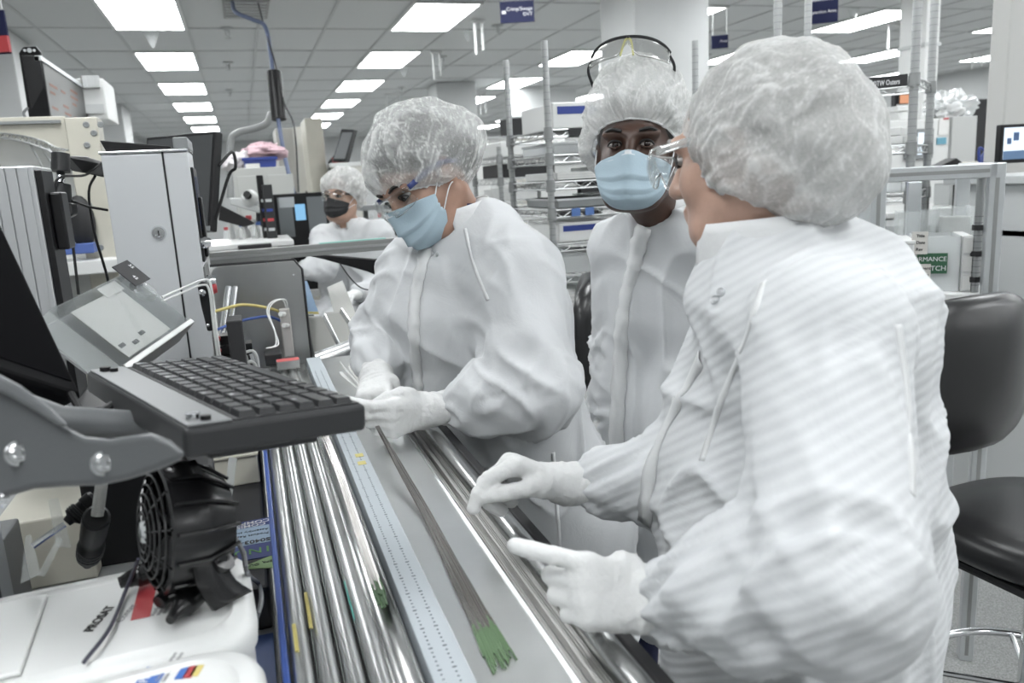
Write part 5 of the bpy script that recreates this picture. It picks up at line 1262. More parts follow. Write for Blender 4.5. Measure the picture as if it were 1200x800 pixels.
# ================================================================== stools
VINYL = mat('black_vinyl', (.018,.018,.019), .30, bump=.06, bscale=700)
def stool(loc, rz, label):
    """local: backrest stands at +y, seat centre at origin"""
    e = empty('lab_stool', (0,0,0), label, 'stool', None)
    def pad(name, c, hx, hy, hz, curve=0.0, upright=False, pw=2.6):
        rows = []; n = 40; prof = [(0.0,-1),(.55,-1.0),(.86,-.85),(.97,-.5),(1,0),(.97,.5),(.86,.85),(.55,1.0),(0.0,1)]
        for s_, h in prof:
            row = []
            for k in range(n):
                q = 2*math.pi*k/n; cx, cy = math.cos(q), math.sin(q)
                x = hx*s_*abs(cx)**(2/pw)*(1 if cx >= 0 else -1); y = hy*s_*abs(cy)**(2/pw)*(1 if cy >= 0 else -1)
                if upright: p = np.array([x, hz*h - curve*(x/hx)**2 + curve - .03*(1-s_)*(h < 0), y])
                else: p = np.array([x, y, hz*h - (.012*(1-s_**2) if h > 0 else 0)])
                row.append(c + p)
            rows.append(row)
        return MB().grid(rows, closed_u=True).build(name, VINYL, e, smooth=True, angle=180)
    pad('seat', np.array([0,0,.725]), .245, .235, .048)
    pad('backrest', np.array([0,.245,1.040]), .235, .190, .040, curve=-.05, upright=True, pw=3.2)
    MB().box((-.21,-.20,.660),(.21,.20,.682)).build('seat_pan', BLACKM, e, bevel=.02)
    MB().tube([(0,.10,.665),(0,.24,.668),(0,.310,.70),(0,.310,1.08)], .018, n=12).build('back_post', CHROME, e, smooth=True)
    MB().box((-.05,.285,.98),(.05,.335,1.12)).build('back_bracket', BLACKM, e, bevel=.008)
    MB().cyl((0,0,.09),(0,0,.66),.026,n=20).build('gas_column', CHROME, e, smooth=True)
    MB().tube([(.235*math.cos(q),.235*math.sin(q),.33) for q in np.linspace(0,2*math.pi,48,endpoint=False)], .011, n=10, closed=True).build('foot_ring', CHROME, e, smooth=True)
    for k in range(4):
        q = math.pi/4+math.pi/2*k; MB().cyl((.025*math.cos(q),.025*math.sin(q),.33),(.23*math.cos(q),.23*math.sin(q),.33),.007,n=8).build('ring_spoke', CHROME, e, smooth=True)
    for k in range(5):
        q = 2*math.pi*k/5+.3; d = np.array([math.cos(q),math.sin(q),0]); MB().tube([d*.02+np.array([0,0,.11]), d*.16+np.array([0,0,.10]), d*.30+np.array([0,0,.075])], [.024,.020,.014], n=10).build('base_leg', BLACK, e, smooth=True)
        MB().cyl(d*.30+np.array([-.012*d[1],.012*d[0],.03]), d*.30+np.array([.012*d[1],-.012*d[0],.03]), .029, n=18).build('caster', BLACKM, e, smooth=True)
    e.location = tuple(loc); e.rotation_euler = (0,0,rz); return e
sc_ = P(1205,600,1.74)
ST1 = stool((float(sc_[0])+.05, float(sc_[1])+.0, 0.02), math.radians(4), 'black vinyl lab stool with chrome foot ring beside the aluminium frame')
for k in ST1.children: pass
ST1.location[2] = 0.0
sm_ = P(768,500,2.72)
ST2 = copy_tree(ST1); ST2.location = (float(sm_[0]), float(sm_[1]), .03); ST2.location[2] = 0.0; ST2.rotation_euler = (0,0,math.radians(66)); ST2['label'] = 'black vinyl lab stool standing between the bending worker and the steel wire rack'

# ================================================================== hung from the ceiling
def hang_sign(px0, py0, px1, py1, d, lines, label, yaw=0.0, arrow=False):
    a = P(px0, py0, d); b = P(px1, py1, d); c = (a+b)/2; rgt = np.array([CR[0], CR[1], 0]); rgt = _n(rgt); rgt = _n(rgt*math.cos(yaw)+np.array([CF[0],CF[1],0])*math.sin(yaw)); up = np.array([0,0,1.])
    wd = abs(float(np.dot(b-a, CR)))/max(.3, float(np.dot(rgt, CR))); ht = abs(float(a[2]-b[2])); nn = np.cross(rgt, up)
    e = empty('hanging_sign', c, label, 'sign'); Rs = np.array([rgt, nn, up])
    MB().box((-wd/2,-.006,-ht/2),(wd/2,.006,ht/2), Rs, c).build('board', NAVY, e, bevel=.001)
    for s_ in (-1, 1): MB().cyl(c + rgt*s_*wd*.4 + up*ht/2, np.array([*(c + rgt*s_*wd*.4)[:2], CEIL_Z]), .003, n=6).build('hanger', WPLAST, e)
    for k, (tx, sz, yo) in enumerate(lines): text('sign_print', tx, c + rgt*wd*.45 + nn*.006*1.0 + up*yo*ht, rgt, up, ht*sz, WINK, e, align='RIGHT')
    if arrow: MB().box((-wd*.45,.006,-.01),(-wd*.33,.0075,.012), Rs, c).build('arrow', WINK, e)
    return e
hang_sign(586,3,626,25,6.0,[('Crimp/Swage',.24,.06),('DVT',.24,-.20)],'navy hanging sign lettered Crimp/Swage DVT with a small white arrow',0.0,True)
hang_sign(950,2,980,26,5.6,[('Inspection Area',.20,-.05)],'navy hanging sign with a single faint line of lettering near the long ceiling light',-.35)
hang_sign(834,42,853,56,7.6,[('Area',.3,-.05)],'small navy hanging sign beside the wide white column',-.2)
hang_sign(-14,14,9,62,3.6,[],'navy and red hanging banner near the left wall',.0)
bpy.data.objects['hanging_sign.003'].children[0].data.materials[0] = NAVY
c = P(-2,52,3.595); MB().box((-.05,-.009,-.035),(.05,.009,.035), np.array([_n([CR[0],CR[1],0]), [0,0,1], np.cross(_n([CR[0],CR[1],0]),[0,0,1])])[[0,2,1]], c).build('red_field', REDP, bpy.data.objects['hanging_sign.003'])
def rods(px, y0, y1, gap, label, zt=CEIL_Z):
    a = onz(px, y0, zt-.01); d = depth_of(a); ln = (y1-y0)/FPX*d; e = empty('hanging_rods', a, label, 'hanger', 'pairs of white rods hung from the ceiling'); g_ = gap/FPX*d
    MB().box((a[0]-.03,a[1]-.015,a[2]-.02),(a[0]+g_+.03,a[1]+.015,a[2])).build('rail', WPLAST, e)
    for q in (0, 1): MB().cyl((a[0]+g_*q,a[1],a[2]-ln+.04*q),(a[0]+g_*q,a[1],a[2]-.01), .012, n=8).build('rod', WPLAST, e, smooth=True)
for px, y0, y1, gap in ((556,24,62,9),(507,60,92,8),(452,110,134,15),(562,108,134,6),(1042,28,56,18),(703,70,98,10),(1140,62,80,14),(982,60,82,14)):
    rods(px, y0, y1, gap, 'pair of thin white rods hanging under a white rail from the ceiling')
for px, py, h in ((177,37,18),(473,80,10),(548,36,12),(1000,10,16)):
    a = onz(px, py, CEIL_Z-.004); d = depth_of(a); hh = h/FPX*d
    setp(MB().lathe(a, (0,0,-1), [(hh*.55,0),(hh*.5,.01),(.01,hh),(0,hh)], 4).build('ceiling_marker', CLEARH), 'small translucent inverted pyramid marker under the ceiling', 'marker', 'inverted pyramid ceiling markers')
for px, py in ((266,33),(267,73),(269,105),(583,30),(518,66),(947,32),(830,64),(470,102)):
    a = onz(px, py, CEIL_Z-.002); e = empty('sprinkler', a, 'small grey sprinkler head under the ceiling tiles', 'sprinkler', 'sprinkler heads in the ceiling')
    MB().lathe(a, (0,0,-1), [(.06,0),(.06,.008),(.02,.02),(.02,.06),(.008,.065),(.008,.085),(0,.085)], 14).build('body', GREYP, e, smooth=True)
    MB().cyl(a-np.array([0,0,.085]), a-np.array([0,0,.09]), .03, n=12).build('deflector', GREYP, e)
va = onz(288,11,CEIL_Z-.003); ve = empty('ceiling_vent', va, 'grey louvred air vent in the ceiling beside the hanging hose', 'vent')
MB().box((va[0]-.18,va[1]-.35,va[2]-.006),(va[0]+.18,va[1]+.35,va[2]+.002)).build('plate', mat('vent_grey', (.36,.36,.35), .6), ve)
for k in range(6): MB().box((va[0]-.16,va[1]-.30+.11*k,va[2]-.014),(va[0]+.16,va[1]-.27+.11*k,va[2]-.006)).build('louvre', GREYP, ve)
ho = empty('hoist_hose', P(320,110,6.0), 'black tool balancer hanging on a blue coiled hose from the ceiling', 'hoist')
MB().tube(bez([onz(272,1,CEIL_Z),P(276,14,6.0),P(296,23,6.0),P(311,32,6.0),P(318,70,6.0),P(322,110,6.0),P(331,170,6.0),P(346,236,6.0)],50), .016, n=8).build('blue_hose', mat('hose_slate', (.16,.20,.32), .5), ho, smooth=True)
MB().cyl(P(321,84,6.02), P(327,140,6.02), .055, n=20).build('balancer', BLACK, ho, smooth=True)
MB().tube(bez([onz(302,2,CEIL_Z),P(312,40,6.0),P(322,72,6.0),P(333,120,6.0),P(345,150,6.0),P(350,225,6.0)],30), .006, n=6).build('lead', CHAR, ho, smooth=True)
setp(MB().tube(bez([P(270,232,6.2),P(270,170,6.2),P(278,156,6.2),P(300,150,6.2),P(313,144,6.2),P(318,132,6.2)],30), .028, n=10).build('grey_conduit', mat('conduit_grey', (.33,.34,.34), .5), smooth=True), 'thick grey flexible conduit bending up to the tool balancer', 'conduit')
# ================================================================== beige machine frame with display board
bf = empty('beige_gantry', (-.8,3.5,0), 'beige painted gantry with punched upright and curved beam', 'gantry')
lo, hi = pxbox(90,137,128,330,3.45,.12); ux0, ux1, uz = lo[0], hi[0], hi[2]
MB().box((ux0,3.45,0),(ux1,3.57,uz)).build('upright', BEIGE, bf, bevel=.004)
bl = ony(-60,140,3.47); blz = float(ony(40,140,3.47)[2])
pr = [(float(bl[0]),3.47,blz+.01),(ux0,3.47,blz+.01)] + [tuple(ony(a, b, 3.47)) for a, b in ((90,190),(80,186),(66,176),(50,168),(30,162),(0,158),(-60,155))]
MB().prism(pr, (0,.06,0)).build('curved_beam', BEIGE, bf, bevel=.003)
MB().box((float(bl[0]),3.455,blz-.016),(float(ony(71,145,3.455)[0]),3.47,blz-.005)).build('rail_strip', ALUP, bf)
for px, py in ((101,146),(118,146),(110,156),(102,170),(104,240),(118,290),(108,262)):
    c = ony(px, py, 3.449); MB().lathe(c, (0,-1,0), [(0,.001),(.007,.001),(.008,.003),(.011,.002),(.012,0)], 12).build('bolt', ALUP, bf, smooth=True)
MB().box((float(bl[0]),3.56,1.15),(ux0,3.58,blz-.05)).build('white_panel', WPLAST, bf)
lo, hi = pxbox(60,306,140,322,3.30,.2); MB().box((lo[0]-.6,3.30,lo[2]),(hi[0],3.62,hi[2])).build('ledge', WPLAST, bf, bevel=.004)
MB().box((float(bl[0]),3.4,0),(float(bl[0])+.08,3.6,blz)).build('upright', BEIGE, bf)
bs = setp(MB().box(*pxbox(66,286,110,298,3.36,.08)).build('blue_scrap_bin', mat('mid_blue', (.08,.14,.40), .5), bevel=.004), 'low blue bin on the white ledge of the beige frame', 'bin')
lo, hi = pxbox(82,236,106,284,3.40,.06); dg_ = setp(MB().sphere(((lo[0]+hi[0])/2,3.42,(lo[2]+hi[2])/2), (.05,.04,.10), 10).build('dark_pouch', BLACKM, smooth=True), 'dark pouch hung on the beige frame behind the cables', 'pouch')
# wire shelf
ws = empty('wire_shelf', P(40,170,3.1), 'chromed wire lattice shelf in front of the white panel', 'shelf')
top = [P(a, b, 2.84) for a, b in ((-40,154),(0,156),(30,160),(52,166),(66,173),(80,176))]; bot = [P(a, b, 2.80) for a, b in ((-40,160),(0,161),(30,167),(48,173),(60,178),(64,184))]
T_, B_ = bez(top, 40), bez(bot, 40); WIRE = mat('chrome_wire', (.45,.46,.46), .3, metal=.9)
MB().tube(T_, .004, n=6).build('top_wire', WIRE, ws, smooth=True); MB().tube(B_, .004, n=6).build('bottom_wire', WIRE, ws, smooth=True)
MB().tube([(T_ if k % 2 else B_)[min(k, len(B_)-1)] for k in range(len(T_))], .003, n=5).build('zigzag_wire', WIRE, ws)
for a0_, b0_, a1_, b1_ in ((34,166,58,212),(47,170,66,200),(57,174,70,196)): MB().cyl(P(a0_,b0_,2.81), P(a1_,b1_,2.78), .0045, n=6).build('brace_wire', WIRE, ws, smooth=True)
MB().cyl(P(-40,157,2.82), np.array([*P(-40,157,2.82)[:2],0]), .012, n=10).build('post', WIRE, ws, smooth=True)
# display board
db = empty('display_board', P(50,130,3.5), 'dark overhead display board with a black end plate on top of the beige frame', 'display')
d0, d1, d2, d3 = P(22,57,3.50), P(47,57,3.50), P(60,139,3.50), P(36,139,3.50)
pts = [P(a, b, 3.5) for a, b in ((22,62),(27,55),(42,54),(48,61),(60,139),(34,139))]
MB().prism(pts, (0,.02,0)).build('end_plate', BLACK, db, bevel=.003)
for px, r in ((29,.006),(34.5,.010),(40,.006)): MB().cyl(P(px,59,3.499), P(px,59,3.49), r, n=14).build('plate_hole', ALU, db)
XS = float(P(52,100,3.5)[0]); yfar = 4.25
f1 = onx(95,92,XS); yfar = float(f1[1]); zt0 = float(P(50,66,3.5)[2]); zb0 = float(P(58,137,3.5)[2])
YN = float(P(52,100,3.5)[1])
MB().box((XS-.07,YN,zb0),(XS,yfar,zt0)).build('housing', BLACK, db, bevel=.003)
MB().box((XS,YN+.02,zb0+.015),(XS+.002,yfar-.02,zt0-.025)).build('screen', mat('led_screen', (.07,.072,.07), .35), db)
MB().box((XS-.02,YN,zt0-.02),(XS+.006,yfar,zt0)).build('top_trim', ALU, db)
LED = mat('led_red_dim', (.30,.14,.11), .6)
for r in range(5):
    for k in range(3):
        if random.random() < .35: continue
        y = YN + .08 + .25*k + .03*random.random(); MB().box((XS+.002,y,zt0-.08-.034*r),(XS+.0026,y+.10+.09*random.random(),zt0-.068-.034*r)).build('led_line', LED, db)
MB().tube(bez([P(30,139,3.5),P(28,132,3.5),P(33,126,3.5)],8), .006, n=6).build('lead', ALUP, db, smooth=True)
MB().box((XS-.10,YN,0),(XS-.02,yfar,zb0)).build('mount', BEIGE, db)
# white cupboard behind the frame
wc = empty('wall_cupboard', P(110,120,5.2), 'white wall cupboard with open louvre behind the display board', 'cupboard')
lo, hi = pxbox(92,92,124,140,5.1,.4); MB().box(lo, hi).build('body', WPLAST, wc, bevel=.005)
lo, hi = pxbox(95,89,115,103,5.09,.01); MB().box(lo, hi).build('louvre', mat('louvre_brown', (.16,.15,.13), .6), wc)
for k in range(4): MB().box((lo[0]+(hi[0]-lo[0])*(k/4)+.01,5.07,lo[2]),(lo[0]+(hi[0]-lo[0])*(k/4)+.03,5.09,hi[2])).build('slat', GREYP, wc)
lo, hi = pxbox(96,122,122,133,5.08,.01); MB().box(lo, hi).build('grey_panel', GREYP, wc)
MB().box((float(P(92,100,5.2)[0]),5.1,0),(float(P(124,100,5.2)[0]),5.5,float(P(100,140,5.2)[2]))).build('base_unit', WPLAST, wc)

# ================================================================== rear workstation
rb = empty('rear_bench', (.2,4.4,0), 'white rear bench with raised shelf crowded with small bottles', 'workbench')
MB().box((-.55,4.05,.95),(.10,4.95,.99)).build('top', WPLAST, rb, bevel=.004)
MB().box((.10,4.70,.95),(.62,4.95,.99)).build('top_wing', WPLAST, rb, bevel=.004)
rz_ = float(P(300,279,4.3)[2]); MB().box((-.45,4.12,rz_-.025),(.22,4.69,rz_)).build('raised_shelf', WPLAST, rb, bevel=.003)
for x in (-.42,.07): MB().box((x-.015,4.15,.99),(x+.015,4.66,rz_-.025)).build('shelf_end', WPLAST, rb)
for x in (-.5,.04):
    for y in (4.1,4.90): MB().box((x-.025,y-.025,0),(x+.025,y+.025,.95)).build('leg', ALUP, rb)
lo, hi = pxbox(278,277,318,289,4.06,.05); setp(MB().box((lo[0],4.06,rz_-.06),(hi[0],4.115,rz_-.005)).build('flat_tray', BLACKM, bevel=.003), 'flat black tray under the raised white shelf', 'tray')
def bottle(px, d, h, r, m1, m2, label):
    b = P(px, 277, d); e = empty('bottle', (b[0],b[1],rz_), label, 'bottle', 'small bottles on the rear shelf'); a = np.array([b[0],b[1],rz_])
    MB().lathe(a, (0,0,1), [(0,0),(r,0),(r,h*.6),(r*.5,h*.74),(r*.5,h*.78)], 14).build('body', m1, e, smooth=True, angle=50)
    MB().lathe(a, (0,0,1), [(r*.62,h*.78),(r*.62,h),(0,h)], 12).build('cap', m2, e, smooth=True, angle=50)
for i, px in enumerate((266,272,278,284,289,294,299,304,310,316)):
    bottle(px, 4.25+.10*(i % 3), .07+.05*((i*7) % 4)/3, .018+.004*(i % 3), WPLAST if i % 3 else CLEARH, (REDP, WPLAST, mat('cap_blue', (.08,.16,.42), .5))[0 if i in (5, 0) else 1 + i % 2], ('small white bottle with red cap on the rear shelf', 'small pale bottle with white or blue cap on the rear shelf')[0 if i in (5, 0) else 1])
sp = empty('solder_stand', P(295,236,4.3), 'grey jointed microscope arm over the rear shelf', 'microscope')
MB().prism([P(a, b, 4.3) for a, b in ((268,232),(280,232),(300,240),(306,246),(304,250),(270,240))], (0,.06,0)).build('arm', GREYP, sp, bevel=.006)
MB().lathe(P(293,232,4.3), cdir(0,.2,1), [(.0,.04),(.030,.04),(.034,.02),(.045,.01),(.045,-.04),(0,-.04)], 20).build('head', WPLAST, sp, smooth=True)
MB().cyl(P(293,232,4.28)+cdir(0,.2,1)*.03, P(293,232,4.28)+cdir(0,.2,1)*.055, .02, n=16).build('lens', BLACK, sp, smooth=True)
MB().tube([P(304,246,4.33), P(304,262,4.36), np.array([*P(304,277,4.36)[:2], rz_])], .018, n=10).build('post', CHAR, sp, smooth=True)
for k, (a, b, c_, d_, m_, lab) in enumerate(((310,216,322,276,CHAR,'dark upright instrument tower beside the rear screens'),(302,205,310,240,BLACK,'slim black upright instrument behind the microscope arm'))):
    lo, hi = pxbox(a, b, c_, d_, 4.40+.06*k, .08); e = empty('instrument_tower', ((lo[0]+hi[0])/2,4.44,rz_), lab, 'instrument')
    MB().box((lo[0],lo[1],rz_),hi).build('body', m_, e, bevel=.004)
    for q in range(4): MB().box((lo[0]+.01,lo[1]-.004,rz_+.04+.05*q),(hi[0]-.01,lo[1],rz_+.055+.05*q)).build('control', (ALU, REDP, BLUEP, ALU)[q], e)
lo, hi = pxbox(262,243,290,262,4.2,.1); setp(MB().prism([P(258,240,4.2),P(290,256,4.2),P(300,262,4.2),P(286,266,4.2),P(256,258,4.2)], (0,.05,0)).build('black_probe_arm', BLACK, bevel=.004), 'black probe arm slanting over the small bottles', 'arm')
# rear computer with two panels
rc = empty('rear_monitor', P(350,280,4.3), 'black twin panel monitor frame with a glowing blue tile on the rear bench', 'monitor')
lo, hi = pxbox(322,226,386,284,4.72,.05); MB().box((lo[0],4.72,.99),(hi[0],4.77,hi[2])).build('housing', BLACK, rc, bevel=.006)
GS = mat('pale_screen', (.20,.22,.23), .3)
for a, b, c_, d_ in ((327,231,344,278),(361,230,382,272)):
    lo, hi = pxbox(a, b, c_, d_, 4.718, .002); MB().box(lo, hi).build('screen', GS, rc)
lo, hi = pxbox(346,239,358,258,4.716,.003); MB().box(lo, hi).build('blue_tile', emit_mat('screen_blue', (.22,.45,.68), .55), rc)
lo, hi = pxbox(327,231,345,243,4.717,.002); MB().box(lo, hi).build('screen_band', mat('pale_band', (.50,.53,.55), .4), rc)
# blue bin with pink bag on a shelf
sb = empty('grey_cabinet', P(305,220,5.6), 'pale grey cabinet carrying the blue bin behind the microscope', 'cabinet')
lo, hi = pxbox(278,196,340,300,5.5,.5); MB().box((lo[0],5.5,0),hi).build('body', mat('cab_grey', (.56,.57,.55), .5), sb, bevel=.004)
for k in range(2): MB().box((lo[0]+.02+.19*k,5.494,.4),(lo[0]+.18+.19*k,5.5,hi[2]-.05)).build('door', mat('cab_grey', (.56,.57,.55), .5), sb, bevel=.003)
ztopb = hi[2]
bb = empty('blue_bin', P(305,193,5.6), 'bright blue plastic bin with a white tag on the grey cabinet', 'bin')
lo, hi = pxbox(285,184,325,199,5.55,.2); hz = hi[2]-ztopb
MB().prism([(lo[0]+.01,5.55,ztopb),(hi[0]-.01,5.55,ztopb),(hi[0],5.55,hi[2]),(lo[0],5.55,hi[2])], (0,.22,0)).build('body', BLUEP, bb, bevel=.006)
MB().box((lo[0]-.006,5.54,hi[2]-.02),(hi[0]+.006,5.78,hi[2])).build('rim', BLUEP, bb, bevel=.004)
a = ony(288,199,5.545); MB().box((a[0],5.545,ztopb+.002),(a[0]+.09,5.549,ztopb+.028)).build('tag', PAPER, bb)
def crumple(name, c, r, m_, label, seed, cat='bag', n=26):
    rows = []; c = np.array(c)
    for j in range(n+1):
        f_ = math.pi*j/n; row = []
        for k in range(2*n):
            q = math.pi*k/n; d = np.array([math.sin(f_)*math.cos(q), math.sin(f_)*math.sin(q), math.cos(f_)])
            w_ = 1 + .34*float(vnoise(np.array([d*2.2+seed]), seed)[0]) + .16*float(ridged(np.array([d*5.0+seed]), seed+1)[0])
            p = c + d*np.array(r)*w_; row.append(p)
        rows.append(row)
    return setp(MB().grid(rows, closed_u=True).build(name, m_, smooth=True, angle=60), label, cat)
crumple('pink_bag', P(309,179,5.36), (.13,.10,.06), mat('pink_film', (.72,.50,.55), .5), 'crumpled pink plastic bag lying in the blue bin', 3)
crumple('white_bag', P(281,190,5.30), (.09,.08,.06), mat('white_film', (.78,.74,.76), .5), 'crumpled white plastic bag beside the blue bin', 5)
# beige uprights
for i, (a, b, c_, Y, m_, lab) in enumerate(((362,138,382,7.0,BEIGE,'tall beige cabinet column behind the rear screens'),(327,150,348,7.6,mat('warm_grey',(.50,.49,.46),.5),'warm grey cabinet side behind the hanging hose'),(348,148,361,8.2,mat('pale_beige',(.62,.61,.56),.5),'narrow pale cabinet between two taller ones'))):
    lo, hi = pxbox(a, b, c_, 240, Y, .5); e = empty('tall_cabinet', ((lo[0]+hi[0])/2, Y+.25, 0), lab, 'cabinet')
    MB().box((lo[0],Y,0),hi).build('body', m_, e, bevel=.006); MB().box((hi[0]-.05,Y-.012,1.45),(hi[0]-.03,Y,1.55)).build('handle', CHAR, e)
rw = empty('raised_monitor', P(402,170,6.5), 'tilted grey monitor on a pole above a red box', 'monitor')
tl, tr, br_, bl_ = P(400,151,6.5), P(415,152,6.5), P(405,190,6.45), P(389,189,6.45)
MB().prism([tl, tr, br_, bl_], (.04,.06,.0)).build('housing', CHAR, rw, bevel=.004)
k_ = lambda a, b: P(a, b, 6.44)
MB().prism([P(401,155,6.485), P(413,155,6.485), P(404,186,6.435), P(391,186,6.435)], (0,-.004,0)).build('screen', mat('grey_screen2', (.20,.21,.215), .35), rw)
MB().tube([P(402,175,6.56), P(388,190,6.56), np.array([*P(386,215,6.56)[:2], 1.2])], .025, n=8).build('pole', CHAR, rw, smooth=True)
lo, hi = pxbox(394,190,430,300,6.7,.5); e = empty('pale_cabinet', ((lo[0]+hi[0])/2,6.95,0), 'pale cabinet under the raised tilted monitor', 'cabinet'); MB().box((lo[0],6.7,0),hi).build('body', mat('pale_beige',(.62,.61,.56),.5), e, bevel=.006); MB().box((lo[0]-.01,6.69,hi[2]-.03),(hi[0]+.01,7.21,hi[2])).build('top', WPLAST, e); zc_ = hi[2]
lo, hi = pxbox(390,185,408,190,6.78,.15); setp(MB().box((lo[0],6.78,zc_),(hi[0],6.93,zc_+.045)).build('red_box', REDP, bevel=.003), 'flat red box on the pale cabinet under the raised monitor', 'box')
# rear worker
def build_B():
    f, l, u = frame(cdir(-.34,-.06,.94), cdir(.05,1,0)); O = P(401,232,4.15); s = 1.0
    F2 = np.array([f[0], f[1], 0]); F2 = _n(F2); l2 = np.array([-F2[1], F2[0], 0]); dz = lambda z: np.array([0,0,z])
    N = P(410,262,4.20); ch = N - dz(.17) - F2*.02; hp = N - dz(.50) - F2*.05; base = np.array([hp[0], hp[1], 0.])
    shL = N + l2*.17 - dz(.07); shR = N - l2*.17 - dz(.07); elR = P(378,312,4.05); wrR = P(352,318,3.95); elL = shL - dz(.26) + F2*.05; wrL = elL + F2*.22
    B = SDF(); head_prims(B, O, f, l, u, s); B.u(sd_cap(O - u*.06, N - dz(.02), .052, .058), .03); body_common(B, N-dz(.04), ch, hp, l2, .14, ((shL,elL,wrL),(shR,elR,wrR)))
    kn = []; 
    for q in (-1, 1):
        k1 = hp + l2*q*.10 + F2*.42; a1 = k1 - F2*.12; a1[2] = .38; B.u(sd_cap(hp + l2*q*.09, k1, .08, .055), .05); B.u(sd_cap(k1, a1, .052, .038), .03); B.u(sd_cap(a1, a1 + F2*.14 - dz(.02), .036, .03), .03); kn.append((k1, a1))
    me = person(base, B, .010, SKIN_B, 'seated person in white gown, hair cap, glasses and black mask at the rear bench')
    G = SDF()
    for q in (1, -1):
        G.u(sd_cap(N + l2*q*.06 - dz(.05), ch + l2*q*.09, .068, .11), .07); G.u(sd_cap(ch + l2*q*.09, hp + l2*q*.10, .115, .135), .06); k1, a1 = kn[0 if q < 0 else 1]; G.u(sd_cap(hp + l2*q*.10, k1, .12, .10), .06); G.u(sd_cap(k1, a1 + dz(.18), .10, .10), .05)
    for sh, el, wr in ((shL,elL,wrL),(shR,elR,wrR)): G.u(sd_cap(sh, el, .07, .065), .05); G.u(sd_cap(el, el*.15+wr*.85, .065, .045), .03)
    G.cut(sd_cap(N, O, .056, .075), .012); v, F = G.mesh(.014, 2); v = wrinkle(v, vnormals(v, F), [(shR,elR,.09,.01,18),(elR,wrR,.09,.01,18)], None, 71, .014)
    np_mesh('gown', v, F, GOWN, me)
    collar(N - dz(.012), dz(1.), F2, .072, .066, .04, .3, TRIM, me)
    for wr, el, sd in ((wrR,elR,'R'),(wrL,elL,'L')): glove(hand_prims(wr, _n(wr-el), l2*(1 if sd == 'R' else -1), sd, [(.3,.5,.3)]*4, [(.060,.050,-.016),(.082,.052,-.026),(.100,.048,-.034)], cuff=el*.2+wr*.8, cuffr=(.028,.034)), me, vox=.006)
    L = lambda a, b, c: O + (f*a + l*b + u*c)*s
    H = SDF().u(sd_ell(L(-.022,0,.036), np.array([f,l,u]), [.100,.083,.088]), .02).cut(sd_ell(L(.085,0,-.04), np.array([f,l,u]), [.078,.09,.085]), .01); v, F = H.mesh(.012, 1); np_mesh('hair', v, F, HAIRB, me)
    bouffant('bouffant_cap', L(-.022,0,.045), f, l, u, (.126,.116,.120), (-.80,0,.60), (146,128,104), CAP_B, me, rimz=.9, seed=81, nu=120, nv=40)
    face_mask(O, f, l, u, s, me, MASKK, MASKK, top=-.018, bot=-.118, wide=.074); eyes(O, f, l, u, s, me, brow=HAIRB)
    safety_glasses(O, f, l, u, s, me, CHAR, rim=CHAR)
    return me, hp
PB, hpB = build_B()
sr = empty('rear_stool', (hpB[0],hpB[1],0), 'dark stool under the seated rear worker', 'stool')
zs = float(hpB[2])-.15
MB().lathe((hpB[0],hpB[1],zs-.10), (0,0,1), [(0,0),(.19,0),(.21,.03),(.20,.06),(.15,.075),(0,.075)], 28).build('seat', VINYL, sr, smooth=True); MB().cyl((hpB[0],hpB[1],.06),(hpB[0],hpB[1],zs-.10), .025, n=14).build('column', CHROME, sr, smooth=True)
for k in range(5):
    q = 2*math.pi*k/5; MB().tube([(hpB[0],hpB[1],.08),(hpB[0]+.28*math.cos(q),hpB[1]+.28*math.sin(q),.03)], .025, n=8).build('base_leg', BLACK, sr, smooth=True)
MB().tube([(hpB[0]+.2*math.cos(q),hpB[1]+.2*math.sin(q),.40) for q in np.linspace(0,2*math.pi,32,endpoint=False)], .01, n=8, closed=True).build('foot_ring', CHROME, sr, smooth=True)
for q in (0,math.pi/2,math.pi,1.5*math.pi): MB().cyl((hpB[0],hpB[1],.40),(hpB[0]+.2*math.cos(q),hpB[1]+.2*math.sin(q),.40),.006,n=6).build('ring_spoke', CHROME, sr)
# rear side bench right of the seated worker
rs = empty('rear_side_bench', (.8,4.9,0), 'dark rear side bench with small bottles behind the bending worker', 'workbench')
lo, hi = pxbox(432,267,482,285,5.0,.4); MB().box((lo[0],5.0,hi[2]-.05),(lo[0]+1.0,5.4,hi[2])).build('top', BLACKM, rs, bevel=.004); zq = hi[2]
lo2, hi2 = pxbox(425,240,470,246,5.1,.2); MB().box((lo2[0],5.2,lo2[2]),(lo2[0]+.7,5.4,hi2[2])).build('upper_shelf', ALUP, rs)
for x in (.03,.95): MB().box((lo[0]+x,5.35,0),(lo[0]+x+.03,5.38,hi2[2])).build('post', ALUP, rs)
for x in (.03,.95): MB().box((lo[0]+x,5.03,0),(lo[0]+x+.03,5.06,zq-.05)).build('leg', ALUP, rs)
for i, x in enumerate((.04,.09,.14,.20)):
    a = np.array([lo[0]+x,5.06,zq]); e = empty('vial', a, 'small clear vial with grey cap on the dark rear side bench' if i != 1 else 'small clear vial with red cap on the dark rear side bench', 'vial', 'vials on the rear side bench')
    MB().lathe(a, (0,0,1), [(0,0),(.014,0),(.014,.06),(.008,.07)], 12).build('body', CLEARH, e, smooth=True); MB().lathe(a, (0,0,1), [(.011,.07),(.011,.095),(0,.095)], 10).build('cap', REDP if i == 1 else GREYP, e)
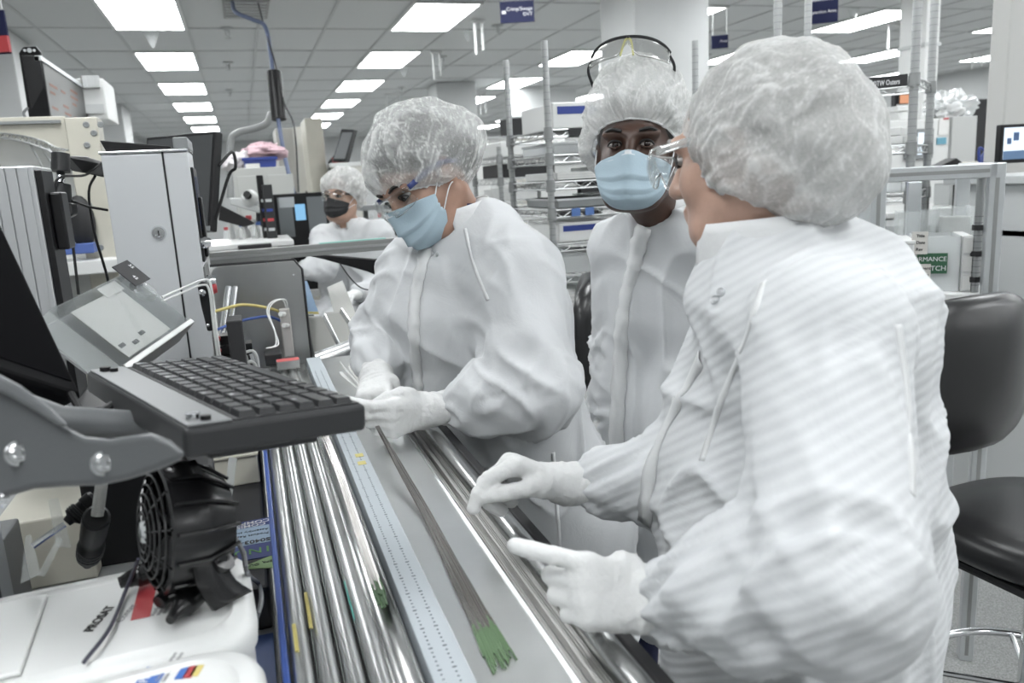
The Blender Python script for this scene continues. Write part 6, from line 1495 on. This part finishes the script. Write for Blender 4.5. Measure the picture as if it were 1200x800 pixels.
# ================================================================== wire racks
RACKM = mat('rack_chrome', (.36,.37,.37), .36, metal=.7); RACKG = mat('rack_grey', (.30,.31,.31), .45, metal=.3)
def rack(name, A, xd, yd, wd, dp, tiers, ztop, label, r=.0127, zig=24, face='both', collars=True, slope=0.0):
    xd = _n(xd); yd = _n(yd); A = np.array([A[0], A[1], 0.]); e = empty(name, A + xd*wd/2 + yd*dp/2, label, 'rack'); up = np.array([0,0,1.])
    for a, b in ((0,0),(wd,0),(0,dp),(wd,dp)):
        p = A + xd*a + yd*b; o = MB().cyl(p, p + up*ztop, r, n=14).build('post', RACKM, e, smooth=True)
        g_ = MB(); z = 1.0
        while z < ztop-.01:
            g_.tube([p + up*z + (xd*math.cos(q)+yd*math.sin(q))*(r+.0004) for q in np.linspace(0,2*math.pi,12,endpoint=False)], .0012, n=4, closed=True); z += .0254
        setp(g_.build('post_grooves', RACKG, o), kind='stuff')
    for z in tiers:
        s_ = MB(); Q = A + up*z
        sh = bpy.data.objects.new('shelf', None)
        m = MB()
        for (p, q) in (((0,0),(wd,0)),((0,dp),(wd,dp)),((0,0),(0,dp)),((wd,0),(wd,dp))):
            P0 = Q + xd*p[0] + yd*p[1]; P1 = Q + xd*q[0] + yd*q[1]
            m.tube([P0, P1], .0035, n=6); m.tube([P0 - up*.028, P1 - up*.028], .0035, n=6)
            nz_ = max(6, int(np.linalg.norm(P1-P0)/.045)); m.tube([P0 + (P1-P0)*k/nz_ - up*(.028 if k % 2 else 0) for k in range(nz_+1)], .0018, n=5)
        k = .025
        while k < wd: m.tube([Q + xd*k + up*.003, Q + xd*k + yd*dp + up*.003], .0018, n=4); k += .025
        o = m.build('shelf', RACKM, e, smooth=True)
        for a, b in ((0,0),(wd,0),(0,dp),(wd,dp)):
            p = Q + xd*a + yd*b; MB().cyl(p - up*.036, p + up*.010, r+.006, r+.004, n=14).build('shelf_collar', RACKG, o, smooth=True)
    return e
X_, Y_ = np.array([1,0,0.]), np.array([0,1,0.])
pA = P(641,120,3.0)
tA = [float(P(646,y,3.0)[2]) for y in (152,182,214,248,290,330,372,420)]
rA = rack('wire_rack', pA, X_, Y_, .64, .46, tA, float(P(639,50,3.0)[2]), 'chromed wire rack of trays directly behind the worker with goggles')
pB = P(586,200,4.3); tB = [float(P(600,y,4.3)[2]) for y in (183,209,236,262,288,315)]
rB = rack('wire_rack', pB, X_, Y_, .85, .5, tB, float(P(585,172,4.3)[2]), 'lower wire rack of black and white cartons beyond the nearest rack')
def item(nm, lo, hi, m_, label, cat, group, lid=None, bev=.004):
    e = empty(nm, ((lo[0]+hi[0])/2, (lo[1]+hi[1])/2, lo[2]), label, cat, group)
    MB().box(lo, hi).build('body', m_, e, bevel=bev)
    if lid: MB().box((lo[0]-.004,lo[1]-.004,hi[2]),(hi[0]+.004,hi[1]+.004,hi[2]+.008)).build('lid', lid, e, bevel=.001)
    return e
PACK = mat('tyvek_pack', (.70,.71,.70), .6, var=.06, vscale=20); TRAYC = clear_mat('tray_clear', tint=(.88,.90,.90), gloss=.16, haze=.35, rough=.15)
rnd = random.Random(5)
for ti, z in enumerate(tA[:7]):
    gap = (tA[ti-1]-z-.045) if ti else .12
    x = pA[0] + .03
    while x < pA[0] + .50:
        w_ = .14 + .12*rnd.random(); h = gap*(.55+.35*rnd.random())
        kind = (ti*3 + int(x*9)) % 4
        lab = ('flat stack of white wrapped packs on the chromed wire rack', 'clear plastic tray of parts on the chromed wire rack', 'white carton with blue print on the chromed wire rack', 'grey plastic tray on the chromed wire rack')[kind].replace('on the', 'on the ' + ('top','second','third','fourth','fifth','sixth','seventh')[ti] + ' shelf of the')
        y0 = pA[1] + .008 + .02*rnd.random(); lo = (x, y0, z+.006); hi = (min(x+w_, pA[0]+.62), y0+.36, z+.006+h)
        e = item(('wrapped_pack','clear_tray','carton','grey_tray')[kind], lo, hi, (PACK, TRAYC, WPLAST, ALUP)[kind], lab, ('pack','tray','carton','tray')[kind], ('white packs on the wire rack','clear trays on the wire rack','printed cartons on the wire rack','grey trays on the wire rack')[kind], lid=(None, TRAYC, None, None)[kind])
        if kind == 0:
            for q in range(3): MB().box((lo[0]+.004,lo[1]-.003,lo[2]+h*(.1+.3*q)),(hi[0]-.006*q,lo[1],lo[2]+h*(.1+.3*q)+.006)).build('pack_edge', PAPER, e)
        if kind == 2: MB().box((lo[0]+.02,lo[1]-.0015,lo[2]+h*.55),(hi[0]-.03,lo[1],lo[2]+h*.85)).build('blue_print', BLUEP, e)
        if kind == 3: MB().box((lo[0]-.004,lo[1]-.004,hi[2]-.008),(hi[0]+.004,hi[1]+.004,hi[2])).build('rim', ALU, e)
        x += w_ + .006
# shelf tags
tgm = mat('tag_blue', (.10,.20,.48), .5)
for ti, px0, px1, m_ in ((0,668,692,BLACKM),(1,688,698,tgm),(3,668,678,tgm),(3,684,694,tgm)):
    z = tA[ti]; a = ony(px0, 200, pA[1]-.006); b = ony(px1, 200, pA[1]-.006)
    setp(MB().box((a[0],pA[1]-.010,z-.026),(b[0],pA[1]-.005,z+.004)).build('shelf_tag', m_), ('black' if m_ is BLACKM else 'blue') + ' label tag clipped to the edge of the chromed wire rack', 'tag', 'shelf tags on the chromed wire rack')
for ti, z in enumerate(tB[:5]):
    gap = (tB[ti-1]-z-.045) if ti else .10; x = pB[0] + .02; k = 0
    while x < pB[0] + .70:
        w_ = .20 + .12*rnd.random(); h = min(gap, .06+.03*rnd.random()); kind = (ti + k) % 3; lo = (x, pB[1]+.03, z+.006); hi = (x+w_, pB[1]+.40, z+.006+h)
        item('carton', lo, hi, (WPLAST, BLACKM, PACK)[kind], ('plain white carton on the far low wire rack', 'matt black carton on the far low wire rack', 'pale wrapped carton on the far low wire rack')[kind].replace('on the', 'on the ' + ('top','second','third','fourth','fifth')[ti] + ' shelf of the'), 'carton', ('white cartons on the far rack','black cartons on the far rack','wrapped cartons on the far rack')[kind]); x += w_ + .02; k += 1
# ---- rack on the right with the printed strip
cA, cB = P(911,60,3.12), P(1073,60,2.86); xdv = np.array([*(cB-cA)[:2], 0]); wC = float(np.linalg.norm(xdv)); xdv = xdv/wC; ydv = np.array([-xdv[1], xdv[0], 0])
tC = [float(P(1073,y,2.86)[2]) for y in (88,169,228,300,380)]
rC = rack('wire_rack', cA, xdv, ydv, wC, .46, tC, 2.45, 'tall chromed wire rack with a black printed shelf strip behind the foreground worker', r=.0155)
stp = np.array([*cA[:2], tC[0]]) - ydv*.012
st_ = setp(MB().box((.10,-.004,-.034),(wC-.02,0,.008), np.array([xdv, ydv, [0,0,1]]), stp).build('shelf_strip', BLACKM), 'black shelf label strip lettered Sterling OTW Outers on the tall rack', 'label')
text('strip_print', 'Sterling OTW Outers', stp + xdv*(wC-.045) - ydv*.0042 + np.array([0,0,-.024]), xdv, (0,0,1), .0260, WINK, st_, align='RIGHT', bold=.0003, xs=.62)
def citem(nm, a0, a1, b0, b1, ti, h, m_, label, cat, group=None, z0=.006):
    e = empty(nm, cA + xdv*(a0+a1)/2 + ydv*(b0+b1)/2 + np.array([0,0,tC[ti]+z0-cA[2]]), label, cat, group); o_ = np.array([*cA[:2], tC[ti]+z0])
    MB().box((a0,b0,0),(a1,b1,h), np.array([xdv, ydv, [0,0,1]]), o_).build('body', m_, e, bevel=.004); return e, o_
for k in range(2):
    e, o_ = citem('white_carton', .20, wC-.03-.01*k, .02, .40, 1, .030, WPLAST, 'flat white carton with a red mark on the second shelf of the tall rack', 'carton', 'flat white cartons on the tall rack', .006+.031*k)
    MB().prism([o_ + xdv*(wC-.16) - ydv*-.0195 + np.array([0,0,.004]), o_ + xdv*(wC-.13) - ydv*-.0195 + np.array([0,0,.004]), o_ + xdv*(wC-.145) - ydv*-.0195 + np.array([0,0,.022])], -ydv*.001).build('red_mark', REDP, e)
e, o_ = citem('blue_tub', .22, .36, .03, .33, 2, .11, mat('mid_blue',(.08,.14,.40),.5), 'blue open tub on the third shelf of the tall rack', 'tub'); MB().box((.214,.024,.11),(.366,.336,.118), np.array([xdv, ydv, [0,0,1]]), o_).build('rim', mat('mid_blue',(.08,.14,.40),.5), e)
citem('clear_tray', .38, wC-.03, .03, .36, 2, .05, TRAYC, 'clear tray beside the blue tub on the tall rack', 'tray'); citem('clear_tray', .20, wC-.03, .03, .36, 3, .09, TRAYC, 'clear tray on the lower shelf of the tall rack', 'tray')
hb = empty('hanging_bottle', P(1003,100,3.02), 'navy sleeve with a clear cap hanging under the top shelf strip', 'sleeve')
MB().cyl(P(1003,104,3.02), P(1004,148,3.02), .023, n=18).build('sleeve', mat('navy_sleeve', (.035,.07,.20), .5), hb, smooth=True); MB().cyl(P(1003,96,3.02), P(1003,104,3.02), .019, n=16).build('cap', CLEARH, hb, smooth=True)
a = P(953,48,3.6); ls = empty('stack_light', a, 'small clear topped stack light beyond the foreground cap', 'signal lamp'); MB().cyl(P(953,56,3.6), np.array([*P(953,56,3.6)[:2],0]), .016, n=10).build('pole', BLACKM, ls, smooth=True); MB().cyl(P(953,43,3.6), P(953,56,3.6), .018, n=14).build('lens', CLEARH, ls, smooth=True)
# ================================================================== aluminium frame with bins
af = empty('equipment_stand', P(1100,260,2.3), 'open stand of slotted aluminium profile around the acrylic bins', 'stand')
fA, fB = P(1030,206,2.30), P(1168,199,2.20); xf = np.array([*(fB-fA)[:2],0]); wF = float(np.linalg.norm(xf)); xf /= wF; yf = np.array([-xf[1], xf[0], 0]); FRm = np.array([xf, yf, [0,0,1]]); fz = float(fA[2]+fB[2])/2
def bar(lo, hi, slot=None, nm='profile'):
    o = MB().box(lo, hi, FRm, np.array([*fA[:2], 0])).build(nm, ALU, af, bevel=.003)
    if slot is not None: MB().box(*slot, FRm, np.array([*fA[:2], 0])).build('slot', STEELD, o)
bar((0,-.02,fz-.02),(wF,.02,fz+.02), ((.02,-.0215,fz-.005),(wF-.02,-.0195,fz+.005)))
for x in (.0, wF): bar((x-.02,-.02,0),(x+.02,.02,fz+.02), ((x-.005,-.0215,.02),(x+.005,-.0195,fz-.02)))
for x in (.0, wF): bar((x-.02,.46,0),(x+.02,.50,fz+.0))
for x in (.0, wF): bar((x-.02,.02,fz-.02),(x+.02,.46,fz+.02))
bar((wF*.38,.30,.0),(wF*.38+.04,.34,fz-.03))
zsh = float(P(1100,336,2.45)[2])
MB().box((-.02,.02,zsh-.02),(wF+.02,.48,zsh), FRm, np.array([*fA[:2],0])).build('shelf', WPLAST, af, bevel=.003)
def fbox(lo, hi): return dict(lo=lo, hi=hi, R=FRm, o=np.array([*fA[:2], 0]))
def fitem(nm, lo, hi, m_, label, cat, bev=.004, open_=False):
    e = empty(nm, fA*np.array([1,1,0]) + xf*(lo[0]+hi[0])/2 + yf*(lo[1]+hi[1])/2 + np.array([0,0,lo[2]]), label, cat)
    if not open_: MB().box(lo, hi, FRm, np.array([*fA[:2],0])).build('body', m_, e, bevel=bev)
    else:
        t = .004; (x0,y0,z0),(x1,y1,z1) = lo, hi
        for q, (l_, h_) in enumerate((((x0,y0,z0),(x1,y0+t,z1)),((x0,y1-t,z0),(x1,y1,z1)),((x0,y0+t,z0),(x0+t,y1-t,z1)),((x1-t,y0+t,z0),(x1,y1-t,z1)),((x0+t,y0+t,z0),(x1-t,y1-t,z0+t)))): MB().box(l_, h_, FRm, np.array([*fA[:2],0])).build(('front_sheet','back_sheet','side_sheet','side_sheet','bottom_sheet')[q], m_, e)
    return e
def fx_(px, off): # local x of a picture column on the plane yf = off
    r = ray(px, 290); p0 = np.array([*fA[:2], CAM_H]) + yf*off; t = np.dot(p0-CAM, yf)/np.dot(r, yf); return float(np.dot(CAM + r*t - p0, xf))
zh = lambda y, d: float(P(1100, y, d)[2])
def FX(a, b, off): return fx_(a, off), fx_(b, off)
x0, x1 = FX(1072,1126,.06); b1 = fitem('acrylic_bin', (x0,.06,zsh),(x1,.20,zh(276,2.36)), TRAYC, 'clear acrylic bin with a green printed sign inside the aluminium frame', 'bin', open_=True)
sgn = MB().box((x0+.006,.052,zsh+.055),(x0+(x1-x0)*.72,.0545,zsh+.115), FRm, np.array([*fA[:2],0])).build('green_sign', mat('sign_green', (.03,.12,.06), .5), b1)
so = np.array([*fA[:2],0]) + xf*(x0+(x1-x0)*.70) + yf*.0518
text('sign_print', 'PERFORMANCE', so + np.array([0,0,zsh+.092]), xf, (0,0,1), .0185, WINK, sgn, align='RIGHT'); text('sign_print', 'MATCH', so + np.array([0,0,zsh+.064]) , xf, (0,0,1), .0205, WINK, sgn, align='RIGHT')
for (a_, b_, c_, d_, lab, ls_) in ((1068,1087,270,297,'upper', ('Title','Date','Rev')), (1068,1092,309,334,'lower', ('Segments','Process','Hold'))):
    xx0, xx1 = FX(a_, b_, .046); cdz0, cdz1 = max(zh(d_,2.34), zsh+.002), zh(c_,2.34)
    cd_ = setp(MB().box((xx0,.0455,cdz0),(xx1,.0475,cdz1), FRm, np.array([*fA[:2],0])).build('paper_card', mat('card_cream', (.72,.70,.66), .7)), lab + ' cream printed card taped on the acrylic bin front', 'card')
    for k, tx in enumerate(ls_): text('card_print', tx, np.array([*fA[:2],0]) + xf*(xx0+.012) + yf*.0452 + np.array([0,0,cdz1-.016-.02*k]), xf, (0,0,1), .012, INK, cd_, bold=.0003)
xx0, xx1 = FX(1036,1072,.05); e = fitem('white_box', (xx0,.03,zsh),(xx1-.004,.22,zh(284,2.34)), WPLAST, 'plain white box with loose lid beside the acrylic bin', 'box'); MB().box((xx0-.003,.026,zh(284,2.34)),(xx1-.001,.224,zh(280,2.34)), FRm, np.array([*fA[:2],0])).build('lid', WPLAST, e, bevel=.002)
xx0, xx1 = FX(1050,1094,.26); fitem('acrylic_bin', (xx0,.24,zsh),(xx1,.34,zh(246,2.52)), CLEARH, 'tall empty clear acrylic bin behind the printed one', 'bin', open_=True)
xx0, xx1 = FX(1097,1140,.26); e = fitem('acrylic_bin', (xx0,.24,zsh),(xx1,.38,zh(243,2.52)), CLEARH, 'tall clear acrylic bin holding a stack of papers', 'bin', open_=True)
pst = empty('paper_stack', e.location, 'stack of white papers standing in the clear acrylic bin', 'papers')
for k in range(6): MB().box((xx0+.010+.004*(k % 2),.25+.017*k,zsh+.006),(xx1-.012-.005*(k % 3),.264+.017*k,zh(243,2.52)-.03-.012*(k % 3)), FRm, np.array([*fA[:2],0])).build('sheet_bundle', PAPER, pst)
xx0, xx1 = FX(1128,1141,.05); e = empty('storage_tower', fA, 'narrow white drawer stack beside the printed acrylic bin', 'drawers'); nd = 3; zt_ = zh(276,2.36)
MB().box((xx0,.05,zsh),(xx1,.22,zt_), FRm, np.array([*fA[:2],0])).build('carcass', WPLAST, e, bevel=.002)
for k in range(nd): MB().box((xx0+.003,.044,zsh+.006+(zt_-zsh)*k/nd),(xx1-.003,.05,zsh-.004+(zt_-zsh)*(k+1)/nd), FRm, np.array([*fA[:2],0])).build('drawer', PAPER, e, bevel=.001)
rk = empty('small_wire_post', fA, 'short grooved chrome post with black clips beside the drawers', 'post'); xp = fx_(1145,.05); pp_ = np.array([*fA[:2],0]) + xf*xp + yf*.05
MB().cyl(pp_+np.array([0,0,zsh]), pp_+np.array([0,0,fz-.02]), .011, n=12).build('post', RACKM, rk, smooth=True)
for k in range(12): MB().cyl(pp_+np.array([0,0,zsh+.02+.018*k]), pp_+np.array([0,0,zsh+.023+.018*k]), .0125, n=12).build('groove', RACKG, rk)
for k in range(3): MB().cyl(pp_+np.array([0,0,zsh+.03+.075*k]), pp_+np.array([0,0,zsh+.045+.075*k]), .017, n=12).build('clip', BLACKM, rk, smooth=True)
for k in range(2):
    xq = fx_(1152+2*k,.06); p0 = np.array([*fA[:2],zsh]) + xf*(xq-.012) + yf*(.07+.02*k); setp(MB().prism([p0, p0+xf*.004, p0+xf*.035+np.array([0,0,.20-.07*k]), p0+xf*.029+np.array([0,0,.20-.07*k])], yf*.012).build('leaning_board', WPLAST), ('long' if k == 0 else 'short') + ' white board leaning beside the chrome post', 'board')
# ================================================================== machine, bench and monitor on the right
wm_ = empty('white_machine', P(1090,220,4.4), 'white process machine with a grey framed touch screen under a crumpled bag', 'machine')
lo, hi = pxbox(1040,140,1114,260,4.0,.6); mx0, mx1, mz = lo[0], hi[0], hi[2]
MB().box((mx0,4.0,0),(mx1,4.6,mz)).build('body', WPLAST, wm_, bevel=.008)
lo, hi = pxbox(1115,136,1144,192,3.98,.5); MB().box((lo[0],3.98,.9),(hi[0],4.6,hi[2])).build('door', mat('door_grey', (.55,.56,.55), .5), wm_, bevel=.004)
MB().box((lo[0],4.0,0),(hi[0],4.6,.9)).build('lower_body', WPLAST, wm_)
lo, hi = pxbox(1062,151,1094,186,3.975,.02); MB().box(lo, hi).build('screen_frame', ALUP, wm_, bevel=.004)
lo, hi = pxbox(1076,155,1090,181,3.972,.003); MB().box(lo, hi).build('screen', emit_mat('screen_pale', (.62,.70,.78), .75), wm_)
lo, hi = pxbox(1098,161,1109,169,3.994,.004); MB().box(lo, hi).build('blue_label', mat('label_teal', (.16,.40,.52), .5), wm_)
lo, hi = pxbox(1100,138,1112,158,3.995,.003); MB().box(lo, hi).build('notice', PAPER, wm_)
lo, hi = pxbox(1106,138,1112,140,3.992,.003); MB().box(lo, hi).build('red_tab', REDP, wm_)
lo, hi = pxbox(1052,124,1074,141,4.05,.3); e = empty('white_bin', ((lo[0]+hi[0])/2,4.2,mz), 'white plastic bin on top of the white machine', 'bin'); MB().prism([(lo[0]+.02,4.05,mz),(hi[0]-.02,4.05,mz),(hi[0],4.05,hi[2]),(lo[0],4.05,hi[2])], (0,.3,0)).build('body', WPLAST, e, bevel=.006); MB().box((lo[0]-.01,4.04,hi[2]-.03),(hi[0]+.01,4.36,hi[2])).build('rim', WPLAST, e, bevel=.004)
ba_ = ony(1110,124,4.25); crumple('plastic_bag', (ba_[0],4.25,mz+.085), (.155,.13,.085), BAG, 'crumpled clear plastic bag on top of the white machine', 17)
crumple('plastic_bag', (ba_[0]-.05,4.22,mz+.06), (.085,.10,.06), mat('white_film2', (.80,.81,.81), .5), 'crumpled white plastic liner under the clear bag', 23)
wb_ = empty('right_bench', P(1120,195,3.2), 'grey bench with steel legs in front of the white machine', 'workbench')
zb_ = float(ony(1120,243,3.1)[2]); xb0, xb1 = float(ony(1040,240,3.1)[0]), float(ony(1165,240,3.1)[0])
MB().box((xb0,3.10,zb_-.03),(xb1,3.62,zb_)).build('top', WPLAST, wb_, bevel=.004)
for x in (xb0+.04, xb1-.04):
    for y in (3.14,3.58): MB().box((x-.02,y-.02,0),(x+.02,y+.02,zb_-.03)).build('leg', ALUP, wb_)
MB().box((xb0,3.12,zb_-.14),(xb1,3.60,zb_-.12)).build('under_shelf', BLACKM, wb_)
MB().box((xb0,3.40,zb_+.17),(xb1,3.60,zb_+.185)).build('upper_shelf', WPLAST, wb_)
for x in (xb0+.02, xb1-.02): MB().box((x-.012,3.56,zb_),(x+.012,3.59,zb_+.17)).build('shelf_post', ALUP, wb_)
zu = zb_+.185
p = ony(1118,190,3.44); setp(MB().prism([(p[0]-.10,3.44,zu),(p[0]+.06,3.44,zu),(p[0]+.06,3.44,zu+.03),(p[0]+.02,3.44,zu+.055),(p[0]-.08,3.44,zu+.02)], (0,.08,0)).build('hand_tool', BLACK, bevel=.005), 'black hand tool lying on the upper shelf before the white machine', 'tool')
p = ony(1132,192,3.5); setp(MB().box((p[0]-.05,3.50,zu),(p[0]+.10,3.58,zu+.03)).build('pale_case', BEIGE, bevel=.006), 'pale flat case beside the black hand tool', 'case')
p = ony(1160,180,3.5); bl2 = empty('blue_jug', (p[0],3.5,zu), 'dark blue jug standing on the upper shelf by the column', 'jug'); MB().lathe((p[0],3.5,zu), (0,0,1), [(0,0),(.05,0),(.052,.05),(.03,.085),(.02,.10),(0,.10)], 18).build('body', BLUEP, bl2, smooth=True); MB().tube(bez([(p[0]-.03,3.5,zu+.08),(p[0]-.08,3.5,zu+.10),(p[0]-.075,3.5,zu+.02)],10), .007, n=7).build('handle', BLUEP, bl2, smooth=True)
p = ony(1150,215,3.2); setp(MB().box((p[0]-.06,3.2,zb_),(p[0]+.0,3.28,zb_+.11)).build('wrapped_vial_box', PAPER, bevel=.004), 'white wrapped box on the bench behind the frame', 'box')
lo, hi = pxbox(1112,214,1132,242,3.30,.1); setp(MB().box((lo[0],3.30,zb_),hi).build('grey_module', GREYP, bevel=.004), 'grey instrument module on the bench behind the frame', 'module')
# computer monitor by the column
cm = empty('computer_monitor', P(1195,190,3.0), 'computer monitor showing a pale blue window beside the pale grey column', 'monitor')
mTL2, mBL2 = P(1174,146,2.95), P(1171,192,2.95); xm = _n(np.array([.98,-.20,0])); um = np.array([0,0,1.]); nm_ = np.cross(xm, um); RM = np.array([xm, um, nm_]); hM2 = float(mTL2[2]-mBL2[2]); o2 = np.array([mTL2[0], mTL2[1], float(mBL2[2])])
MB().box((0,0,-.03),(.36,hM2,0), RM, o2).build('housing', BLACK, cm, bevel=.004)
MB().box((.012,.014,0),(.348,hM2-.012,.0012), RM, o2).build('screen', emit_mat('screen_window', (.55,.64,.74), .8), cm)
MB().box((.012,.014,.0012),(.348,.045,.0016), RM, o2).build('taskbar', mat('taskbar_blue', (.16,.27,.45), .5), cm)
for k in range(2): MB().box((.025+.025*k,.07+.012*k,.0012),(.042+.03*k,.092+.02*k,.0018), RM, o2).build('icon', mat('icon_blue', (.10,.18,.36), .5), cm)
MB().tube([o2 + xm*.18 + um*.05 - nm_*.02, o2 + xm*.18 - um*.10 - nm_*.06, np.array([*(o2+xm*.18-nm_*.06)[:2], float(P(1190,206,2.85)[2])])], .02, n=10).build('stand', BLACK, cm, smooth=True)
db_ = empty('desk', P(1195,205,2.9), 'grey desk with a blue edge beneath the computer monitor', 'desk'); ds = o2 + xm*.2; zdk = float(P(1190,206,2.85)[2])
MB().box((ds[0]-.24,ds[1]-.30,zdk-.03),(ds[0]+.5,ds[1]+.25,zdk)).build('top', GREYP, db_, bevel=.004); MB().box((ds[0]-.24,ds[1]-.305,zdk-.20),(ds[0]+.5,ds[1]-.28,zdk-.18)).build('blue_edge', mat('mid_blue',(.08,.14,.40),.5), db_)
MB().box((ds[0]-.22,ds[1]-.28,zdk-.22),(ds[0]+.5,ds[1]+.2,zdk-.20)).build('under_shelf', GREYP, db_); MB().box((ds[0]-.22,ds[1]+.2,.1),(ds[0]+.5,ds[1]+.22,zdk-.03)).build('back_panel', mat('desk_back', (.10,.10,.10), .6), db_)
for x in (-.22,.47): MB().box((ds[0]+x,ds[1]-.28,0),(ds[0]+x+.03,ds[1]+.2,zdk-.03)).build('side', GREYP, db_)
sn = empty('hand_scanner', (ds[0]-.12,ds[1]-.2,zdk), 'black hand scanner lying on the desk below the monitor', 'scanner'); MB().tube(bez([(ds[0]-.20,ds[1]-.22,zdk+.02),(ds[0]-.12,ds[1]-.2,zdk+.03),(ds[0]-.06,ds[1]-.18,zdk+.055)],10), .020, n=10).build('body', BLACK, sn, smooth=True); MB().sphere((ds[0]-.05,ds[1]-.18,zdk+.06), (.032,.025,.022), 8).build('head', CHAR, sn, smooth=True)
for k, (dx, w_, h, m_, lab) in enumerate(((-.15,.10,.05,BLACK,'black power strip on the shelf under the desk'),(.02,.12,.07,PAPER,'white carton on the shelf under the desk'))): setp(MB().box((ds[0]+dx,ds[1]-.2,zdk-.20),(ds[0]+dx+w_,ds[1]-.1,zdk-.20+h)).build('shelf_box', m_, bevel=.004), lab, 'box')
# dark partitions and a far screen
for i, (a_, b_, c_, Y, lab) in enumerate(((1003,130,1056,6.4,'low black partition behind the tall rack'),(1128,118,1190,6.9,'high black partition beyond the white machine'))):
    lo, hi = pxbox(a_, b_, c_, 165, Y, .08); e = empty('black_partition', ((lo[0]+hi[0])/2, Y, 0), lab, 'partition'); MB().box((lo[0],Y,0),hi).build('panel', BLACKM, e); MB().box((lo[0],Y-.01,hi[2]),(hi[0],Y+.09,hi[2]+.02)).build('top_rail', CHAR, e)
lo, hi = pxbox(1052,108,1068,122,5.4,.05); e = empty('far_screen', ((lo[0]+hi[0])/2,5.4,lo[2]), 'small far screen glowing orange behind the tall rack post', 'screen'); MB().box((lo[0]-.02,5.41,0),(lo[0]+.0,5.45,hi[2])).build('pole', BLACKM, e); MB().box(lo, hi).build('housing', BLACK, e); lo, hi = pxbox(1055,111,1067,121,5.395,.004); MB().box(lo, hi).build('picture', emit_mat('screen_orange', (.60,.30,.18), .6), e)
lo, hi = pxbox(1082,72,1097,150,5.8,.3); e = empty('white_duct', ((lo[0]+hi[0])/2,5.95,0), 'narrow white service duct rising to the ceiling', 'duct'); MB().box((lo[0],5.8,0),(hi[0],6.1,CEIL_Z-.01)).build('shaft', WPLAST, e); MB().box((lo[0]-.02,5.79,2.5),(hi[0]+.02,6.11,2.53)).build('collar', GREYP, e)
# far benches and white goods in the middle distance
for i, (a_, b_, c_, Y, m_, lab, ct) in enumerate(((575,162,606,7.5,WPLAST,'white far cabinet with instruments beyond the racks','cabinet'),(610,160,640,8.5,mat('pale_beige',(.62,.61,.56),.5),'pale far cabinet near the grey doorway','cabinet'),(600,138,618,12.0,BLACKM,'dark doorway in the far partition wall','doorway'),(664,150,700,7.0,WPLAST,'white far counter beyond the chromed rack','counter'))):
    lo, hi = pxbox(a_, b_, c_, 260, Y, .5); e = empty(ct if ct != 'cabinet' else 'far_cabinet', ((lo[0]+hi[0])/2,Y+.2,0), lab, ct); MB().box((lo[0],Y,0),hi).build('body', m_, e, bevel=.006); MB().box((lo[0]-.01,Y-.012,hi[2]),(hi[0]+.01,Y+.51,hi[2]+.02)).build('top', GREYP, e)
lo, hi = pxbox(600,112,640,260,13.0,.1); e = empty('grey_partition', ((lo[0]+hi[0])/2,13,0), 'grey far partition wall beyond the racks', 'partition'); MB().box((lo[0],13.0,0),(hi[0]+.6,13.1,hi[2]+.1)).build('panel', GREYP, e); MB().box((lo[0],12.98,0),(hi[0]+.6,13.0,.1)).build('skirting', CHAR, e)
